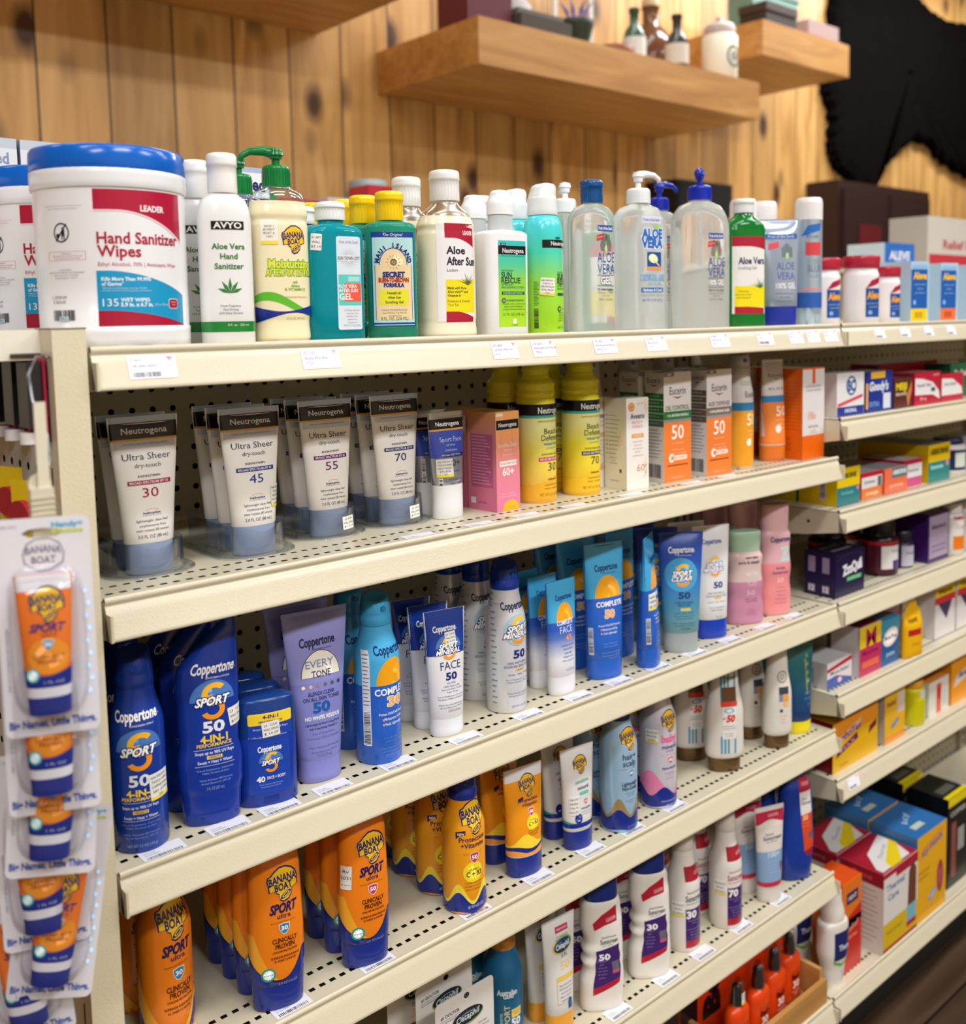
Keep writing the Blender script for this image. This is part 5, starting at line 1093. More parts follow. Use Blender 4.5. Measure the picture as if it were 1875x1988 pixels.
def bd(num, cb, c0, c1, cs):
    p = Pack('spray_can', 'spray can'); g = grad('beach_yellow_' + num, [(0, c0), (.55, c1), (.8, '#ece9a0'), (1, c1)], 0, .13)
    L = Loft([(0, 25, 25, 2, 'l'), (2, 26.5, 26.5, 2, 'l'), (131, 26.5, 26.5, 2, 'l')]); mb = MB(); L.build(mb, g); A = Art(mb, L); a_bd(num, cb, cs)(A); p.surf = L; p.part('can', mb)
    C = Loft([(131, 26.6, 26.6, 2, 'l'), (136, 26, 26, 2, 's'), (140, 25, 25, 2, 's'), (144, 26.2, 26.2, 2, 's'), (150, 25.2, 25.2, 2, 's'), (157, 25.8, 25.8, 2, 's'), (166, 19, 19, 2, 's'), (170, 17.5, 17.5, 2, 's'), (176, 18.4, 18.4, 2, 'l'), (183, 17, 17, 2, 'o'), (186, 10, 10, 2, 'l')]); mb = MB(); C.build(mb, M('#e4da2c', .25)); p.part('spray_cap', mb); return p
BD30, BD70 = bd('30', '#c8306c', '#f0b03c', '#ece05c', '#eeb02c'), bd('70', '#23284c', '#f0c030', '#f0e43c', '#f4c42c')
def f_av(F):
    F.t('Aveeno', 104, 8, '#343448', u=0, w=28, bold=.02); F.ell(-12, 117, 6.5, 6.5, '#e8924c', 1); F.lines(['NEW', 'LOOK'], 119, -4, 2, '#f6e8d8', u=-12, layer=3); F.t('SPF', 121, 3.4, '#e8b88c', u=5, w=14); F.t('PROTECT+', 95, 4, '#d88c94', w=22); F.t('HYDRATE', 89, 4, '#d88c94', w=20); F.rect(-12, 73, 12, 79, '#eaa468', 1); F.t('FACE', 76, 2.6, '#f6e8d8', w=14, layer=3)
    F.lines(['moisturizing', 'sunscreen', 'broad spectrum', 'SPF 60', 'oxybenzone free'], 68, -5, 2.2, '#c9a090', w=[20, 16, 20, 10, 22]); F.t('60', 30, 10, '#dc9468', u=6, w=16, layer=2)
    for i in range(5): F.ell(15 + (i % 2) * 2, 20 + i * 5, 1.2, 5, '#efc49c', 1, rot=-25)
    for i in range(4): F.ell(18 - (i % 2) * 3, 112 + i * 4, 1, 4.5, '#efc49c', 1, rot=-25)
def s_av(S):
    for i in range(10): S.rect(-14, 104 - i * 6, 2 + (i * 7) % 9, 105 - i * 6, '#a09a8c', 1); S.ell(-17, 104.5 - i * 6, 1, 1, '#5c5c60', 1)
    for i in range(4): S.ell(12 - i * 1.5, 60 + i * 5, 1.2, 7, '#efcba4', 1, rot=-35)
    S.lines(['fragrance free', 'oil free', 'dermatologist'], 45, -4, 2, '#7c786c', u=-4); S.t('0123 5031', 12, 2.6, '#8c8878', u=-2, w=18); S.rect(8, 24, 12, 29, '#4c4c50', 1)
AV = carton('lotion_carton', 'carton', 44, 44, 129, '#ebe7e2', '#e6e0cc', '#dcd8cc', '#e6e2d4', f_av, s_av)
def f_euc(kind, c, tx, sub):
    def f(F):
        F.rect(-29, 113, 29, 161, '#e6dfdc', 0); F.rect(-29, 155, -7, 161, '#8a8886', 1); F.t('NEW', 158, 3, '#ecebe8', u=-17, w=8, layer=3, bold=.05)
        F.t('Eucerin', 134, 11, '#4c4450', u=0, w=34, bold=.01, layer=2); F.raw([(-11, 126), (0, 122), (11, 126), (0, 124.4)], '#8c1c30', 2); F.t(tx, 109, 6.5, '#3c7c4c' if kind == 'oil' else '#6c6258', w=50, bold=.02)
        F.rect(-29, 92, 29, 104, c, 1); F.t(sub, 98, 3.6, '#eef2ec', w=46, bold=.04, layer=3); F.rect(-29, 88, 29, 92, '#8f8f94', 1); F.rect(-29, 0, 29, 88, M('#ee7f38', .38), 0)
        F.t('50', 73, 20, '#fbf0e6', w=25, layer=3, bold=.015); F.lines(['sunscreen lotion', '', 'oil absorbing minerals', 'leaves skin with', 'hydrating protection'], 57, -5, 2.4, '#f8cfae', w=[24, 0, 26, 34, 30])
        F.rrect(3, 35, 34, 7, 3, '#f6e6da', 1); F.ell(-13, 35, 5.5, 6.5, '#f6e6da', 1); F.t('5', 35, 6, '#ee7f38', u=-13, layer=3, bold=.03); F.t('AOX SHIELD', 35, 3.2, '#ee9a60', u=4, w=24, layer=3); F.rect(-22, 23, 22, 25, '#a0401c', 1); F.t('2.5 FL OZ (75 mL)', 6, 2.6, '#f8cfae', w=26)
    return f
def s_euc(c):
    def f(S):
        d = 38; S.rect(-d / 2, 140, d / 2, 161, '#6c6664', 0) if False else None
        S.t('Eucerin', 150, 8, '#3c3640', w=28, layer=2); S.raw([(-9, 144), (0, 140.5), (9, 144), (0, 142.4)], '#8c1c30', 2)
        for i in range(5): S.rect(-d / 2, 122 - i * 10, d / 2, 132 - i * 10 - 1.2, c, 1); S.t('mineral oil', 127 - i * 10, 2.2, '#cfe0cf', w=20, layer=3)
        S.rect(-d / 2, 84, d / 2, 91, '#66666a', 1)
        for i in range(9): S.rect(-15, 76 - i * 5, 8 + (i * 5) % 8, 77.2 - i * 5, '#8c8a90', 1)
        S.bars(-15, 6, 14, 26, '#3c3c42')
    return f
GRN = '#2f7a42'; BRN = '#7a6b58'
EO = carton('lotion_carton', 'carton', 58, 38, 161, '#e6dfdc', '#dcd6d2', '#a8a4a0', '#dcd6d2', f_euc('oil', GRN, 'OIL CONTROL', '+ OIL ABSORBING MINERALS'), s_euc(GRN))
EA = carton('lotion_carton', 'carton', 58, 38, 161, '#e6dfdc', '#dcd6d2', '#a8a4a0', '#dcd6d2', f_euc('age', BRN, 'AGE DEFENSE', '+ HYALURONIC ACID'), s_euc('#6c5e4c'))
def a_eus(A):
    A.band(0, 92, M('#eda02c', .33), 0); A.band(92, 105, '#2c7cac', 0); A.rect(-10, 132, 12, 140, '#b8c4b4', 1); A.t('Eucerin', 118, 9, '#4c4450', u=10, w=26); A.t('50', 78, 18, '#f8e8d0', u=10, w=20, bold=.02); A.ell(4, 42, 5, 6, '#f6e6d0', 1); A.lines(['sunscreen', 'spray', 'sport'], 60, -6, 3, '#f8dcb0', u=10)
EUS = bb_can(M('#dcd6d2', .33), a_eus, 22.5, 185, M('#b9b4ae', .4), hb=112)
def a_eut(A):
    A.cal(135, 885, 168); A.band(400, 450, '#2f80bc', 0); A.band(450, 780, M('#f0873c', .38), 0); A.t('Eucerin', 250, 26, '#4c4450', u=4, w=32); A.raw([(-3, A.Z(270)), (4, A.Z(285)), (11, A.Z(270)), (4, A.Z(277))], '#8c1c30', 2); A.t('SUN', 350, 16, '#6c6c74', u=2, w=30)
    A.t('50', 515, 70, '#fbe8d8', u=10, w=22, bold=.02); A.ell(2, 645, 6, 7, '#f8e4d4', 1); A.lines(['sunscreen lotion', 'sensitive', 'tear free'], 580, 30, 12, '#f8cfae', u=8); A.rect(-30, 420, -22, 700, '#dcd6d2', 1)
EUT = simple('sunscreen_tube', 'sunscreen tube', tube_keys(168, 26, 24, 16, 21, 5), '#d8d0cc', cap_keys(26, 23.4, 15.6), M('#dc7428', .35), a_eut)
def f_lrp(F):
    F.rect(-33, 40, 33, 150, '#dfd9d8', 0); F.rect(-4, 126, 5, 150, '#e8602c', 1); F.t('LA ROCHE-POSAY', 122, 4.5, '#77747c', w=46); F.rect(-22, 114, 22, 116, '#a8a4ac', 1); F.t('SPF', 77, 5, '#e89a80', u=-8, w=14); F.t('100', 71, 9, '#e88a70', u=-5, w=22, bold=.02); F.t('MELT-IN MILK', 54, 4, '#55545c', w=30); F.lines(['sunscreen', 'broad spectrum'], 48, -4, 2.4, '#88868e')
def s_lrp(S):
    for i in range(14): S.rect(-40, 50 + i * 6, 38, 51 + i * 6, '#c8540c', 1)
    for i in range(3): S.t('UV', 34 - i * 9, 7, '#c04c08', u=-20 + i * 2, w=14, bold=.03); S.t('UV', 34 - i * 9, 7, '#c04c08', u=14, w=14, bold=.03)
LRP = carton('lotion_carton', 'carton', 66, 85, 152, '#e8660c', '#e2660e', '#e8a070', '#e2660e', f_lrp, s_lrp)
# ---------------------------------------------------------------- top shelf packs
def a_tub(A):
    A.cal(530, 1560, 118); r = A.S.U / 4; C0 = '#b01c3c'
    R_ = 68
    A.wave(lambda u: 515, lambda u: 672 + max(0, (u - 2)) ** 1.75 * .145, -18, R_, M(C0, .3), 0, 40)
    A.wave(lambda u: 672 + max(0, (u - 2)) ** 1.75 * .145, lambda u: 684 + max(0, (u - 2)) ** 1.75 * .15, -18, R_, '#f0d4d8', 1, 40)
    A.t('LEADER', 655, 44, '#f2e6e8', u=33, w=23, bold=.05, layer=3)
    A.t('Hand Sanitizer', 885, 84, '#b0203f', u=-16, w=77, al='l', bold=.03); A.t('Wipes', 985, 84, '#b0203f', u=-16, w=36, al='l', bold=.03); A.t('Ethyl Alcohol, 70% | Antiseptic Wipe', 1085, 28, '#c05068', u=-16, w=73, al='l')
    A.wave(lambda u: 1135 + max(0, (u + 8)) ** 1.7 * .115, lambda u: min(1559, 1440 + max(0, (u + 8)) ** 1.6 * .11), -18, R_, M('#1c98c8', .3), 0, 40); A.wave(lambda u: min(1559, 1440 + max(0, (u + 8)) ** 1.6 * .11), lambda u: 1562, -18, 68, M(C0, .3), 1, 40)
    A.t('Kills More Than 99.99%', 1198, 26, '#eef6fa', u=-14, w=42, al='l', bold=.04); A.t('of Germs*', 1236, 26, '#eef6fa', u=-14, w=18, al='l', bold=.04); A.lines(['*Effective at eliminating more than 99.99%', 'of many common harmful germs and bacteria'], 1268, 18, 10, '#cfe6f2', u=-14, al='l', w=[38, 42])
    A.t('135', 1378, 56, '#f2f6fa', u=-14, w=13, al='l'); A.t('WET WIPES', 1358, 26, '#f2f6fa', u=1, w=25, al='l', bold=.04); A.t('5.9 in. x 6.7 in.', 1395, 28, '#f2f6fa', u=1, w=28, al='l', bold=.05); A.t('(15 x 17cm)', 1395, 18, '#cfe6f2', u=31, w=14, al='l')
    A.rrect(52, 1388, 12, 9, 2, '#f2f2f2', 3); A.rrect(52, 1388, 11, 8, 2, C0, 4); A.lines(['Kills Most', 'Germs'], 1375, 20, 10, '#f2e6e8', u=52, layer=6)
    # small print side
    A.ell(-48, 842, 8, 8.5, '#26262c', 1, inner=.86); A.ell(-46, 815, 1.3, 1.5, '#26262c', 2); A.rect(-47.5, 825, -44.5, 868, '#26262c', 2); A.rect(-47.5, 868, -46.5, 895, '#26262c', 2); A.rect(-45.4, 868, -44.4, 895, '#26262c', 2); A.rect(-53, 850, -50, 880, '#26262c', 2); A.raw([(-54, A.Z(905)), (-53, A.Z(910)), (-42, A.Z(780)), (-43, A.Z(775))], '#26262c', 2)
    A.lines(['Keep lid closed to prevent moisture loss.', 'Do not flush or use on infants.'], 640, 22, 9, '#b88088', u=-46, w=[38, 30]); A.rect(-64, 985, -26, 987, '#d8707c', 1); A.rect(-64, 1050, -26, 1052, '#d8707c', 1); A.rect(-64, 985, -63.6, 1052, '#d8707c', 1); A.rect(-26.4, 985, -26, 1052, '#d8707c', 1)
    A.lines(['WARNING', 'Flammable. Keep away from heat', 'For external use only'], 1002, 17, 9, '#c04058', u=-44, w=[10, 30, 26]); A.lines(['CAUTION', 'KEEP OUT OF REACH OF CHILDREN', 'discard in trash', 'store below 110 F'], 1125, 20, 10, '#77707c', u=-46, w=[12, 36, 24, 22])
    A.t('L 22030149', 1332, 22, '#77707c', u=-54, w=16); A.t('E 2025-02', 1368, 22, '#77707c', u=-54, w=14); A.bars(-62, 1430, -38, 1510, '#33343c'); A.rrect(-50, 1498, 10, 4, .5, '#e8f2f8', 3); A.t('FPO', 1498, 24, '#5cb0d0', u=-50, w=8, layer=5, bold=.03)
def tub():
    p = Pack('wipes_tub', 'wipes tub'); L = Loft([(0, 62, 62, 2, 'l'), (3, 66, 66, 2, 'l'), (20, 66.5, 66.5, 2, 'l'), (20.5, 65.5, 65.5, 2, 'l'), (142, 66, 66, 2, 'l')], 64); mb = MB(); L.build(mb, M('#eae9ea', .3))
    L3 = Loft([(20.5, 65.5, 65.5, 2, 'l'), (140, 65.9, 65.9, 2, 'l')], 64); A = Art(mb, L3, .25); A.cal(530, 1560, 118); A.yb = 1560 + 20.5 / A.sc * 1.0; A.cal = None
    class B: pass
    A2 = Art(mb, L3, .25); a_tub_wrap(A2); p.surf = L3; p.part('tub_body', mb)
    C = Loft([(142, 67, 67, 2, 'l'), (144, 68, 68, 2, 'l'), (158, 68, 68, 2, 'l'), (159, 67.4, 67.4, 2, 'l')], 64); mb = MB(); C.build(mb, M('#e8e8ea', .3)); p.part('rim', mb)
    mb = MB(); seg = 96; vs = []
    for z, r in ((158, 67.6), (159, 68.2), (176, 67.6), (178.6, 66), (179.4, 63), (178.4, 61), (178, 2)):
        for i in range(seg):
            g = .28 if (i % 2 and 158.5 < z < 177) else 0; a = 2 * math.pi * i / seg; vs.append(((r - g) * math.cos(a) / 1000, (r - g) * math.sin(a) / 1000, z / 1000))
    n = 7; mb.add(vs, [(k * seg + i, k * seg + (i + 1) % seg, (k + 1) * seg + (i + 1) % seg, (k + 1) * seg + i) for k in range(n - 1) for i in range(seg)], M('#0d62c4', .28), True); p.part('lid', mb); return p
def a_tub_wrap(A):
    cal0 = A.cal
    def cal(a, b, H): A.sc = 118 / (1560 - 530); A.yb = 1560 + 20.5 / A.sc; A.zt = True; return A
    A.cal = cal; a_tub(A)
TUB = tub()
def flip_cap(z0, r, h, mat, ribs=True, b=None):
    mb = MB(); C = Loft([(z0, r - .3, (b or r) - .3, 2.1, 'l'), (z0 + 1, r, b or r, 2.1, 'l'), (z0 + h * .66, r - .3, (b or r) - .3, 2.1, 'l'), (z0 + h * .68, r + .5, (b or r) + .5, 2.1, 'l'), (z0 + h - 3, r + .2, (b or r) + .2, 2.1, 'l'), (z0 + h - .8, r - 1, (b or r) - 1, 2.1, 'l'), (z0 + h, r - 3, (b or r) - 3, 2.1, 'l')], 32); C.build(mb, mat)
    if ribs:
        for i in range(28):
            a = 2 * math.pi * i / 28; x, y = r * math.cos(a) / 1000, (b or r) * math.sin(a) / 1000
            mb.add([(x * 1.02 - .0003 * math.sin(a), y * 1.02 + .0003 * math.cos(a), (z0 + 1.5) / 1000), (x * 1.02 + .0003 * math.sin(a), y * 1.02 - .0003 * math.cos(a), (z0 + 1.5) / 1000), (x * 1.02 + .0003 * math.sin(a), y * 1.02 - .0003 * math.cos(a), (z0 + h * .62) / 1000), (x * 1.02 - .0003 * math.sin(a), y * 1.02 + .0003 * math.cos(a), (z0 + h * .62) / 1000)], [(0, 1, 2, 3)], mat)
    return mb
def leaf(A, u, z, s, col, n=5, lay=2):
    for i in range(n):
        a = math.radians(90 + (i - (n - 1) / 2) * 34); L_ = s * (1 - .08 * abs(i - (n - 1) / 2)); w_ = s * .11
        tip = (u + L_ * math.cos(a), z + L_ * math.sin(a)); px_, pz_ = -math.sin(a) * w_, math.cos(a) * w_; m = (u + .5 * L_ * math.cos(a), z + .5 * L_ * math.sin(a)); A.raw([(u, z), (m[0] + px_, m[1] + pz_), tip, (m[0] - px_, m[1] - pz_)], col, lay)
def a_avyo(A):
    A.cal(435, 1675, 147); A.rect(-14, 670, 17, 738, '#17171a', 1); A.t('AVYO', 704, 46, '#ecebe8', u=1.5, w=26, bold=.04, layer=3); A.lines(['Aloe Vera', 'Hand', 'Sanitizer'], 872, 80, 44, '#3f7a3c', u=1.5, w=[31, 16, 27], bold=.03)
    A.cal = None; z = A.Z(1250); leaf(A, 1.5, z, 15, '#2f7d3c', 5); A.lines(['Fresh Fragrance', 'Fast Drying', '62% Ethyl Alcohol'], 1352, 30, 17, '#4c5450', u=1.5, w=[19, 14, 22]); A.band(1480, 1565, M('#1c7d34', .33), 0); A.t('8 fl. oz - 236 ml', 1508, 18, '#cfe6d0', u=8, w=20)
def avyo():
    p = simple('sanitizer_bottle', 'bottle', [(0, 24, 17, 2.5, 'l'), (2.5, 25.5, 18.5, 2.5, 'l'), (118, 25.5, 18.5, 2.5, 'o'), (146, 14, 12, 2.1, 'l'), (147, 13.5, 12, 2.1, 'l')], M('#e9e8e6', .3), None, None, a_avyo)
    p.part('cap', flip_cap(147, 14.2, 38, M('#efede9', .32), False)); return p
AVYO = avyo()
def pump(z0, r, h, spout, mat, head=True, dirx=-1, up=24, stem=4):
    """threaded collar, stem and spout"""
    mb = MB(); C = Loft([(z0, r, r, 2, 'l'), (z0 + h * .8, r - .6, r - .6, 2, 'o'), (z0 + h, r * .62, r * .62, 2, 'l')], 32); C.build(mb, mat)
    for i in range(28):
        a = 2 * math.pi * i / 28; x, y = (r + .25) * math.cos(a) / 1000, (r + .25) * math.sin(a) / 1000
        s_, c_ = .0004 * math.sin(a), .0004 * math.cos(a); mb.add([(x - s_, y + c_, (z0 + 1) / 1000), (x + s_, y - c_, (z0 + 1) / 1000), (x + s_, y - c_, (z0 + h * .75) / 1000), (x - s_, y + c_, (z0 + h * .75) / 1000)], [(0, 1, 2, 3)], mat)
    collar = mb; mb = MB(); mb.cyl((0, 0, (z0 + h) / 1000), stem / 1000, up / 1000 * .6, mat, 16); mb.cyl((0, 0, (z0 + h + up * .45) / 1000), .0062, up / 1000 * .55, mat, 20, r2=.0078)
    a = spout; zt = (z0 + h + up) / 1000; dx, dy = math.cos(math.radians(a)), math.sin(math.radians(a))
    mb.tube([(0, 0, zt - .002), (dx * .012, dy * .012, zt), (dx * .026, dy * .026, zt - .001), (dx * .034, dy * .034, zt - .006), (dx * .035, dy * .035, zt - .011)], [.006, .005, .0038, .0032, .0028], mat, 12)
    mb.cyl((0, 0, zt - .004), .0085, .006, mat, 20, r2=.007)
    return collar, mb
CLEAR = thin_clear()
def a_pbb(A):
    A.cal(335, 1420, 143); A.rect(-24, 480, -7, 665, M('#efe9dc', .5), 1); A.rect(-24, 640, -7, 668, '#f4d84c', 2); A.lines(['06/23 1', '819697', 'BOAT A', '1001'], 530, 26, 16, '#6c6a64', u=-15.5, w=[9, 11, 11, 6], layer=3)
    bb_logo(A, 9, 625, 24, halo=None, lay=1); A.t('Moisturizing', 812, 62, '#e8e04c', u=6, w=46, bold=.04, out='#5fb02c', ow=.09); A.t('AFTER SUN LOTION', 878, 48, '#e8e04c', u=6, w=52, bold=.03, out='#5fb02c', ow=.09); A.lines(['with', 'Aloe', '& VITAMIN E'], 950, 28, 20, '#7cb03c', u=9, w=[5, 9, 22], bold=.03); A.t('Replenishes Moisture', 1063, 16, '#c9a860', u=9, w=26)
    A.wave(lambda u: 1100 + 75 * math.sin((u - 6) / 16), lambda u: 1150 + 60 * math.sin((u - 4) / 16), -A.S.U * .34, A.S.U * .34, M('#5cb82e', .35), 0, 40); A.wave(lambda u: 1150 + 25 * math.sin((u + 26) / 14), lambda u: 1225 - 40 * math.cos((u - 8) / 16), -A.S.U * .34, A.S.U * .34, M('#1d2f8c', .35), 1, 40); A.t('16 FL OZ (473 mL)', 1228, 18, '#b8a070', u=9, w=20)
def pbb():
    p = simple('pump_bottle', 'pump bottle', [(0, 26, 18, 2.5, 's'), (6, 29, 21, 2.5, 's'), (22, 28, 20.5, 2.5, 's'), (30, 29.5, 21.5, 2.5, 'l'), (118, 29.5, 21.5, 2.5, 's'), (124, 28.4, 20.6, 2.5, 's'), (130, 29.6, 21.6, 2.5, 's'), (143, 28, 20, 2.4, 'l')], M('#efe3bc', .28), None, None, a_pbb)
    L = Loft([(143, 28, 20, 2.4, 'o'), (156, 15, 14, 2.1, 'l'), (159, 14, 14, 2, 'l')]); mb = MB(); L.build(mb, CLEAR); p.part('clear_shoulder', mb, label='clear unfilled shoulder')
    G = M('#0e7a3c', .3); c, h = pump(158, 14.5, 22, 175, G, up=14); p.part('pump_collar', c); p.part('pump_head', h); return p
PBB = pbb()
TEAL = M('#14b4c4', .08, trans=.5, ior=1.25)
def a_teal(A):
    A.cal(500, 1415, 125); A.rrect(10, 968, 29, 97, 2.5, M('#d8e2ea', .45), 0); A.t('Fruit of the Earth', 655, 22, '#8c8894', u=10, w=22)
    A.zt = None; z = 87
    for i in range(28):
        a = 2 * math.pi * i / 28; A.raw([(10 + 4.5 * math.cos(a - .04), z + 4.5 * math.sin(a - .04)), (10 + 12 * math.cos(a), z + 12 * math.sin(a)), (10 + 4.5 * math.cos(a + .04), z + 4.5 * math.sin(a + .04))], '#9c8678', 1)
    A.rect(-3.5, 83.6, 23.5, 90.4, '#d8e2ea', 2); A.t('SUN TOWN CITY', 87, 3.4, '#8c7668', u=10, w=26, layer=4, bold=.03); A.rect(-3, 38, 24, 70, M('#5cc8bc', .45), 1); A.rect(8, 63, 22, 68, '#a8dcd8', 2); A.rect(3.5, 42, 23.5, 61, M('#ee5a42', .45), 2)
    A.t('ALOE VERA', 58, 3.4, '#f2f2f0', u=7, w=22, layer=4, bold=.03); A.t('AFTER SUN', 53.5, 3.6, '#f2f2f0', u=8, w=22, layer=4, bold=.03); A.t('GEL', 47, 6, '#f2f2f0', u=5, w=15, layer=4, bold=.04)
    A.lines(['Soothing with aloe', 'cooling relief', 'paraben free', 'gluten free', 'cruelty free'], 33, -3.2, 1.6, '#c08898', u=12, w=[18, 14, 13, 11, 12]); A.t('NET WT 12 OZ (340 g)', 17, 2.2, '#9cb0b8', u=12, w=20)
def teal():
    p = simple('gel_bottle', 'gel bottle', [(0, 29, 17, 4, 'l'), (2.5, 32, 20, 4, 'l'), (112, 32.5, 20.5, 4, 'o'), (123, 14, 13, 2.2, 'l'), (127, 13, 13, 2, 'l')], TEAL, None, None, a_teal)
    p.part('cap', flip_cap(127, 15.5, 19, M('#eef0f0', .3), True)); return p
TEALB = teal()
MG = M('#38b496', .08, trans=.5, ior=1.25)
def a_maui(A):
    A.cal(470, 1395, 131); A.zt = None
    A.rect(-24, 15, 24, 118, M('#b4dcdc', .4), 0); A.rect(-24, 17, 24, 19, '#23408c', 1); A.rect(-24, 15, 24, 16, '#23408c', 1); A.rect(-24, 112, 24, 118, '#1d3c8c', 1); A.t('The Original', 115, 3.2, '#dfe8f2', w=22, layer=3, sh=.3)
    for x in (-24, 23): A.rect(x, 15, x + 1, 118, '#1d3c8c', 1)
    A.rect(-20, 22, 20, 82, M('#ecd2a6', .4), 1); A.ell(0, 82, 15, 18, M('#ecd2a6', .4), 1, 0, 180)
    A.ell(0, 82, 15.6, 18.8, '#1d3c8c', 2, 0, 180, inner=.95); A.rect(-20.5, 22, -20, 82, '#1d3c8c', 2); A.rect(20, 22, 20.5, 82, '#1d3c8c', 2)
    for i, c in enumerate('MAUI ISLAND'):
        a = math.radians(172 - i * 16.4); A.t(c, 84 + 19.5 * math.sin(a), 4.6, '#1c2c6c', u=18 * math.cos(a), rot=math.degrees(a) - 90, layer=4, bold=.06)
    z = 85
    for q in (3.6, 2.2, .9): A.ell(0, z, q, q, '#4c4038', 3, inner=.72 if q > 1 else 0)
    for i in range(12):
        a = 2 * math.pi * i / 12; A.raw([(6 * math.cos(a - .12), z + 6 * math.sin(a - .12)), (9.2 * math.cos(a), z + 9.2 * math.sin(a)), (6 * math.cos(a + .12), z + 6 * math.sin(a + .12))], '#e8a82c', 3)
    A.t('SECRET', 71.5, 5.4, '#1c2c7c', w=24, layer=4, bold=.08); A.t('BURN-TO-BROWN', 65.5, 4.6, '#b83024', w=33, layer=4, bold=.08); A.t('FORMULA', 60, 4.2, '#1c2c7c', w=22, layer=4, bold=.08)
    A.rect(-16, 38, 16, 55, '#eae234', 2); A.lines(["Hawaii's #1", 'After Sun', 'Soothing Gel'], 51.5, -5, 2.8, '#3c4420', w=[15, 14, 20], layer=4, bold=.02); A.lines(['Contains Aloe Barbadensis Leaf', 'Juice, Menthol, Tea Tree Oil', 'and Green Tea'], 33, -3.2, 1.7, '#6c5c48', w=[28, 26, 14], layer=4); A.rect(-24, 20, 24, 26.5, '#d8e07c', 3) if False else None; A.t('8 FL. OZ. (236 ML)', 23.5, 3.4, '#4c6c2c', w=30, layer=4)
def maui():
    p = simple('gel_bottle', 'gel bottle', [(0, 26, 15, 3, 'l'), (2, 28.5, 17.5, 3, 'l'), (122, 28.5, 17.5, 3, 'o'), (130, 17, 13, 2.2, 'l'), (132, 14, 13, 2, 'l')], MG, None, None, a_maui)
    p.part('cap', flip_cap(131, 15.5, 32, M('#f6cf12', .3), True)); return p
MAUI = maui()
def a_aas(A):
    A.cal(385, 1385, 141); A.rect(-24, 455, 26, 1255, M('#ebe8e8', .35), 0)
    A.wave(lambda u: 455, lambda u: 572 + max(0, u + 2) ** 1.6 * .35, -14, 26, '#b01e38', 1, 24); A.t('LEADER', 530, 32, '#f0dfe0', u=17, w=14, bold=.04, layer=3)
    A.t('Aloe', 672, 58, '#23233c', u=-12, w=24, al='l', bold=.04, layer=3); A.t('After Sun', 760, 62, '#23233c', u=-12, w=40, al='l', bold=.04, layer=3); A.t('Lotion', 832, 24, '#4c4c5c', u=-12, w=14, al='l', layer=3); A.rect(-14, 910, 26, 1180, '#f0dc20', 1)
    z = A.Z(950); 
    for i in range(9):
        a = math.radians(25 + i * 17); L_ = 9 + (i % 3) * 3; A.raw([(16 + math.cos(a + 1.57) * .9, z + math.sin(a + 1.57) * .9), (16 + L_ * math.cos(a), z + L_ * math.sin(a)), (16 - math.cos(a + 1.57) * .9, z - math.sin(a + 1.57) * .9)], '#4c5c34' if i % 2 else '#6c7c40', 3)
    A.lines(['Made with Pure', 'Aloe Vera** and', 'Vitamin E'], 978, 31, 21, '#4c4c1c', u=-12, al='l', w=[25, 27, 17], bold=.02, layer=3); A.lines(['Preserve & Extend', 'Your Tan'], 1085, 30, 20, '#6c6c1c', u=-12, al='l', w=[30, 14], layer=3)
    A.wave(lambda u: 1170 + max(0, u) ** 1.5 * .4, lambda u: 1255, -14, 24, '#b01e38', 2, 20)
def aas():
    p = simple('lotion_bottle', 'lotion bottle', [(0, 32, 21, 2.6, 's'), (5, 35.5, 23.5, 2.6, 's'), (18, 34.5, 22.5, 2.6, 's'), (24, 35, 23, 2.6, 'l'), (118, 35, 23, 2.6, 's'), (124, 34, 22.4, 2.6, 's'), (130, 35, 23, 2.6, 'l'), (140, 31, 20.5, 2.4, 'l')], M('#eae0c6', .28), None, None, a_aas)
    L = Loft([(140, 31, 20.5, 2.4, 's'), (158, 15, 14, 2.1, 'l'), (160, 14, 14, 2, 'l')]); mb = MB(); L.build(mb, thin_clear('clear_shoulder_plastic', '#f6f3ea', .12, .25, .5)); p.part('clear_shoulder', mb, label='clear narrow shoulder'); p.part('cap', flip_cap(158, 17.2, 35, M('#eeecea', .32), True)); return p
AAS = aas()
SRG = grad('teal_to_lime', [(0, '#a8d824'), (.42, '#8fd238'), (.62, '#4cc89c'), (.85, '#35c2c2'), (1, '#35c4cc')], 0.018, 0.13)
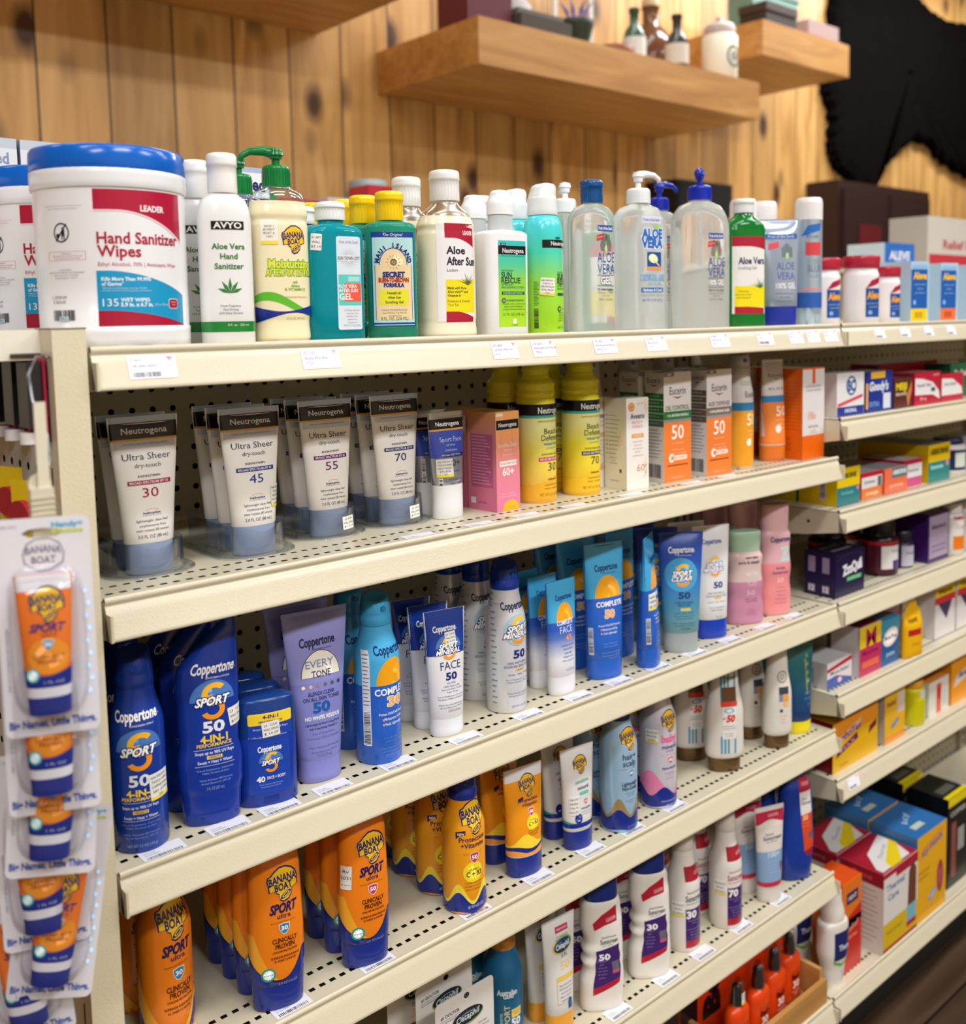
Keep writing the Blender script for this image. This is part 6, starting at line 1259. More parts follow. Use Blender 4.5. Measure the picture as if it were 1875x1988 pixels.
def a_srl(A):
    A.cal(515, 1365, 126); A.raw([(2 - 20, A.Z(1290)), (24, A.Z(1290)), (24, A.Z(590)), (-18, A.Z(590))], SRG, 0); A.rect(-18, 632, 24, 702, '#15151a', 1); A.t('Neutrogena', 670, 36, '#ecebe8', u=4, w=32, layer=3, bold=.02); A.rect(-15, 610, -7, 632, '#222228', 2); A.t('NEW', 621, 12, '#d8f0e8', u=-11, w=6, layer=4)
    A.t('DERMATOLOGIST RECOMMENDED BRAND', 715, 9, '#2c6c68', u=4, w=36); A.t('NEUTROGENA', 832, 13, '#1f5a5c', u=-14, w=18, al='l', layer=3); A.t('SUN', 868, 44, '#1f4a52', u=-14, w=15, al='l', bold=.03, layer=3, sx=.7); A.t('RESCUE', 912, 44, '#1f4a52', u=-14, w=28, al='l', bold=.03, layer=3); A.lines(['AFTER SUN', 'REPLENISHING LOTION'], 946, 22, 15, '#2c8c74', u=-14, al='l', w=[17, 34], bold=.03)
    A.rect(-14, 1003, 21, 1028, '#1f5a4c', 1); A.t('ALOE VERA & MINT EXTRACT', 1015, 12, '#bfe8b0', u=3, w=30, layer=3, bold=.02); A.ell(-11, 1075, 3.2, 3.2, '#1c3c44', 2); A.t('24', 1075, 14, '#d8f0a8', u=-11, layer=4, bold=.03); A.t('HOUR MOISTURIZATION', 1075, 14, '#1c4c3c', u=6, w=26, bold=.02)
    A.lines(['instantly cools, soothes and', 'helps prevent peeling for', 'a longer lasting healthy tan'], 1102, 22, 12, '#2c5c1c', u=4, w=[34, 30, 34]); A.t('6.7 FL OZ (198 mL)', 1188, 22, '#3c6c1c', u=4, w=32); A.rrect(5, 1245, 5, 6, .6, '#f0f4e8', 1); A.t('7106847', 1275, 10, '#3c5c2c', u=5, w=10)
def srl():
    p = simple('lotion_bottle', 'lotion bottle', [(0, 29, 17, 4.5, 'l'), (3, 31.5, 19.5, 4.5, 'l'), (122, 32, 20, 4.5, 'o'), (128, 18, 15, 2.6, 'l')], M('#ebebec', .3), None, None, a_srl)
    L = Loft([(127, 16.5, 13.5, 2.1, 'l'), (147, 16, 13, 2.1, 'l')]); mb = MB(); L.build(mb, M('#e4e8ea', .25, trans=.35)); p.part('collar', mb)
    C = Loft([(147, 17.5, 14, 2.1, 'l'), (160, 17.5, 14, 2.1, 's'), (172, 13, 11, 2.1, 'o'), (177, 6, 5, 2, 'l')]); mb = MB(); C.build(mb, M('#eef0f2', .3)); p.part('cap', mb); return p
SRL = srl()
SRS = grad('lime_teal_can', [(0, '#aee222'), (.45, '#94dc48'), (.68, '#4ad6b4'), (.9, '#48d4d8'), (1, '#5adce2')], 0.0, 0.15, .22, 0)
def a_srs(A):
    A.cal(340, 1355, 150); A.rect(-10, 555, 34, 622, '#15151a', 1); A.t('Neutrogena', 585, 34, '#ecebe8', u=17, w=32, layer=3, bold=.02); A.t('NEW', 540, 18, '#222228', u=12, w=8, bold=.04); A.t('NEUTROGENA', 828, 13, '#1f5a4c', u=10, w=18, al='l'); A.t('SUN', 862, 44, '#1f4a42', u=10, w=15, al='l', bold=.03); A.t('RESCUE', 906, 44, '#1f4a42', u=10, w=28, al='l', bold=.03)
    A.lines(['AFTER SUN', 'REHYDRATING SPRAY'], 942, 24, 15, '#2c8c54', u=10, al='l', w=[17, 30], bold=.03); A.rect(10, 1003, 42, 1025, '#1f5a4c', 1); A.ell(13, 1138, 3.4, 3.6, '#1c3c2c', 2); A.t('48', 1138, 16, '#d8f0a8', u=13, layer=4, bold=.03); A.t('HOUR HYDRATION', 1138, 14, '#2c5c1c', u=28, w=20); A.lines(['light mist helps', 'dehydrated skin', 'prevent peeling', 'lasting healthy tan'], 1170, 22, 12, '#2c5c1c', u=24, w=[24, 24, 24, 26])
    A.t('NET WT 6.7 OZ', 1296, 22, '#4c7c1c', u=22, w=24); A.bars(-22, 1130, -16, 1305, '#1c3c1c', vert=True)
    for i in range(16): A.rect(-22, 905 + i * 13, -17 + (i % 3), 910 + i * 13, '#4c7c1c', 1)
def srs():
    p = Pack('spray_can', 'spray can'); L = Loft([(0, 24, 24, 2, 'l'), (2, 25.4, 25.4, 2, 'l'), (122, 25.4, 25.4, 2, 'o'), (151, 16, 16, 2, 'l')]); mb = MB(); L.build(mb, SRS); A = Art(mb, L); a_srs(A); p.surf = L; p.part('can', mb)
    C = Loft([(150, 19, 19, 2, 'l'), (151, 19.5, 19.5, 2, 'l'), (170, 18.8, 18.8, 2, 's'), (174, 17.6, 17.6, 2, 'l'), (182, 16.5, 16.5, 2, 'o', 1.5), (190, 8, 8, 2, 'l', 5), (191, 4, 4, 2, 'l', 5)]); mb = MB(); C.build(mb, M('#e8ebec', .3)); p.part('spray_cap', mb); return p
SRSC = srs()
# clear gel flasks: hollow-looking gel body with printed front
def gel_print(A, style, cx_=8):
    A.zt = None
    if style == 'crystal':
        A.rect(cx_ - 16, 148, cx_ + 16, 158, '#cfd2e2', 1); A.t('Fruit of the Earth', 153, 4, '#6c6c94', u=cx_, w=27, layer=3, bold=.02); A.t('ALOE', 134, 12, '#2c6cc0', u=cx_, w=33, layer=3, bold=.08, out='#e6ecf4', ow=.08); A.t('VERA', 121, 12, '#2c6cc0', u=cx_, w=34, layer=3, bold=.08, out='#e6ecf4', ow=.08)
        A.raw([(cx_ + 3, 140), (cx_ + 1, 147), (cx_ + 4, 144), (cx_ + 6, 149), (cx_ + 8, 144), (cx_ + 12, 146), (cx_ + 9, 139)], '#9cc85c', 4)
        A.rect(cx_ - 9, 86, cx_ + 15, 109, '#1d4f98', 1); A.ell(cx_ + 1, 100, 8, 6, '#e6ecb4', 3, rot=-20); A.raw([(cx_ - 1, 98), (cx_ + 10, 90), (cx_ + 13, 90), (cx_ + 2, 99)], '#e8d490', 4); A.rect(cx_ - 9, 84, cx_ + 15, 89, '#e09a5c', 2)
        A.t('CRYSTAL ICE', 74, 7.5, '#8cc0e4', u=cx_, w=40, layer=3, bold=.03, out='#3c7cb8', ow=.05); A.t('ALOE GEL', 65.5, 4.5, '#5c9cd0', u=cx_ + 4, w=24, layer=3); A.rrect(cx_, 57, 38, 6.5, 2, '#2f74b8', 1); A.t('Hydrates & Cools', 57, 3.8, '#eef2f6', u=cx_, w=32, layer=3, bold=.03, sh=.2); A.t('Fragrance Free + Dye Free', 50, 2.2, '#5c6c94', u=cx_, w=40); A.t('NET WT. 20 OZ. (567 g)', 43, 3.2, '#4c5c9c', u=cx_, w=34, bold=.02)
        return
    A.rect(cx_ - 13, 133, cx_ + 13, 141, '#24489c', 1); A.t('Fruit of the Earth', 137, 4.2, '#eef0f4', u=cx_, w=23, layer=3, bold=.03); A.raw([(cx_ - 15, 120), (cx_ - 14, 128), (cx_ - 2, 131), (cx_ - 3, 123)], '#d83a3c', 2); A.t('NOW PURE GEL', 125.5, 2, '#f4dcd8', u=cx_ - 8.5, w=9.5, rot=12, layer=4)
    for i, s_ in enumerate((-1, 1)):
        for q in (0, 1, 2, 3):
            pts = []; 
            for j in range(9): t_ = j / 8; pts.append((cx_ + s_ * (.8 + q * 2.1 + 1.8 * math.sin(t_ * 5)), 108 + 22 * t_ - q * .3))
            A.raw(pts + [(p[0] + .9, p[1]) for p in reversed(pts)], '#2c3030', 3)
    A.ell(cx_, 110, 2.2, 5, '#9cc87c', 4); A.t('ALOE', 99, 13, '#223f92', u=cx_ + 1, w=30, layer=3); A.t('VERA', 84, 13, '#223f92', u=cx_ + 1, w=30, layer=3); A.rect(cx_ - 14, 75.5, cx_ + 15, 76.2, '#222', 1) if False else A.rect(cx_ - 14, 75.5, cx_ + 15, 76.2, '#222228', 1)
    A.t('100% GEL' if style == '100' else 'GEL', 69, 9 if style != '100' else 7.5, '#f0f2f2', u=cx_, w=(27 if style == '100' else 17), layer=3, bold=.05, out='#23262c', ow=.07); A.rect(cx_ - 14, 61.5, cx_ + 15, 62.2, '#222228', 1)
    A.t('No Added Fragrance' if style != '100' else 'PURE. No Color Added', 57.5, 3, '#2c2c3c', u=cx_, w=27, bold=.03); A.lines(['Moisturizer for Sunburn', '& Dry Skin'], 53, -4, 2.2, '#3c3c4c', u=cx_, w=[26, 12]); A.t('NET WT 12 OZ (340 g)', 44, 2.8, '#3c3c4c', u=cx_, w=24)
GEL = M('#fafdfd', .03, trans=.74, ior=1.14)
def gel_bottle(w, b, Hs, Hn, style, capmat, kind, hcap, rcap, cx_=8, spout=-35, sc=1.0):
    p = Pack('gel_bottle' if kind == 'flip' else 'pump_bottle', 'gel bottle' if kind == 'flip' else 'pump bottle'); L = Loft([(0, w - 4, b - 3, 2.5, 's'), (4, w, b, 2.5, 'l'), (Hs, w, b, 2.5, 'o'), (Hn, rcap * .8, rcap * .8, 2.1, 'l'), (Hn + 3, rcap * .8, rcap * .8, 2, 'l')]); mb = MB(); L.build(mb, GEL); p.surf = L; p.part('bottle_body', mb)
    mb = MB(); A = Art(mb, L, .3); gel_print(A, style, cx_); 
    for zz in (60, 76, 120):   # back print read through the gel
        pass
    p.part('front_print', mb)
    if kind == 'flip': p.part('cap', flip_cap(Hn + 1, rcap, hcap, capmat, True))
    else:
        c, h = pump(Hn + 1, rcap, hcap, spout, capmat, up=20); p.part('pump_collar', c); p.part('pump_head', h)
        mb = MB(); mb.cyl((0, 0, .008), .0022, Hn / 1000 - .008, M('#e8ecec', .2, trans=.6), 10); p.part('dip_tube', mb)
    return p
GTALL = gel_bottle(35, 21, 140, 170, '', M('#12508c', .2), 'flip', 30, 15, 7)
GPUMP = gel_bottle(42, 26, 140, 176, 'crystal', M('#eceef0', .3), 'pump', 21, 17, 6, spout=0)
GBLUE = gel_bottle(41, 25, 140, 180, '', M('#1a2fa8', .3), 'pump', 20, 15, 6, spout=10)
GBIG = gel_bottle(46, 28, 145, 190, '100', M('#1630b4', .28), 'pump', 22, 18, 12, spout=-120)
GWP = gel_bottle(38, 23, 140, 172, 'crystal', M('#eceef0', .3), 'pump', 20, 15, 8, spout=170)
def a_green(A):
    A.zt = None; A.rect(-26, 22, 30, 140, M('#ebe8e4', .35), 0); A.wave(lambda u: 141, lambda u: 126 - max(0, u) ** 1.5 * .03, -26, 30, '#b01e38', 1, 20); A.t('Aloe Vera', 104, 10, '#44486c', u=6, w=44, bold=.05, layer=3); A.t('Soothing Gel', 93, 5, '#77789c', u=-2, w=30, layer=3); A.rect(-22, 32, 30, 65, '#f2dc1c', 1)
    for i in range(9):
        a = math.radians(25 + i * 17); L_ = 11 + (i % 3) * 4; A.raw([(20 + math.cos(a + 1.57), 62 + math.sin(a + 1.57)), (20 + L_ * math.cos(a), 62 + L_ * math.sin(a)), (20 - math.cos(a + 1.57), 62 - math.sin(a + 1.57))], '#4c7c34', 3)
    A.lines(['Moisturizes', 'cools and soothes', 'with Vitamin E'], 57, -5, 3, '#5c5c1c', u=-8, w=[16, 26, 22]); A.wave(lambda u: 33 - max(0, u) * .08, lambda u: 22, -22, 28, '#b01e38', 2, 10)
def green():
    p = simple('gel_bottle', 'gel bottle', [(0, 31, 19, 2.6, 's'), (4, 34, 21, 2.6, 'l'), (150, 34, 21, 2.6, 's'), (158, 33, 20, 2.5, 's'), (178, 14, 13, 2.1, 'l')], M('#128a34', .1, trans=.35), None, None, a_green); p.part('cap', flip_cap(178, 16, 22, M('#e9e9e8', .3), True)); return p
GREEN = green()
def a_sil(A):
    A.zt = None; A.rect(-28, 142, 30, 150, '#2c5cac', 1); A.t('Fruit of the Earth', 146, 4.5, '#dfe6f0', u=4, w=42, layer=3); A.raw([(-18, 124), (-17, 134), (0, 138), (0, 128)], '#e04a54', 1)
    for s_ in (-1, 1):
        for q in (0, 1, 2): A.rect(12 + s_ * (1.5 + q * 3), 112, 13.2 + s_ * (1.5 + q * 3), 134 - q * 3, '#3c4444', 2)
    A.ell(12.6, 114, 2.6, 6, '#9cc87c', 3); A.t('ALOE', 98, 12, '#4c6cb4', u=10, w=30); A.t('VERA', 82, 12, '#4c6cb4', u=10, w=30); A.t('100% GEL', 66, 9, '#e8ecf2', u=10, w=34, bold=.04, out='#8c94ac', ow=.05); A.lines(['Soothes & cools', 'no color', 'fragrance free'], 54, -6, 3, '#5c749c', u=8, w=[30, 18, 26])
SIL = simple('gel_tube', 'gel tube', tube_keys(174, 33, 31, 19, 35, 4), M('#a9b4c8', .25, .35), cap_keys(33, 30.4, 18.6), M('#20349c', .3), a_sil)
def a_cool(A):
    A.zt = None; A.band(30, 56, '#2c5cac', 0); A.rect(-8, 118, 20, 140, '#d84a50', 1); A.t('COOL', 108, 9, '#8c9cac', u=8, w=22, bold=.02); A.t('BLUE', 96, 11, '#77849c', u=8, w=24, bold=.02); A.t('Aloe Mist', 84, 6, '#9ca4b4', u=8, w=24); A.rect(-14, 60, 22, 64, '#e08a94', 1); A.raw([(-16, 150), (-4, 168), (20, 172), (18, 160), (0, 154)], '#2f6cc0', 1); A.t('Fruit', 150, 6, '#3c6cb8', u=4, w=20)
def cool():
    p = Pack('spray_can', 'spray can'); L = Loft([(0, 21, 21, 2, 'l'), (2, 22.5, 22.5, 2, 'l'), (178, 22.5, 22.5, 2, 'l')]); mb = MB(); L.build(mb, M('#b9cfe2', .22, .5)); A = Art(mb, L); a_cool(A); p.surf = L; p.part('can', mb)
    C = Loft([(178, 23, 23, 2, 'l'), (206, 23, 23, 2, 's'), (213, 21.5, 21.5, 2, 'l'), (215, 19, 19, 2, 'l')]); mb = MB(); C.build(mb, M('#ebe7e6', .32)); p.part('cap', mb); return p
COOL = cool()
def a_aleve(A):
    A.zt = None; A.rect(4, 12, 40, 62, '#1c4c98', 0); A.t('Aleve', 66, 14, '#f4c02c', u=16, w=30, bold=.06, layer=3) if False else A.t('Aleve', 50, 12, '#f4a81c', u=20, w=26, bold=.06, layer=3); A.raw([(4, 62), (14, 76), (40, 84), (40, 74), (18, 66)], '#a81c3c', 1); A.lines(['naproxen sodium', 'pain reliever'], 36, -6, 3, '#a8c4e8', u=20); A.ell(12, 20, 4, 4, '#6c94cc', 1)
def aleve():
    p = simple('pill_bottle', 'pill bottle', [(0, 28, 28, 2.6, 'l'), (2, 30, 30, 2.6, 'l'), (84, 30.5, 30.5, 2.6, 's'), (94, 28, 28, 2.2, 'l'), (98, 28, 28, 2.2, 'l')], '#e8e2e4', [(98, 31, 31, 2, 'l'), (100, 32, 32, 2, 'l'), (116, 32.5, 32.5, 2, 'l'), (119, 31, 31, 2, 'l')], M('#b0243c', .35), a_aleve); return p
ALV = aleve()
def f_alb(c):
    def f(F):
        F.rect(-20, 0, 20, 108, '#8fb8dc', 0) if c else None; F.rect(-24, 26, 20, 100, '#1c5cac', 1); F.t('Aleve', 88, 12, '#f4c02c', u=0, w=34, bold=.07, layer=3); F.rect(-24, 2, 20, 26, c, 2); F.lines(['naproxen sodium', 'tablets', 'pain reliever'], 72, -8, 3, '#a8ccec', w=[30, 16, 26]); F.ell(-14, 38, 4, 5, '#6c9cd4', 2); F.rect(-14, 8, 8, 20, '#c8a01c' if c == '#f0cc1c' else '#c85030', 3)
    return f
ALB = {c: carton('medicine_carton', 'carton', 50, 60, 114, '#a8cbe6', '#b8d4ea', '#cfe0ee', '#b0cfe8', f_alb(c)) for c in ('#f0cc1c', '#e8743c', '#e8604c')}
# clear plastic tray under the lotion tubes
def tray(nback):
    p = Pack('display_tray', 'display tray'); mb = MB(); PL = thin_clear()
    L0 = 30 + nback * 30
    def outline(rx, ry0, n=28):
        pts = []
        for i in range(n + 1): a = math.pi + math.pi * i / n; pts.append((rx * math.cos(a), ry0 * math.sin(a)))
        return pts
    def wall(rx, ry, z0, z1, rx2, ry2, t=.8):
        a = outline(rx, ry); b = outline(rx2, ry2); vs = []; n = len(a)
        for i in range(n):
            dip = 7 * math.exp(-((i / (n - 1) - .5) / .16) ** 2)
            vs += [(a[i][0] / 1000, a[i][1] / 1000, z0 / 1000), (b[i][0] / 1000, b[i][1] / 1000, (z1 - dip) / 1000)]
        vs = [(-rx / 1000, L0 / 1000, z0 / 1000), (-rx2 / 1000, L0 / 1000, z1 / 1000)] + vs + [(rx / 1000, L0 / 1000, z0 / 1000), (rx2 / 1000, L0 / 1000, z1 / 1000)]
        m = len(vs) // 2; mb.add(vs, [(2 * i, 2 * i + 2, 2 * i + 3, 2 * i + 1) for i in range(m - 1)], PL, True)
    wall(33, 24, 2, 33, 32, 23); wall(34, 25, 2, 33, 33, 24)
    wall(45, 33, 0.3, 4, 42, 31); 
    # flat flange
    a = outline(45, 33); b = outline(33, 24); n = len(a); vs = [(q[0] / 1000, q[1] / 1000, .0018) for q in a] + [(q[0] / 1000, q[1] / 1000, .0022) for q in b]; mb.add(vs, [(i, i + 1, n + i + 1, n + i) for i in range(n - 1)], PL, True)
    vs = [(-.045, 0, .0018), (-.033, 0, .0022), (-.033, L0 / 1000, .0022), (-.045, L0 / 1000, .0018), (.033, 0, .0022), (.045, 0, .0018), (.045, L0 / 1000, .0018), (.033, L0 / 1000, .0022)]; mb.add(vs, [(0, 1, 2, 3), (4, 5, 6, 7)], PL)
    p.part('tray_cup', mb)
    for q in range(1, nback + 1):
        for s_ in (-1, 1): mb = MB(); mb.box(s_ * .0325 - .0008, (q * 30 - 14) / 1000, .002, s_ * .0325 + .0008, (q * 30 - 12) / 1000, .030, PL); p.part('divider_rib', mb)
    mb = MB(); mb.box(-.033, L0 / 1000 - .001, .002, .033, L0 / 1000, .033, PL); p.part('back_wall', mb); return p
TRAY = {n: tray(n) for n in (1, 2)}
# every pack is turned a little, the way each stands on the shelf
for p_, a_ in ((C1, -20), (C2, -16), (C3, -16), (C4, -8), (C6, -12), (C7, -5), (C9, -14), (C11, -38), (C12, -25), (C13, -30), (C14, -25), (B1, -10), (B2, -16), (B3, -14), (B4, -24), (B5, -6), (B6, -10), (B7, -20), (B8, -22), (B9, -36), (B10, -30), (B11, -20), (S2, -34), (S3, -4), (S4, -28), (S5, -30), (S6, -26), (S7, -30), (S8, -20), (S9, -26),
                (AVYO, -20), (PBB, -12), (TEALB, -5), (MAUI, -25), (AAS, -8), (SRL, -5), (SRSC, -22), (GTALL, -10), (GPUMP, -12), (GBLUE, -10), (GBIG, -22), (GREEN, -32), (SIL, -42), (COOL, -50), (ALV, -38), (BD30, -8), (BD70, -15), (EUS, -20), (EUT, -30)): p_.rz0 = a_
for p_ in ALB.values(): p_.rz0 = -14
# ================================================================ PUTTING EVERYTHING ON THE SHELVES
ORD = ['front', 'second', 'third', 'fourth', 'fifth']
def row(p, x, y, z, steps, desc, grp, rz=0, extra=None, dx=0.0, dxs=None, jit=1.0):
    """a file of the same pack going back from the shelf front"""
    yy = y; xx = x
    for i in range(len(steps) + 1):
        if i: yy += steps[i - 1]; xx += (dxs[i - 1] if dxs else dx)
        lab = desc if not steps else (desc + ', ' + ('at the edge' if i == 0 else ('%s from the edge' % ORD[i])))
        p.put(xx, yy, z, lab, grp if steps else None, rz + (0 if i == 0 else random.uniform(-2, 2) * jit), extra=extra if i == 0 else None)
S = {k: v + 0.0001 - 0.0014 for k, v in ZS.items()}
# ---- top shelf
TUB.put(0.050, -0.260, S[1], 'large white wipes tub with blue lid, nearest, behind the scuffed corner post', 'wipes tubs', -17)
TUB.put(0.050, -0.112, S[1], 'white wipes tub with blue lid, half hidden behind the nearest tub', 'wipes tubs', -33)
TUB.put(-0.108, -0.075, 0.0178, 'white wipes tub with blue lid at the left picture edge', 'wipes tubs', 4)
row(AVYO, 0.148, -0.290, S[1], [0.054], 'slim white hand sanitizer bottle with green leaf', 'sanitizer bottles', dxs=[-0.003])
st = [sticker(Loft([(0, 29, 21, 2.5, 'l'), (143, 29, 21, 2.5, 'l')]), -17, 105, 18, 20, ['06/23', '8196'], foot='#f4d84c')]
row(PBB, 0.210, -0.284, S[1], [0.075], 'cream after sun lotion in a green pump bottle', 'green pump bottles', dxs=[-0.004])
row(TEALB, 0.268, -0.290, S[1], [0.052], 'square teal gel bottle with white cap', 'teal gel bottles', rz=0, extra=[sticker(TEALB.surf, -26, 103, 11, 17, ['21 APT', 'WALL', '$7.19'], rot=-4) + (0,)], dxs=[-0.006])
row(MAUI, 0.347, -0.285, S[1], [0.046, 0.046, 0.046], 'green gel bottle with yellow cap and sun label', 'yellow capped gel bottles', dxs=[-0.004, 0.004, -0.014])
row(AAS, 0.429, -0.280, S[1], [0.07], 'cream aloe lotion bottle with red banded label and white ribbed cap', 'aloe lotion bottles', dxs=[-0.004])
row(SRL, 0.514, -0.280, S[1], [0.055], 'white flat lotion bottle with teal to green label', 'white after sun bottles', dxs=[0.004])
row(SRSC, 0.585, -0.280, S[1], [0.062], 'teal and lime spray can with white cap', 'teal spray cans', extra=[sticker(SRSC.surf, -4, 60, 19, 22, ['06/20/23 1', '7307113', 'NEUTROGENA', '576-3628', 'TAV'], rot=-4, foot='#f4d84c') + (0,)], dxs=[0.006])
GTALL.put(0.675, -0.280, S[1], 'clear aloe gel bottle with dark blue flip cap')
GWP.put(0.705, -0.200, S[1], 'clear gel bottle with white pump between the spray can and blue cap', 'white pump gel bottles', rz=-106, scale=(.8, 1.1, .97))
GWP.put(0.672, -0.130, S[1], 'clear gel bottle with white pump, far back behind the teal spray can', 'white pump gel bottles', rz=-100, scale=(.8, 1, .94))
GPUMP.put(0.774, -0.275, S[1], 'clear gel bottle with white pump and blue crystal lettering', rz=-4)
GBLUE.put(0.902, -0.205, S[1], 'clear gel bottle with blue pump behind the white pump one', rz=-8)
GBIG.put(0.917, -0.270, S[1], 'largest clear gel bottle with blue pump, beside the green bottle')
GREEN.put(1.027, -0.270, S[1], 'green gel bottle with white cap and red and yellow label')
SIL.put(1.121, -0.270, S[1], 'silvery gel tube standing on its dark blue cap')
COOL.put(1.224, -0.262, S[1], 'pale blue spray can with tall white cap at the shelf joint')
COOL.put(1.145, -0.185, S[1], 'pale blue spray can behind the silvery gel tube', 'pale blue cans behind'); COOL.put(1.205, -0.185, S[1] - 0.0, 'pale blue spray can back row beside the shelf joint', 'pale blue cans behind', rz=10)
AAS.put(0.62, -0.115, S[1], 'cream lotion bottle at the back behind the pumps', rz=8)
GREEN.put(0.80, -0.12, S[1], 'green gel bottle at the back behind the crystal gel pump', rz=-12, scale=(.95, .95, .92))
# section to the right, top
ALV.put(1.335, -0.222, S[1], 'white pill bottle with red cap, left of three', 'pill bottles', rz=-14); ALV.put(1.397, -0.262, S[1], 'white pill bottle with red cap, the largest in the middle', 'pill bottles', rz=-14, scale=(1.02, 1.02, 1.03)); ALV.put(1.478, -0.268, S[1], 'small white pill bottle with red cap, right of three', 'pill bottles', rz=-14, scale=(.8, .8, .88))
ALB['#f0cc1c'].put(1.545, -0.300, S[1], 'pale blue medicine carton with yellow foot', 'blue medicine cartons'); ALB['#e8743c'].put(1.665, -0.300, S[1], 'pale blue medicine carton with orange foot', 'blue medicine cartons'); ALB['#e8604c'].put(1.790, -0.300, S[1], 'pale blue medicine carton with coral foot, rightmost', 'blue medicine cartons')
ALB['#e8604c'].put(1.735, -0.170, S[1], 'pale blue medicine carton standing behind the others', scale=(1, 1, 1.1))

# ---- second shelf: white tubes in clear trays
stc = lambda p, pi, *a, **k: [sticker(*a, **k) + (pi,)]
def group(p, x, y, n, desc, ex=None):
    row(p, x, y, S[2] + 0.0003, [0.0315] * n, desc, 'white lotion tubes with black band', extra=ex)
    TRAY[min(2, n)].put(x, y, S[2] + 0.0002, 'clear plastic tray under the ' + desc.split(' with ')[1], 'clear display trays')
CL = Loft([(0, 38, 31, 2, 'l'), (30, 38, 31, 2, 'l')])
group(N30, 0.076, -0.244, 1, 'white lotion tube with red number 30')
group(N45, 0.189, -0.244, 2, 'white lotion tube with blue number 45', [sticker(N45.surf, 23, 60, 14, 24, ['06/23/1', '7325', 'NEUTR', '5412 SM', 'TH9'], rot=0, foot='#f4dc3c') + (0,)])
group(N55, 0.294, -0.222, 2, 'white lotion tube with purple number 55', [sticker(Loft([(0, 34, 25, 2, 'l'), (33, 33, 24, 2, 'l')]), 12, 15, 17, 15, ['23 THP', 'WALL DRUG', '$ 17.19'], rot=2) + (1,)])
group(N70, 0.388, -0.224, 2, 'white lotion tube with dark blue number 70', [sticker(Loft([(0, 34, 25, 2, 'l'), (33, 33, 24, 2, 'l')]), 10, 15, 17, 15, ['21 STH', 'WALL DRUG', '$ 17.19'], rot=2) + (1,)])
row(SF, 0.451, -0.243, S[2], [0.034], 'small silver and blue face lotion tube', 'silver face tubes', extra=[sticker(SF.surf, -11, 63, 22, 22, ['06/20/23 1', '7325214961', 'NEUT SPORT', '473-4336', 'TM'], foot='#f4dc3c') + (0,)])
PINK.put(0.5315, -0.266, S[2], 'orange to pink face serum carton, the front one of two', 'face serum cartons', 4)
PINK.put(0.5290, -0.211, S[2], 'orange to pink face serum carton with a sticker, behind its twin', 'face serum cartons', 3, extra=[sticker(PINK.side, 12, 108, 26, 24, ['06/20/23 1', '7325', 'NEUTROGENA', '456-8201'], foot='#f0c850', off=.3) + (0,)])
row(BD30, 0.605, -0.240, S[2], [0.058], 'yellow spray can with pink band and number 30', 'yellow spray cans', dxs=[-0.002]); row(BD70, 0.688, -0.242, S[2], [0.058], 'yellow spray can with navy band and number 70', 'yellow spray cans', dxs=[-0.008])
AV.put(0.762, -0.281, S[2], 'cream face lotion carton, the right one of two', 'cream face cartons', -3); AV.put(0.738, -0.233, S[2], 'cream face lotion carton, the left one standing further back', 'cream face cartons', -1)
EO.put(0.854, -0.278, S[2], 'white and orange carton with green bands, in front', 'green banded cartons', -4); EO.put(0.850, -0.232, S[2], 'white and orange carton with green bands, behind its twin', 'green banded cartons', -2)
EA.put(0.942, -0.287, S[2], 'white and orange carton with brown bands, in front', 'brown banded cartons', -3); EA.put(0.944, -0.240, S[2], 'white and orange carton with brown bands, behind its twin', 'brown banded cartons', -2)
EUS.put(1.027, -0.262, S[2], 'white and yellow spray can with grey cap, beside the brown banded carton', 'grey capped cans'); EUS.put(0.80, -0.150, S[2], 'grey capped can at the back, left of three', 'grey capped cans'); EUS.put(0.89, -0.150, S[2], 'grey capped can at the back, middle of three', 'grey capped cans'); EUS.put(0.975, -0.150, S[2], 'grey capped can at the back, right of three', 'grey capped cans')
EUT.put(1.128, -0.256, S[2], 'orange and white lotion tube standing on its orange cap', rz=12, tilt=0)
LRP.put(1.170, -0.200, S[2], 'orange carton behind the orange tube', 'orange cartons'); LRP.put(1.2005 - 0.012, -0.296, S[2], 'tall orange carton with white front panel at the shelf end', 'orange cartons', 0)

# ---- third shelf
wl = ['06/20/23 1', '7325214961', 'COPPERTONE', '581-5758', 'DH']
row(C1, 0.042, -0.277, S[3], [0.060], 'dark blue sport spray can', 'dark blue spray cans', extra=[sticker(C1.surf, 20, 62, 22, 26, wl, rot=3, foot='#f4dc3c') + (0,)], dxs=[0.010])
row(C2, 0.112, -0.281, S[3], [0.040, 0.048], 'dark blue slant topped lotion bottle', 'dark blue lotion bottles', extra=[sticker(C2.surf, 27, 108, 18, 19, ['23  1CT', 'WALL DRUG', '$15.19'], rot=8) + (0,)])
row(C3, 0.173, -0.284, S[3], [0.037, 0.036], 'dark blue sunscreen stick with yellow band', 'blue sunscreen sticks', extra=[sticker(C3.capsurf, 2, 82, 18, 16, ['23  CSA', 'WALL DRUG', '$ 14.29'], rot=5) + (1,)], dxs=[0.004, 0.002])
row(C4, 0.240, -0.275, S[3], [0.040], 'lilac lotion tube with white half circle', 'lilac lotion tubes')
row(C5, 0.317, -0.277, S[3], [0.056], 'light and dark blue spray can with orange sun', 'two tone blue spray cans', dxs=[0.0])
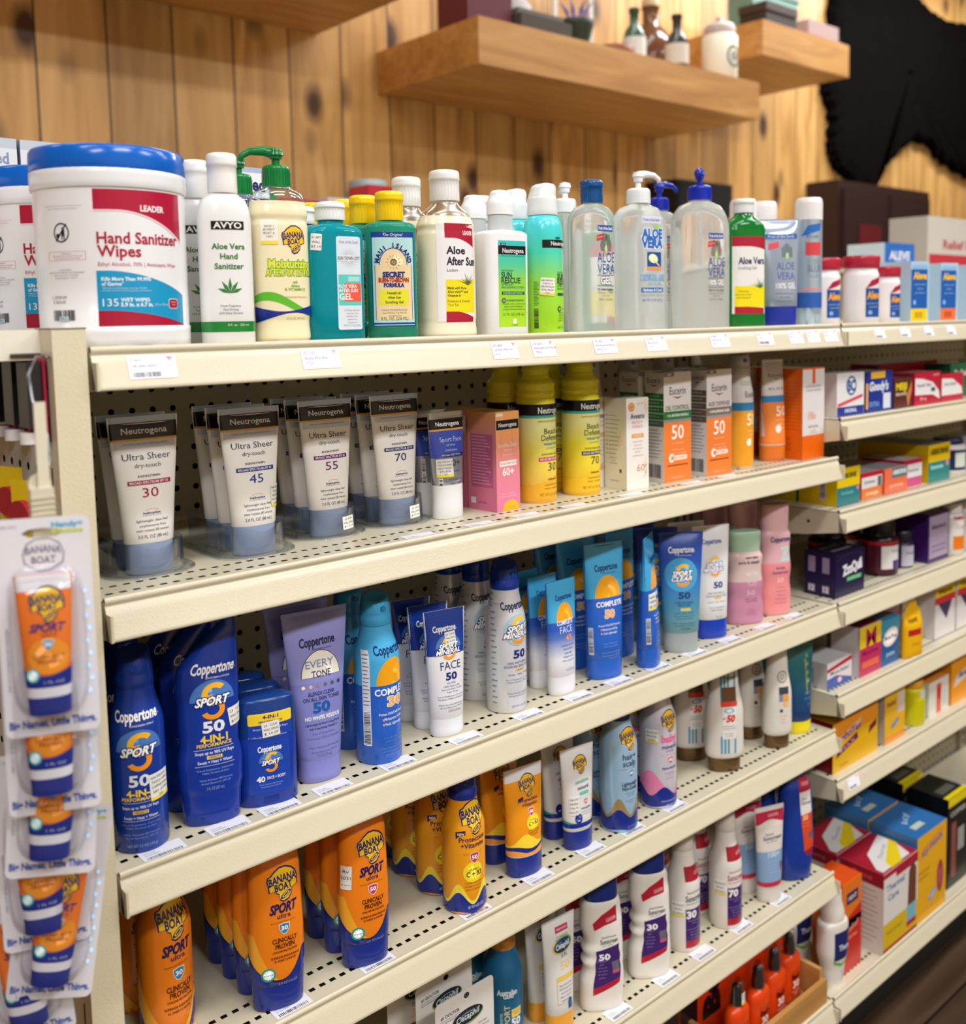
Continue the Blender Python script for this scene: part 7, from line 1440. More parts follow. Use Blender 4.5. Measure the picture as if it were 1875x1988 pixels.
row(C6, 0.414, -0.278, S[3], [0.033, 0.034], 'small white face tube with dark blue top', 'white and blue face tubes', extra=[sticker(C6.surf, 5, 118, 14, 15, ['23  CMA', 'WALL DRUG', '$13.59'], rot=4) + (0,)], dxs=[0, -0.002])
row(C7, 0.520, -0.268, S[3], [0.058, 0.056], 'white sport spray can with dark blue cap', 'white spray cans', dxs=[0, -0.002])
row(C8, 0.607, -0.280, S[3], [0.036, 0.036], 'small face tube fading from blue to white', 'fading blue face tubes')
row(C9, 0.692, -0.278, S[3], [0.054, 0.046], 'large blue lotion tube with orange sun and number 50', 'large blue lotion tubes')
C10.put(0.773, -0.289, S[3], 'blue lotion tube turned sideways with a price sticker', 'blue lotion tubes turned or behind', 29, extra=[sticker(C10.surf, -17, 96, 20, 24, ['06/20/23 1', 'COPPERTONE', '581-7553'], rot=-2, foot='#f4e03c') + (0,)])
C10.put(0.775, -0.232, S[3], 'blue lotion tube standing square behind the turned one', 'blue lotion tubes turned or behind', 3); C10.put(0.782, -0.182, S[3], 'blue lotion tube furthest back behind the turned one', 'blue lotion tubes turned or behind', -3)
row(C11, 0.852, -0.284, S[3], [0.048, 0.045], 'blue clear-base tube with splash emblem', 'clear base tubes')
row(C12, 0.937, -0.274, S[3], [0.045], 'white lotion tube with blue cap', 'white tubes with blue caps', dxs=[-0.004])
row(C13, 1.033, -0.268, S[3], [0.050], 'short dusky pink bottle with mint cap', 'mint capped bottles')
row(C14, 1.110, -0.272, S[3], [0.055, 0.055], 'tall pink lotion bottle with pink cap', 'tall pink bottles', dxs=[-0.012, -0.004])
# ---- fourth shelf
row(B1, 0.070, -0.245, S[4], [0.062], 'orange sport spray can with dark blue cap', 'orange spray cans', dxs=[-0.008])
row(B2, 0.170, -0.293, S[4], [0.036, 0.036, 0.036], 'orange lotion bottle with blue 30 shield', 'orange lotion bottles')
row(B3, 0.277, -0.296, S[4], [0.037, 0.037], 'orange lotion bottle with pink 50 shield', 'orange lotion bottles', extra=[sticker(B3.surf, -24, 108, 13, 27, ['Rv', '5031', '---'], rot=-3) + (0,)])
row(B4, 0.428, -0.288, S[4], [0.056, 0.056, 0.055], 'golden spray can with vitamin circle', 'golden spray cans', dxs=[0.0, 0.002, 0.002])
row(B5, 0.531, -0.283, S[4], [0.046], 'golden lotion tube with white crimped top', 'golden lotion tubes', dxs=[-0.002])
row(B6, 0.627, -0.286, S[4], [0.038], 'small white sensitive lotion tube with blue cap', 'white sensitive tubes', extra=[sticker(B6.surf, -12, 62, 13, 26, ['06/20', 'BANANA', '536-71', '$16.29'], rot=-2) + (0,)])
row(B7, 0.709, -0.287, S[4], [0.056], 'light blue spray can with gold wave', 'light blue spray cans', dxs=[-0.002])
row(B8, 0.802, -0.281, S[4], [0.057], 'white spray can with pink wave', 'pink wave spray cans', extra=[sticker(B8.surf, -22, 110, 20, 20, ['06/20/23', 'BANANA', '5031'], foot='#f0dc3c') + (0,)])
row(B9, 0.960, -0.283, S[4], [0.060], 'white flask with blue stripes standing on a bronze cap', 'striped bronze capped flasks', dxs=[-0.006])
row(B10, 1.093, -0.291, S[4], [0.050], 'slim white flask with orange square on a bronze cap', 'slim bronze capped flasks', dxs=[0.0])
row(B11, 1.172, -0.281, S[4], [0.045], 'deep teal tube standing on a yellow cap', 'teal tubes')
# ---- fifth shelf
CET.put(0.418, -0.296, S[5], 'white hang card with oval emblem, in front', 'white hang cards', 0); CET.put(0.420, -0.252, S[5] + 0.0, 'white hang card with oval emblem, behind its twin', 'white hang cards', 2); CET.put(0.405, -0.215, S[5], 'white hang card with oval emblem, rearmost of three', 'white hang cards', -3)
row(S2, 0.530, -0.237, S[5], [0.060], 'teal spray can with amber cap', 'teal spray cans with amber caps', dxs=[-0.012])
row(S3, 0.599, -0.274, S[5], [0.036], 'white tube with oval emblem and amber cap', 'white tubes with amber caps', dxs=[0.0])
row(S4, 0.676, -0.280, S[5], [0.056], 'white bottle with dark blue cap, left pair', 'white bottles with dark blue caps', extra=[('price_sticker', (lambda: (lambda mb: (Art(mb, Flat((0, 0, 196.2), (1, 0, 0), (0, 0, 1), (0, 1, 0)), .3).rrect(0, 0, 22, 14, .8, '#e9e6da'), Art(mb, Flat((0, 0, 196.2), (1, 0, 0), (0, 0, 1), (0, 1, 0)), .5).rect(-11, -7, 11, -4, '#f0dc3c'), mb)[2])(MB()))().mesh('price_sticker'), 1)])
row(S5, 0.779, -0.280, S[5], [0.058], 'white bottle with dark blue cap, right pair', 'white bottles with dark blue caps')
row(S6, 0.871, -0.271, S[5], [0.058], 'white spray bottle with purple panel and dark lettering', 'white spray bottles', extra=[sticker(S6.surf, -19, 70, 20, 24, ['06/20/23', '5031', 'LDR SPRAY'], foot='#f0dc3c') + (0,)])
row(S7, 0.966, -0.281, S[5], [0.058], 'white spray bottle with purple panel and red lettering', 'white spray bottles', extra=[sticker(S7.surf, -19, 70, 20, 24, ['06/20/23', '5031', 'LDR SPRAY'], foot='#f0dc3c') + (0,)], dxs=[-0.004])
row(S8, 1.071, -0.292, S[5], [0.040], 'white and pale blue tube with red top band', 'red banded tubes', dxs=[-0.006])
row(S9, 1.160, -0.284, S[5], [0.046], 'tall royal blue bottle with orange label', 'royal blue bottles', dxs=[-0.006])
# ---- price tags on decks
for k, xs in ((3, (0.028, 0.095, 0.152, 0.215, 0.300, 0.398, 0.500, 0.590, 0.668, 0.750, 0.835, 0.922, 1.015, 1.095)), (4, (0.155, 0.262, 0.405, 0.512, 0.610, 0.690, 0.785)), (5, (0.660, 0.765, 0.852, 0.950, 1.058)), (2, (0.340, 0.430, 0.505, 0.590, 0.700, 0.835, 0.920))):
    for i, x in enumerate(xs): deck_tag(x, k, label='white barcode tag on the %s sun care deck, %s from the post' % (['', '', 'second', 'third', 'fourth', 'fifth'][k], ['first', 'second', 'third', 'fourth', 'fifth', 'sixth', 'seventh', 'eighth', 'ninth', 'tenth', 'eleventh', 'twelfth', 'thirteenth', 'fourteenth'][i]))

# ---- bottom deck of the sun care section: wooden tray of orange sprays
def plain(F, txt, z, h, col, w, u=0, bold=.05): F.t(txt, z, h, col, u=u, w=w, bold=bold, layer=3)
zb = S[6]
t = thing('wooden_tray', 'pine display tray with orange back board on the lowest shelf', 'tray', (0.925, -0.3225, zb))
boxpart('tray_bottom', t, 0, 0, 0.0005, 0.28, 0.12, 0.006, TRAYW); boxpart('tray_front', t, 0, 0, 0.006, 0.28, 0.009, 0.045, TRAYW); boxpart('tray_side', t, 0.271, 0.009, 0.006, 0.28, 0.12, 0.062, TRAYW); boxpart('tray_side', t, 0, 0.009, 0.006, 0.009, 0.12, 0.062, TRAYW); boxpart('tray_back', t, 0.009, 0.111, 0.006, 0.271, 0.12, 0.062, TRAYW)
mb = MB(); mb.box(-0.020, 0.085, 0.046, 0.270, 0.091, 0.205, M('#d8380c', .4)); mb.box(0.010, 0.085, 0.006, 0.270, 0.091, 0.046, M('#d8380c', .4)); A = Art(mb, Flat((140, 85, 0), (1, 0, 0), (0, -1, 0)), .2); A.t("Ben's", 118, 40, '#141214', u=-78, w=140, vert=True, bold=.10); A.rect(-160, 48, -116, 205, '#141214', 1); A.rrect(60, 160, 70, 40, 3, '#d8c49a', 1); A.t('TICK & INSECT', 166, 7, '#4c3c20', u=60, w=60, bold=.04, layer=3); A.t('REPELLENT', 154, 7, '#4c3c20', u=60, w=50, bold=.04, layer=3); link('back_board', mb.mesh('back_board'), t)
def orange_spray():
    p = Pack('repellent_bottle', 'repellent bottle'); L = Loft([(0, 24, 13, 2.3, 'l'), (2, 26, 15, 2.3, 'l'), (70, 26, 15, 2.3, 'o'), (86, 10, 9, 2, 'l')]); mb = MB(); L.build(mb, M('#e0440e', .3)); A = Art(mb, L); A.rect(-13, 12, 13, 60, '#c8380a', 1); A.t("Ben's", 48, 9, '#161214', u=0, w=22, bold=.06, layer=3); A.t('30', 34, 12, '#f2e6d8', w=16, bold=.05, layer=3); A.lines(['insect repellent', 'DEET'], 22, -5, 2.6, '#f2dcc8', w=[22, 10], layer=3); p.surf = L; p.part('body', mb)
    C = Loft([(86, 10, 10, 2, 'l'), (98, 10, 10, 2, 's'), (112, 8, 8, 2, 'o'), (120, 4, 4, 2, 'l')]); mb = MB(); C.build(mb, M('#1c1a1c', .25)); p.part('atomiser', mb); C = Loft([(84, 13, 12, 2, 'l'), (118, 12.5, 11.5, 2, 'o'), (128, 6, 6, 2, 'l')], bottom=False); mb = MB(); C.build(mb, thin_clear()); p.part('overcap', mb); return p
OS = orange_spray()
for i, (x, y, lb) in enumerate(((0.985, -0.290, 'with a white tag, leftmost in the tray'), (1.046, -0.288, 'middle of the tray front'), (1.105, -0.280, 'right rear of the tray'), (1.163, -0.272, 'rightmost at the tray corner'))):
    OS.put(x, y, zb + 0.0062, 'orange repellent spray bottle with black nozzle, ' + lb, 'orange spray bottles in the tray', extra=[sticker(Loft([(0, 13.2, 12.2, 2, 'l'), (130, 13.2, 12.2, 2, 'l')]), 2, 100, 11, 20, ['5031', '06/23', '---'], foot='#f0dc3c') + (2,)] if i == 0 else None)
def a_black(F): F.t('INSECT', 150, 16, '#e2e6e0', w=60, bold=.05); F.t('SHIELD', 125, 16, '#8cc04c', w=60, bold=.05); F.ell(0, 70, 22, 22, '#3c7c3c', 1); F.t('30', 70, 18, '#f0f2ea', w=26, bold=.05, layer=3)
BK = carton('repellent_carton', 'carton', 86, 70, 175, '#15171a', '#101214', '#1c1e20', '#15171a', a_black); BK.put(0.830, -0.260, zb, 'black repellent carton left of the orange back board', None, 0)
def a_w1(A): A.zt = None; A.rect(-16, 55, 24, 108, '#1b2560', 1); A.t('Thera', 78, 10, '#d8dcea', u=8, w=28, bold=.04, layer=3); A.raw([(-16, 55), (4, 46), (24, 55), (24, 50), (4, 40), (-16, 50)], '#62b82c', 2); A.lines(['anti itch', 'spray', 'relief'], 30, -8, 4, '#6c5c9c', u=12)
def w1():
    p = Pack('spray_bottle', 'spray bottle'); L = Loft([(0, 20, 15, 2.4, 's'), (30, 24, 17, 2.4, 's'), (70, 32, 21, 2.4, 's'), (112, 32, 21, 2.4, 'o'), (124, 26, 20, 2.2, 'l')]); mb = MB(); L.build(mb, M('#e6dfd8', .35)); A = Art(mb, L); a_w1(A); p.surf = L; p.part('body', mb)
    C = Loft([(124, 23, 19, 2.1, 'l'), (132, 23, 19, 2.1, 's'), (165, 16, 15, 2.1, 'l'), (176, 15, 14, 2.1, 'o'), (182, 8, 8, 2, 'l')]); mb = MB(); C.build(mb, M('#e2dbd2', .35)); p.part('overcap', mb); return p
W1 = w1(); W1.put(1.262, -0.298, zb, 'white spray bottle with navy and green label, in front', 'navy labelled white bottles', -10); W1.put(1.258, -0.225, zb, 'white spray bottle with navy and green label, behind its twin', 'navy labelled white bottles', -14)
# ================================================================ medicine section
R_ = {k: v - 0.0013 for k, v in ZR.items()}
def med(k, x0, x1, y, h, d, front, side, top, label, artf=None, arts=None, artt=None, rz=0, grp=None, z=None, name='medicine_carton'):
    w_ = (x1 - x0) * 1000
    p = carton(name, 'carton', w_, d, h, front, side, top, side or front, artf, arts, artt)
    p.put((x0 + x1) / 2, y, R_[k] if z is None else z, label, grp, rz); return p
def T_(s_, z, h, c, w_, u=0, b=.06, sh=0): return lambda F: F.t(s_, z, h, c, u=u, w=w_, bold=b, layer=3, sh=sh)
def multi(*fs): return lambda F: [f(F) for f in fs]
def R(u0, z0, u1, z1, c, l=1): return lambda F: F.rect(u0, z0, u1, z1, c, l)
def E_(u, z, a, b, c, l=1, **k): return lambda F: F.ell(u, z, a, b, c, l, **k)
def P_(pts, c, l=1): return lambda F: F.raw(pts, c, l)
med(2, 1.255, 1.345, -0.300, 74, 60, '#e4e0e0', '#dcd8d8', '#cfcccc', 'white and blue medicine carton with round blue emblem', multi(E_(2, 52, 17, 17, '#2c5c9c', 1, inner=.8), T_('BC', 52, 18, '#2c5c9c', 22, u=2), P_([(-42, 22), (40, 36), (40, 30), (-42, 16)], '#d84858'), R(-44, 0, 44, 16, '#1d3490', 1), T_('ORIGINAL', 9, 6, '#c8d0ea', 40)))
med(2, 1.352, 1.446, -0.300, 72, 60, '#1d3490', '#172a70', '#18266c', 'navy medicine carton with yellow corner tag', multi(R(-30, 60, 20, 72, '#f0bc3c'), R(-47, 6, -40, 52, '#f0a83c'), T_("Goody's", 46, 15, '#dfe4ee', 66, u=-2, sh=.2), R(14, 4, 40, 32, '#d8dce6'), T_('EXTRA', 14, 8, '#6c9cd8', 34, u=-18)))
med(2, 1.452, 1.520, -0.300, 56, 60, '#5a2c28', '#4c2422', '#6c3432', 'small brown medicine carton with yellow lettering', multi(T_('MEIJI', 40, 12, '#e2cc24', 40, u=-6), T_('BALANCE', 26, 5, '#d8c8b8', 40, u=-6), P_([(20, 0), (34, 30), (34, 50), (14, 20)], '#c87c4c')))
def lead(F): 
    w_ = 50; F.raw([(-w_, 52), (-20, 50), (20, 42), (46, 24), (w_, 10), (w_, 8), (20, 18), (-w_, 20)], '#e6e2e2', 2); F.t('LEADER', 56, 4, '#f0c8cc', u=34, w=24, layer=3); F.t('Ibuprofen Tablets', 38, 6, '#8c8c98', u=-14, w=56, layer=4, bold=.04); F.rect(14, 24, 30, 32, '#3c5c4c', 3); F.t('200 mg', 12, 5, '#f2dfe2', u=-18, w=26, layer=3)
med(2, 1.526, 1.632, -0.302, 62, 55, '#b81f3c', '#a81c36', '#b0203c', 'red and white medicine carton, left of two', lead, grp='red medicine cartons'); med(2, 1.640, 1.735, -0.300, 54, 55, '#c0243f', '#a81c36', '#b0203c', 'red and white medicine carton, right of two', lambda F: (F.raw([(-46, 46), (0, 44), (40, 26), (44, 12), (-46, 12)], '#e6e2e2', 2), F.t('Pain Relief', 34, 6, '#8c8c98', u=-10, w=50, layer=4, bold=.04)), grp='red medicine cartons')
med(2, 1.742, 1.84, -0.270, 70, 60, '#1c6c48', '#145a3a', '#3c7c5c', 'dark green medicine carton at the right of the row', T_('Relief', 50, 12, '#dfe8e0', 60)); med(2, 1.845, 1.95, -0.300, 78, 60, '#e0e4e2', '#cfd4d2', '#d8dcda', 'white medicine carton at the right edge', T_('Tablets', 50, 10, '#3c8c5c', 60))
med(2, 1.55, 1.80, -0.215, 76, 60, '#a81c34', '#8c1a2c', '#7c2430', 'long dark red carton behind the red ones')
def airb(w_): return lambda F: (F.rect(-w_, 30, w_, 66, '#e6c414', 1), F.t('AIRBORNE', 52, 8, '#55561c', w=w_ * 1.3, layer=3, bold=.08), F.rect(-w_, 0, w_, 32, '#2c7c84', 2), F.t('Immune', 22, 6, '#9cd0d0', u=-4, w=w_, layer=4), F.ell(w_ * .8, 27, 3.5, 4, '#e86c6c', 3))
sbar = lambda S_: (S_.rect(4, 8, 16, 44, '#c9c0c8', 1), S_.bars(5, 12, 15, 40, '#55525c', vert=True))
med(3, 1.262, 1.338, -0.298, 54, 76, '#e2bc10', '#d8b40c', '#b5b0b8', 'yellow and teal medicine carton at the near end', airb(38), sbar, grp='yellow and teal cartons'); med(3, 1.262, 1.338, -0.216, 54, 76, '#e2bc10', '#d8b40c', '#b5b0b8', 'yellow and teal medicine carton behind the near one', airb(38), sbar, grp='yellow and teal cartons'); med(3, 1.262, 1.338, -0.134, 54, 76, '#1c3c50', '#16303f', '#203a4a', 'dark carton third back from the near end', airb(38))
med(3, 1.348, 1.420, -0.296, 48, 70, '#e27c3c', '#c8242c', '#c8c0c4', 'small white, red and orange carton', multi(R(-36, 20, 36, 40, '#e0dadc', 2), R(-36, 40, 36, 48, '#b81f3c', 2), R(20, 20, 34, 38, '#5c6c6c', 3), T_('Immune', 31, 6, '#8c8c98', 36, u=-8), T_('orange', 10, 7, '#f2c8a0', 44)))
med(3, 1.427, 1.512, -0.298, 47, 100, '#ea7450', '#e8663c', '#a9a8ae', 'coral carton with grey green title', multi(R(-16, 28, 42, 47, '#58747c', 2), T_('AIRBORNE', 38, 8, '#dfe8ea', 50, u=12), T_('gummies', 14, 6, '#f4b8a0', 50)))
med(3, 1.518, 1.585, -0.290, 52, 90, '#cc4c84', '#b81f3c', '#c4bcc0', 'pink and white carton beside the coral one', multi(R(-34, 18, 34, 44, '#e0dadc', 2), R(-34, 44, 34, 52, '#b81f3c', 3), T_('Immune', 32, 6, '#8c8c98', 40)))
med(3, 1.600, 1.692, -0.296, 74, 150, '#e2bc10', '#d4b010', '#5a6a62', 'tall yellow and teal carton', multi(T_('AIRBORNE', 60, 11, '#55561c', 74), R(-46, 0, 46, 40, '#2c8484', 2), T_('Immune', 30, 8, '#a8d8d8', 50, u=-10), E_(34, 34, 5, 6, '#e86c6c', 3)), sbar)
def jar(name, x, y, z, r, h, hc, cb, cc, lab, artf, rz=-20, n='pill_jar'):
    p = simple(n, 'jar', [(0, r - 2, r - 2, 2.2, 'l'), (2, r, r, 2.2, 'l'), (h - 8, r, r, 2.2, 'o'), (h, r * .8, r * .8, 2, 'l')], cb, [(h, r * .84, r * .84, 2, 'l'), (h + 2, r * .88, r * .88, 2, 'l'), (h + hc - 1, r * .86, r * .86, 2, 'l'), (h + hc, r * .8, r * .8, 2, 'l')], cc, artf); p.put(x, y, z, lab, None, rz); return p
jar('j', 1.755, -0.262, R_[3], 34, 62, 12, '#e0dcdc', M('#1b2050', .35), 'white and navy pill jar on the second medicine shelf', lambda A: (A.band(10, 52, '#171f58', 0), A.rect(-12, 16, 16, 46, '#cfd8c8', 2)))
med(3, 1.80, 1.88, -0.285, 74, 60, '#dcd8d8', '#c8c4c6', '#cfcccc', 'white carton at the right end of the second medicine shelf', multi(R(-30, 20, 30, 60, '#1d2a6c'), R(-18, 28, 18, 48, '#b8d0c0', 2)))
# third
def zzz(F): F.rect(-48, 0, 48, 60, '#1d1440', 0); F.t('ZzzQuil', 48, 17, '#ece8f2', u=8, w=62, bold=.08, rot=6, layer=3); F.rrect(14, 28, 50, 8, 2, '#4cac6c', 1); F.t('ALCOHOL FREE', 28, 4, '#c8ecd0', u=14, w=40, layer=3); F.ell(0, 62, 44, 12, '#3c2c5c', 1, 10, 170, inner=.9)
def szz(S_):
    for u in (-16, 12): S_.rect(u - 7, 42, u + 7, 70, '#8c7c9c', 1); S_.rect(u - 7, 6, u + 7, 20, '#8c7c9c', 1); S_.t('12', 13, 9, '#e8e0ec', u=u, w=10, layer=3, bold=.05)
med(4, 1.252, 1.350, -0.302, 78, 60, '#1d1540', '#1c1040', '#1a1438', 'dark purple sleep aid carton with white lettering', zzz, szz, lambda T: (T.rect(-30, 14, 30, 24, '#77718c', 1), T.rect(-30, 36, 30, 46, '#77718c', 1)))
def ajar(A): A.zt = None; A.band(6, 60, '#4c1228', 0); A.rect(-20, 14, 26, 58, '#d8d4d4', 1); A.band(58, 66, '#a8202c', 0); A.rect(4, 12, 30, 30, '#4c3c84', 2); A.t('Elderberry', 48, 6, '#8c9c90', u=14, w=26, layer=3)
jar('j', 1.475, -0.262, R_[4], 34, 74, 34, '#1c0a14', M('#151315', .35), 'dark elderberry jar with black lid and white label', ajar); jar('j', 1.475, -0.185, R_[4], 34, 74, 34, '#1c0a14', M('#151315', .35), 'dark jar with black lid behind the elderberry jar', ajar); jar('j', 1.395, -0.20, R_[4], 34, 74, 30, '#1c0a14', M('#151315', .35), 'dark jar with black lid behind the purple carton', ajar)
jar('j', 1.552, -0.268, R_[4], 22, 50, 22, '#2c2448', M('#1c1a28', .35), 'small slim white labelled bottle beside the elderberry jar', lambda A: (A.rect(-16, 4, 20, 44, '#b8b4c4', 1), A.t('Melatonin', 30, 5, '#5c4c8c', u=4, w=22, layer=3)), n='pill_bottle')
med(4, 1.602, 1.690, -0.298, 98, 70, '#4c3068', '#3c1c64', '#5c4c74', 'tall purple carton with pale front label', multi(R(-40, 8, 40, 92, '#a494ac'), T_('Elderberry', 70, 8, '#55406c', 60), R(-30, 20, 30, 22, '#6c5c84', 2), R(-30, 30, 30, 32, '#6c5c84', 2)))
med(4, 1.60, 1.70, -0.220, 112, 60, '#341a58', '#341a58', '#2c1a48', 'very tall purple carton behind')
def awo(A): A.zt = None; A.rect(-14, 12, 22, 40, '#ee7c1c', 1); A.rect(-14, 74, 22, 80, '#b81f4c', 1); A.t('Zicam', 60, 9, '#c8a8b0', u=4, w=30, layer=3)
jar('j', 1.722, -0.285, R_[4], 26, 84, 22, '#e0dcd8', '#dcd6d2', 'white bottle with an orange square on the third medicine shelf', awo, n='pill_bottle'); jar('j', 1.80, -0.285, R_[4], 27, 84, 22, '#e0dcd8', '#dcd6d2', 'white bottle with an orange square at the right edge', awo, n='pill_bottle')
# fourth
med(5, 1.236, 1.318, -0.298, 46, 60, '#dcd6d6', '#cdc8c8', '#d4d0d0', 'low white carton with red and blue stripes', multi(P_([(-41, 36), (41, 46), (41, 38), (-41, 30)], '#b81f3c'), P_([(-41, 0), (41, 0), (41, 6), (-10, 20), (-41, 18)], '#3c5cac'), T_('Mucus Relief', 27, 6, '#77788c', 60, b=.02), E_(0, 10, 7, 5, '#e8a8b8', 2)), lambda S_: S_.rect(-22, 8, 4, 34, '#9ca4a8', 1))
def mm(F): F.rect(-38, 52, 38, 91, '#e8c81c', 1); F.t('M', 68, 32, '#b81f50', u=2, w=34, bold=.03, layer=3); F.rect(-38, 0, 38, 52, '#c42c5c', 1); F.t('Mucinex', 42, 8, '#7c1c5c', w=56, layer=3, bold=.04); F.rect(-30, 14, 30, 26, '#e86c4c', 2)
med(5, 1.334, 1.404, -0.306, 91, 60, '#c42c5c', '#d8d0d0', '#8c1c30', 'pink and yellow carton with a big red letter M', mm); med(5, 1.334, 1.404, -0.234, 84, 50, '#b8b0b0', '#b8b0b0', '#d0c8c8', 'pale carton behind the pink and yellow one')
med(5, 1.408, 1.476, -0.306, 88, 60, '#1f5c98', '#1a4c80', '#3c8cac', 'blue carton with a pale oval and a gold wedge', multi(R(-34, 60, 34, 88, '#3c94b8'), E_(0, 52, 28, 17, '#e4d8d0', 2, rot=12), T_('Move Free', 52, 8, '#8c7c9c', 44), T_('joint', 20, 7, '#a8c8e0', 30)))
mb = MB()
p = Pack('honey_drops_bag', 'bag'); L = Loft([(0, 26, 8, 2.4, 'l'), (4, 28, 11, 2.4, 's'), (60, 28, 10, 2.4, 's'), (84, 26, 2, 3, 'l'), (100, 14, 1, 4, 'l')], 28); L.build(mb, M('#eab010', .35)); A = Art(mb, L); A.rect(-20, 44, 16, 56, '#b81f24', 1); A.t('Honey', 74, 9, '#6c5414', u=-4, w=26, bold=.04, rot=8); A.t('drops', 28, 6, '#c87c10', w=24); p.surf = L; p.part('bag_body', mb); mb = MB(); mb.box(-.012, -.0006, .100, .012, .0006, .108, M('#eab010', .35)); p.part('hang_tab', mb)
p.put(1.508, -0.314, R_[5], 'yellow drops bag leaning at the shelf edge', None, -10)
med(5, 1.485, 1.56, -0.262, 118, 40, '#d87058', '#c8503c', '#c85c4c', 'coral and pink carton behind the yellow bag', multi(R(-36, 70, 36, 92, '#c8a8c0'), R(-36, 92, 36, 100, '#d83c3c', 2), T_('Cold', 105, 9, '#f6dcc8', 40)))
def vit(F): F.rect(-44, 84, 44, 104, '#e4c41c', 1); F.t('Vitamin', 94, 9, '#6c4c1c', w=60, layer=3, bold=.05); F.rect(-44, 70, 44, 84, '#cc3440', 1); F.raw([(-30, 70), (30, 70), (6, 34)], '#4c3c64', 2)
med(5, 1.572, 1.625, -0.262, 96, 50, '#dcd2cc', '#d4cac4', '#b8c8d0', 'plain pale carton between the bag and the vitamins', multi(R(-20, 60, 20, 66, '#c88c8c'))); med(5, 1.632, 1.72, -0.300, 104, 60, '#e0dada', '#d8d2d2', '#e0c41c', 'white vitamin carton with yellow top and dark wedge, left', vit, grp='vitamin cartons'); med(5, 1.728, 1.82, -0.300, 104, 60, '#e0dada', '#d8d2d2', '#7cacc8', 'white vitamin carton with yellow top and dark wedge, right', vit, grp='vitamin cartons')
# fifth
def adv(F): F.rect(-75, 62, 75, 92, '#ea9420', 0); F.raw([(-68, 46), (10, 66), (20, 80), (-60, 60)], '#e8b8a0', 2); F.t('ArthriTen', 62, 12, '#7c4c8c', u=-24, w=80, rot=8, layer=4, bold=.04); F.raw([(-66, 26), (8, 44), (4, 56), (-62, 38)], '#6c1c4c', 2); F.t('MAX', 41, 7, '#e0a0b8', u=-28, w=50, rot=12, layer=4); F.raw([(44, 40), (72, 50), (72, 62), (48, 54)], '#7c1c34', 3); F.t('caplets', 10, 6, '#b87c10', u=-40, w=30)
med(6, 1.240, 1.395, -0.308, 92, 64, '#e4b010', '#7c1418', '#dca818', 'large yellow and orange carton with dark red end', adv); med(6, 1.240, 1.395, -0.238, 92, 60, '#c89a10', '#6c1216', '#caa018', 'yellow carton behind the large one')
med(6, 1.418, 1.495, -0.310, 96, 50, '#e8b424', '#c8b8a0', '#d8a41c', 'upright yellow carton with blue pill picture', multi(R(10, 50, 36, 90, '#d8c8c0'), E_(0, 34, 16, 5, '#5c7ca8', 2, rot=25), R(-38, 0, 38, 14, '#e89430', 2), T_('Relief', 76, 9, '#a8701c', 34, u=-14)))
jar('j', 1.560, -0.290, R_[6], 24, 74, 14, '#d8cc10', M('#e0a030', .4), 'yellow green bottle between the cartons', lambda A: (A.rect(-18, 10, 20, 50, '#c8c408', 1), A.rect(0, 56, 18, 74, '#c8ccd0', 1)), n='pill_bottle')
med(6, 1.604, 1.690, -0.304, 68, 50, '#e2ddd6', '#d8e0d0', '#e88c34', 'white carton with an orange red column', multi(R(-10, 0, 10, 60, '#e0603c'), R(16, 8, 38, 40, '#c8d0d0', 2), E_(0, 40, 7, 12, '#b81f24', 2))); med(6, 1.698, 1.86, -0.306, 92, 70, '#ee9c1c', '#e8941c', '#e8a83c', 'wide orange carton at the right edge', multi(P_([(-70, 34), (40, 56), (60, 78), (-60, 58)], '#dfd0c8'), T_('Arthritis', 56, 11, '#5c5c8c', 90, u=-6, sh=.2)))
# bottom
def ob(F): F.rect(-33, 0, 33, 100, '#c8241c', 0); F.raw([(-33, 100), (33, 120), (33, 90), (-33, 76)], '#c8241c', 0); F.rect(-20, 130, 20, 152, '#1b2560', 1); F.t('HEAT', 141, 8, '#dcc8a8', w=28, layer=3, bold=.05); F.t('Relief', 84, 11, '#eab89c', w=44, rot=8, layer=3); F.t('patches', 66, 7, '#eab89c', w=36, layer=3)
med(7, 1.290, 1.356, -0.302, 173, 62, '#e0741c', '#e8781c', '#e0501c', 'tall slim orange and red carton', ob)
def bw(F): F.rect(-66, 0, 66, 10, '#a81c2c', 1); F.rect(-66, 10, 66, 60, '#dcb414', 0); F.rect(-66, 150, -20, 160, '#a81c34', 0); F.rect(-20, 140, 66, 160, '#a81c34', 0); F.t('Thermal', 128, 12, '#7c94ac', u=-22, w=70, bold=.05); F.t('Care', 108, 12, '#7c94ac', u=-30, w=40, bold=.05); F.raw([(26, 40), (60, 44), (60, 130), (44, 150), (30, 130)], '#6c3c2c', 1); F.rect(24, 30, 60, 62, '#7cb4cc', 2); F.rect(24, 20, 60, 30, '#b81f3c', 2); F.t('heat wraps', 40, 9, '#6c9030', u=-24, w=60)
def bwt(T): w_ = 64; T.rect(-w_, 0, w_, 90, '#a81c34', 0); T.raw([(-w_ + 6, 6), (w_ - 20, 6), (w_, 50), (w_, 84), (-20, 60), (-w_ + 6, 20)], '#e2dcd8', 2); T.raw([(-30, 4), (10, 4), (w_, 44), (w_, 62), (-20, 22)], '#e8cc1c', 3); T.t('Thermal', 46, 9, '#8ca0b4', u=10, w=60, rot=22, layer=4)
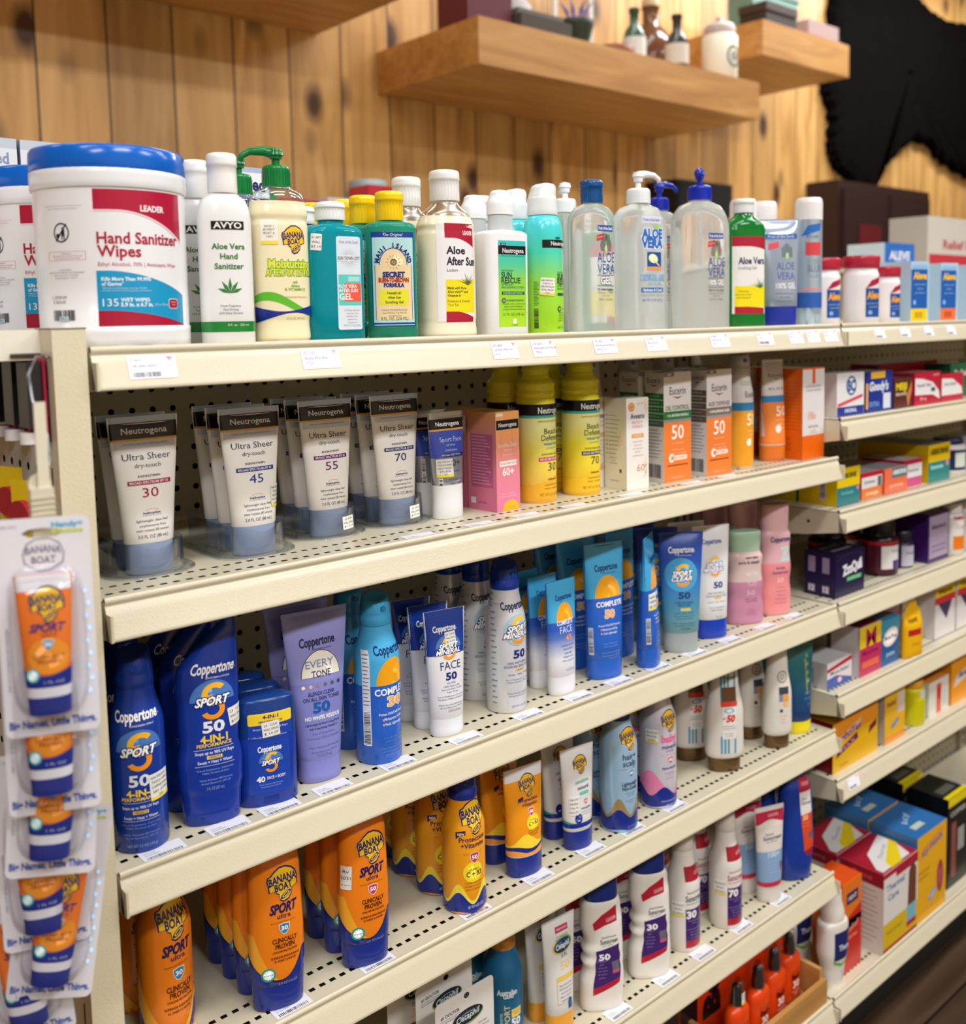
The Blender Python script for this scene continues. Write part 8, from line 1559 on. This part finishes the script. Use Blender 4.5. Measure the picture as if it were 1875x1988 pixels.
def bws(S_): S_.rect(-45, 132, 45, 160, '#9c1a30', 1); S_.t('Thermal', 146, 8, '#d87c88', w=40, layer=3); [S_.rect(-38, 20 + i * 10, 22 + (i * 9) % 14, 22 + i * 10, '#a49c9c', 1) for i in range(11)]
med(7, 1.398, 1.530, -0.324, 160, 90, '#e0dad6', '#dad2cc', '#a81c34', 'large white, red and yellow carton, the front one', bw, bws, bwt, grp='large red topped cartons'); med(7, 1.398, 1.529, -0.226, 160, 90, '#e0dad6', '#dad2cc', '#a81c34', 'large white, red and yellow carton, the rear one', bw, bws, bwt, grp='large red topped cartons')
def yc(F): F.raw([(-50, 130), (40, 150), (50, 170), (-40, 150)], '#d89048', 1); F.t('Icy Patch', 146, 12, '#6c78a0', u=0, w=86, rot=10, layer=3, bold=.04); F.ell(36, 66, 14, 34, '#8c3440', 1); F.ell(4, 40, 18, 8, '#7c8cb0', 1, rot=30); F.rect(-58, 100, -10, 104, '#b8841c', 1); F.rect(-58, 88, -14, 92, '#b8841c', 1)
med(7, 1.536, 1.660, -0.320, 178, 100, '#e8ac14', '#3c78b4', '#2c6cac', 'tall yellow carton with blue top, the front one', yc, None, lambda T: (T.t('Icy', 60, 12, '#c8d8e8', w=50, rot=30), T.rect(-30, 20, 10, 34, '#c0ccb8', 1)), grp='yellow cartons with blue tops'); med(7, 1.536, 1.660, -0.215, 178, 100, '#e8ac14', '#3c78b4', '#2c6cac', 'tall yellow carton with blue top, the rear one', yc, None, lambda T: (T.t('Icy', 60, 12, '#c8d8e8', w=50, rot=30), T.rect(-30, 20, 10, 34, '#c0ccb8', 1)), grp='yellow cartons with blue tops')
def bl(F): F.rect(-45, 178, 45, 196, '#e2cc10', 1); F.t('COPPER', 160, 10, '#a8a8a0', w=70, bold=.06); F.rect(-30, 20, -8, 140, '#8c4c3c', 1); F.rect(0, 70, 30, 120, '#9c9c94', 1)
def blt(T): T.rect(-30, 20, 30, 40, '#55554e', 1); T.rect(-45, 0, 45, 12, '#e2cc10', 2)
med(7, 1.700, 1.790, -0.305, 196, 88, '#17171a', '#101012', '#1c1c1e', 'black carton with yellow edge band, the front one', bl, None, blt, grp='black and yellow cartons'); med(7, 1.700, 1.790, -0.205, 196, 88, '#17171a', '#101012', '#1c1c1e', 'black carton with yellow edge band, the rear one', bl, None, blt, grp='black and yellow cartons')
med(7, 1.80, 1.89, -0.305, 150, 88, '#1c2c48', '#2c2c3c', '#c8c8cc', 'navy carton at the right edge of the lowest shelf', multi(R(-30, 20, 30, 60, '#c8ccd0'), T_('Support', 110, 10, '#c8ccd8', 60)))

# ================================================================ boxes on the far side of the gondola and on a rack beyond
def nil(F): F.rect(-36, 176, 36, 206, '#e6e8ee', 1); F.t('NeilMed', 192, 15, '#1d2a6c', w=60, bold=.05, layer=3); F.rect(-36, 164, 36, 175, '#1d2a6c', 1); F.t('SinusRinse', 169, 6, '#dfe4f0', w=40, layer=3); F.rect(-36, 60, 36, 163, '#8c9ccc', 1); F.t('Complete Kit', 150, 6, '#1d2a6c', w=50, layer=3); F.t('50', 120, 16, '#eef0f6', w=20, layer=3, bold=.05)
NIL = carton('saline_rinse_carton', 'carton', 74, 60, 212, '#aab4d4', '#8c96b8', '#d0d4de', '#b4bcd4', nil)
NIL.put(0.285, -0.062, -0.001, 'blue and white rinse carton standing behind the green pump bottle')
# far-side deck
mb = MB(); mb.box(0, 0.012, -0.02, 2 * W + 0.9, 0.33, -0.0015, CREAM); mb.box(-0.40, 0.11, -0.02, -0.001, 0.33, -0.0015, CREAM); o = link('far_side_shelf', mb.mesh('far_side_shelf')); o['label'] = 'cream top shelf on the far side of the gondola'; o['category'] = 'shelf'
for i, (x, c) in enumerate(((0.045, '#b8bccc'), (0.125, '#d0d4da'), (0.205, '#a4b0d4'))):
    p = carton('saline_rinse_carton', 'carton', 76, 70, 252 if i != 2 else 248, '#c4cad8', '#8c94ac', '#d8dade', '#b4bcd0', lambda F: (F.rect(-38, 215, 38, 240, '#dfe2e8', 1), F.t('NeilMed', 228, 13, '#8c94b4', w=56, bold=.04, layer=3), F.rect(-38, 90, 38, 200, '#8090c0', 1))); p.put(x, 0.13, -0.0012, 'blurred blue and white rinse carton, %s of three behind the wipes tub' % ['left', 'middle', 'right'][i], 'rinse cartons beyond the wipes tub')
r = thing('back_rack', 'low display rack beyond the gondola against the pine wall', 'rack', (-0.6, 0.95, FLOOR_Z)); HT = 1.36 + 0.20
boxpart('rack_top', r, 0, 0, HT - 0.02, 4.6, 0.5, HT, CREAM); boxpart('rack_front', r, 0, 0.02, 0, 4.6, 0.05, HT - 0.02, PEG); boxpart('rack_side', r, 0, 0.05, 0, 0.03, 0.5, HT - 0.02, CREAM); boxpart('rack_side', r, 4.57, 0.05, 0, 4.6, 0.5, HT - 0.02, CREAM)
bgb = [(-0.28, .16, .19, '#d8dce0', 'white'), (-0.10, .16, .20, '#c43c44', 'red'), (0.08, .15, .21, '#dfe0e2', 'white and pink'), (0.25, .12, .18, '#e8cc2c', 'yellow'), (0.86, .10, .13, '#3c9c5c', 'green'), (0.97, .12, .12, '#d0445c', 'pink red'), (1.10, .10, .13, '#d8d0d4', 'pale'), (1.22, .10, .17, '#c83440', 'bright red'), (1.40, .16, .10, '#b8c4cc', 'grey'), (1.75, .10, .12, '#3c7c54', 'dark green'), (2.1, .16, .11, '#c8b8a8', 'tan')]
for i, (x, w_, h_, c, nm) in enumerate(bgb):
    p = carton('boxed_goods', 'carton', w_ * 1000, 90, h_ * 1000, c, c, '#d8d4d0', c, lambda F, w=w_ * 1000, h=h_ * 1000: (F.rect(-w * .4, h * .25, w * .4, h * .55, '#e4e2e2', 1), F.t('CARE', h * .75, h * .12, '#f0f0f0', w=w * .6, layer=2, bold=.05))); p.put(x, 0.99, FLOOR_Z + HT + .0005, '%s carton on the rack by the pine wall, %s in from the left' % (nm, ['first', 'second', 'third', 'fourth', 'fifth', 'sixth', 'seventh', 'eighth', 'ninth', 'tenth', 'eleventh'][i]), 'cartons on the rack by the pine wall')
jar('j', 1.31, 1.20, FLOOR_Z + HT + .0005, 62, 190, 22, '#9cb8c8', M('#b8ccd4', .4), 'tall pale blue and green jar on the rack by the pine wall', lambda A: (A.rect(-40, 40, 50, 150, '#7cb88c', 1), A.ell(0, 110, 24, 30, '#d8605c', 2)))
mb = MB()
for i, (x, z0, z1, c) in enumerate(((2.55, 0.165, 0.29, '#d4cfc6'), )):
    p = carton('boxed_goods', 'carton', 420, 120, 300, '#d4cec6', '#b8b2aa', '#dcd8d2', '#c8c2ba', lambda F: (F.rect(-200, 60, 200, 190, '#c83c48', 1), F.t('Relief Kit', 220, 26, '#b84c58', w=220, layer=2, bold=.04))); p.put(2.80, 0.20, -0.0012, 'large pale carton on the far side at the right edge')
    p = carton('boxed_goods', 'carton', 150, 100, 190, '#2c6cc0', '#c8d8e4', '#8cb0d8', '#2c6cc0', lambda F: (F.rect(-70, 100, 70, 140, '#e4cc3c', 1), F.t('ALEVE', 160, 20, '#e8e8ec', w=100, layer=2, bold=.05))); p.put(2.10, -0.02 + 0.05, -0.0012, 'blue and yellow carton behind the pale blue medicine cartons')

# ================================================================ hanging strip of carded travel tubes at left
def blister():
    p = Pack('carded_travel_tube', 'carded tube'); w, h, r = 68, 172, 6; mb = MB(); pts = []
    for cx_, cz_, a in ((w / 2 - r, -r, 0), (-w / 2 + r, -r, 90), (-w / 2 + r, -h + r, 180), (w / 2 - r, -h + r, 270)):
        for i in range(5): t_ = math.radians(a + i * 22.5); pts.append((cx_ + r * math.cos(t_), cz_ + r * math.sin(t_)))
    # slot for the hook
    hole = [(-15, -12), (-10, -9), (0, -8), (10, -9), (15, -12), (10, -15), (0, -16), (-10, -15)]
    tr = tessellate_polygon([[Vector((q[0], q[1], 0)) for q in pts], [Vector((q[0], q[1], 0)) for q in hole]])
    al = pts + hole; mb.add([(x / 1000, 0, z / 1000) for x, z in al], [tuple(t_) for t_ in tr], M('#e6e4ea', .4)); mb.add([(x / 1000, .0006, z / 1000) for x, z in al], [tuple(t_) for t_ in tr], M('#e6e4ea', .4))
    A = Art(mb, Flat((0, 0, 0), (1, 0, 0), (0, -1, 0)), .15)
    A.t('Handy+', -6, 4, '#4cb0dc', u=18, w=22, bold=.05); A.t('Solutions', -11, 4, '#c8d84c', u=18, w=22, bold=.05); A.t('NDC 7012', -6, 2, '#88889c', u=-24, w=12)
    A.t('Big Names, Little Things.', -162, 6, '#3c5cb4', u=0, w=62, bold=.05); A.t('KEEP OUT OF REACH OF CHILDREN', -110, 2, '#8c8ca0', u=-29, w=50, vert=True)
    for i in range(9): A.ell(28 + (i % 2) * 2, -60 - i * 10, 2.2, 3, '#bcd4ee', 1)
    z = -28; A.raw([(-14, -36), (-15, -28), (-12, -20), (-5, -16), (5, -16), (12, -20), (15, -28), (14, -36), (4, -42), (-4, -42)], '#8c8c9c', 1); A.raw([(-13, -35), (-14, -28), (-11, -21), (-5, -17), (5, -17), (11, -21), (14, -28), (13, -35), (4, -41), (-4, -41)], '#e2e0e6', 2); A.t('BANANA', -25, 5.5, '#77778c', w=25, layer=4, bold=.03, arc=1.5); A.t('BOAT', -33, 5.5, '#77778c', w=17, layer=4, bold=.03)
    p.part('card', mb)
    # tube under the bubble
    k = [(-158, 15, 8, 2.3, 'l'), (-136, 15.6, 8.4, 2.3, 'l'), (-135.5, 16, 8.8, 2.3, 'l'), (-100, 18, 7.5, 2.3, 'l'), (-62, 20, 3, 2.6, 'l'), (-55, 20.5, 1.5, 3, 'l'), (-50, 20.5, 1.2, 3, 'l')]
    L = Loft(k, 28); mb = MB(); L.build(mb, M('#ee7a2c', .3)); A = Art(mb, L, .2); A.band(-62, -49, M('#e6e4ea', .3), 0); A.band(-144, -136, M('#e8e8ee', .3), 1); A.band(-159, -144, BBN, 1); A.wave(lambda u: -124 - .5 * math.cos(u / 8) * 6, lambda u: -136, -30, 30, BBN, 2, 30); A.ell(2, -112, 15, 14, '#f09830', 1); A.rect(-12, -124, 16, -100, M('#ee8434', .3), 1) if False else None
    bb_logo(A, 2, -72, 24, lay=1); A.t('SPORT', -90, 6, '#4c2c74', u=2, w=25, bold=.05, sh=.3); A.t('ultra', -95, 3, '#7c4444', u=3, w=11); shield(A, 2, -103, 7, '30', '#4c9ccc'); A.t('CLINICALLY', -112, 3, '#9c4c2c', u=2, w=22, bold=.03); A.t('PROVEN', -116, 3, '#9c4c2c', u=2, w=16, bold=.03); A.ell(-10, -126, 5, 5.4, '#d8ecec', 4); A.ell(-10, -126, 5.2, 5.6, '#3cb0a8', 5, inner=.75); A.t('1 FL OZ', -132, 2, '#c8d0ea', u=5, w=14, layer=4)
    me = mb.mesh('tube'); 
    for v in me.vertices: v.co.y -= .0105; v.co.z += .008
    p.parts.append(('tube', me, None, None))
    # clear bubble
    mb = MB(); PL = thin_clear('blister_plastic', '#fbfbfd', .03, .12, .30); vs = []; ns = 32
    for (q, y_) in ((1.12, -.0004), (1.0, -.003), (.97, -.017), (.93, -.0205), (.5, -.021), (.02, -.021)):
        for i in range(ns):
            a = 2 * math.pi * i / ns; c, s_ = math.cos(a), math.sin(a); x = 25 * q * math.copysign(abs(c) ** .45, c); zz = -97 + 54 * (q if q > .5 else q) * math.copysign(abs(s_) ** .45, s_); vs.append((x / 1000, y_, zz / 1000))
    mb.add(vs, [(k_ * ns + i, k_ * ns + (i + 1) % ns, (k_ + 1) * ns + (i + 1) % ns, (k_ + 1) * ns + i) for k_ in range(5) for i in range(ns)], PL, True); mb.add(vs[-ns:], [tuple(range(ns))], PL); p.part('clear_blister', mb)
    return p
BL = blister()
cards = [(-0.086, -0.464, -0.116, 0, 'topmost, fully in view'), (-0.083, -0.446, -0.183, 0, 'second from the top'), (-0.072, -0.433, -0.241, -5, 'third from the top'), (-0.085, -0.402, -0.310, 1, 'fourth from the top'), (-0.061, -0.409, -0.358, -9, 'fifth from the top, tilted right'), (-0.100, -0.372, -0.399, 4, 'sixth, at the bottom left')]
for (x, y, z, ry, lb) in cards:
    BL.put(x, y, z, 'carded orange travel tube on the hanging strip, ' + lb, 'carded travel tubes on the hanging strip', -24, tilt=0.001, ry=-ry, scale=(.93, .93, .93))
t = thing('hanging_strip', 'cream plastic clip strip hanging from a wire hook on the corner post', 'clip strip', (-0.0865, -0.457, -0.122))
mb = MB(); mb.tube([(0.055, 0.133, 0.116), (0.035, 0.10, 0.118), (0.014, 0.05, 0.106), (0.010, 0.03, 0.088), (0.016, 0.02, 0.062), (0.014, 0.010, 0.042), (0.006, 0.002, 0.034)], .0011, M('#77787c', .3, .9)); link('wire_hook', mb.mesh('wire_hook'), t)
mb = MB(); mb.box(0.002, 0.0, 0.012, 0.010, 0.0015, 0.088, M('#d8cfb8', .5)); mb.box(-0.004, -0.002, -0.012, 0.012, 0.003, 0.026, M('#cfc6ae', .5)); [mb.box(-0.0045, -0.0026, 0.002 + i * .004, 0.0125, 0.0032, 0.0035 + i * .004, M('#bcb298', .5)) for i in range(5)]; mb.cyl((0.004, 0.003, 0.028), 0.008, 0.003, M('#cfc6ae', .5), 20, 'y'); mb.box(0.006, 0.075, -0.40, 0.012, 0.0758, -0.02, M('#cfc6ae', .5)); mb.add([(0.002, 0.003, 0.0), (0.008, 0.003, 0.0), (0.012, 0.075, -0.02), (0.006, 0.075, -0.02)], [(0, 1, 2, 3)], M('#cfc6ae', .5)); link('plastic_strip', mb.mesh('plastic_strip'), t)

# ================================================================ goods on the end unit pegs at the far left
def pegpack(loc, lab, rz=-90):
    t = thing('pegged_gadget', lab, 'packaged gadget', loc, 'packs on the end unit', rz)
    boxpart('backing_card', t, -0.018, 0, -0.075, 0.018, 0.002, 0.0, M('#a8163c', .4)); boxpart('plastic_body', t, -0.014, -0.012, -0.062, 0.014, 0, -0.006, M('#26242a', .15))
    mb = MB(); mb.cyl((0, -0.008, -0.076), .0085, .010, M('#e8e4e2', .4), 24); link('end_knob', mb.mesh('end_knob'), t); mb = MB(); mb.tube([(0, 0.004, 0.0), (0, -0.02, 0.0)], .0018, M('#9a9a9c', .3, .9)); link('peg', mb.mesh('peg'), t)
pegpack((-0.036, -0.302, -0.004), 'pink and black packaged gadget on a peg, right one'); pegpack((-0.036, -0.258, -0.004), 'pink and black packaged gadget on a peg, left one'); pegpack((-0.036, -0.212, -0.004), 'pink and black packaged gadget on a peg, rearmost')
def ycard(loc, lab):
    t = thing('yellow_hang_card', lab, 'hang card', loc, 'yellow hang cards', -70); boxpart('card', t, -0.016, 0, -0.05, 0.016, 0.001, 0, M('#e8c820', .4)); mb = MB(); mb.cyl((0, -.006, -0.03), .013, .006, M('#a82434', .4), 20, 'y'); link('product', mb.mesh('product'), t)
ycard((-0.050, -0.255, -0.104), 'yellow hang card on the end unit, upper'); ycard((-0.050, -0.292, -0.112), 'yellow hang card on the end unit, lower')
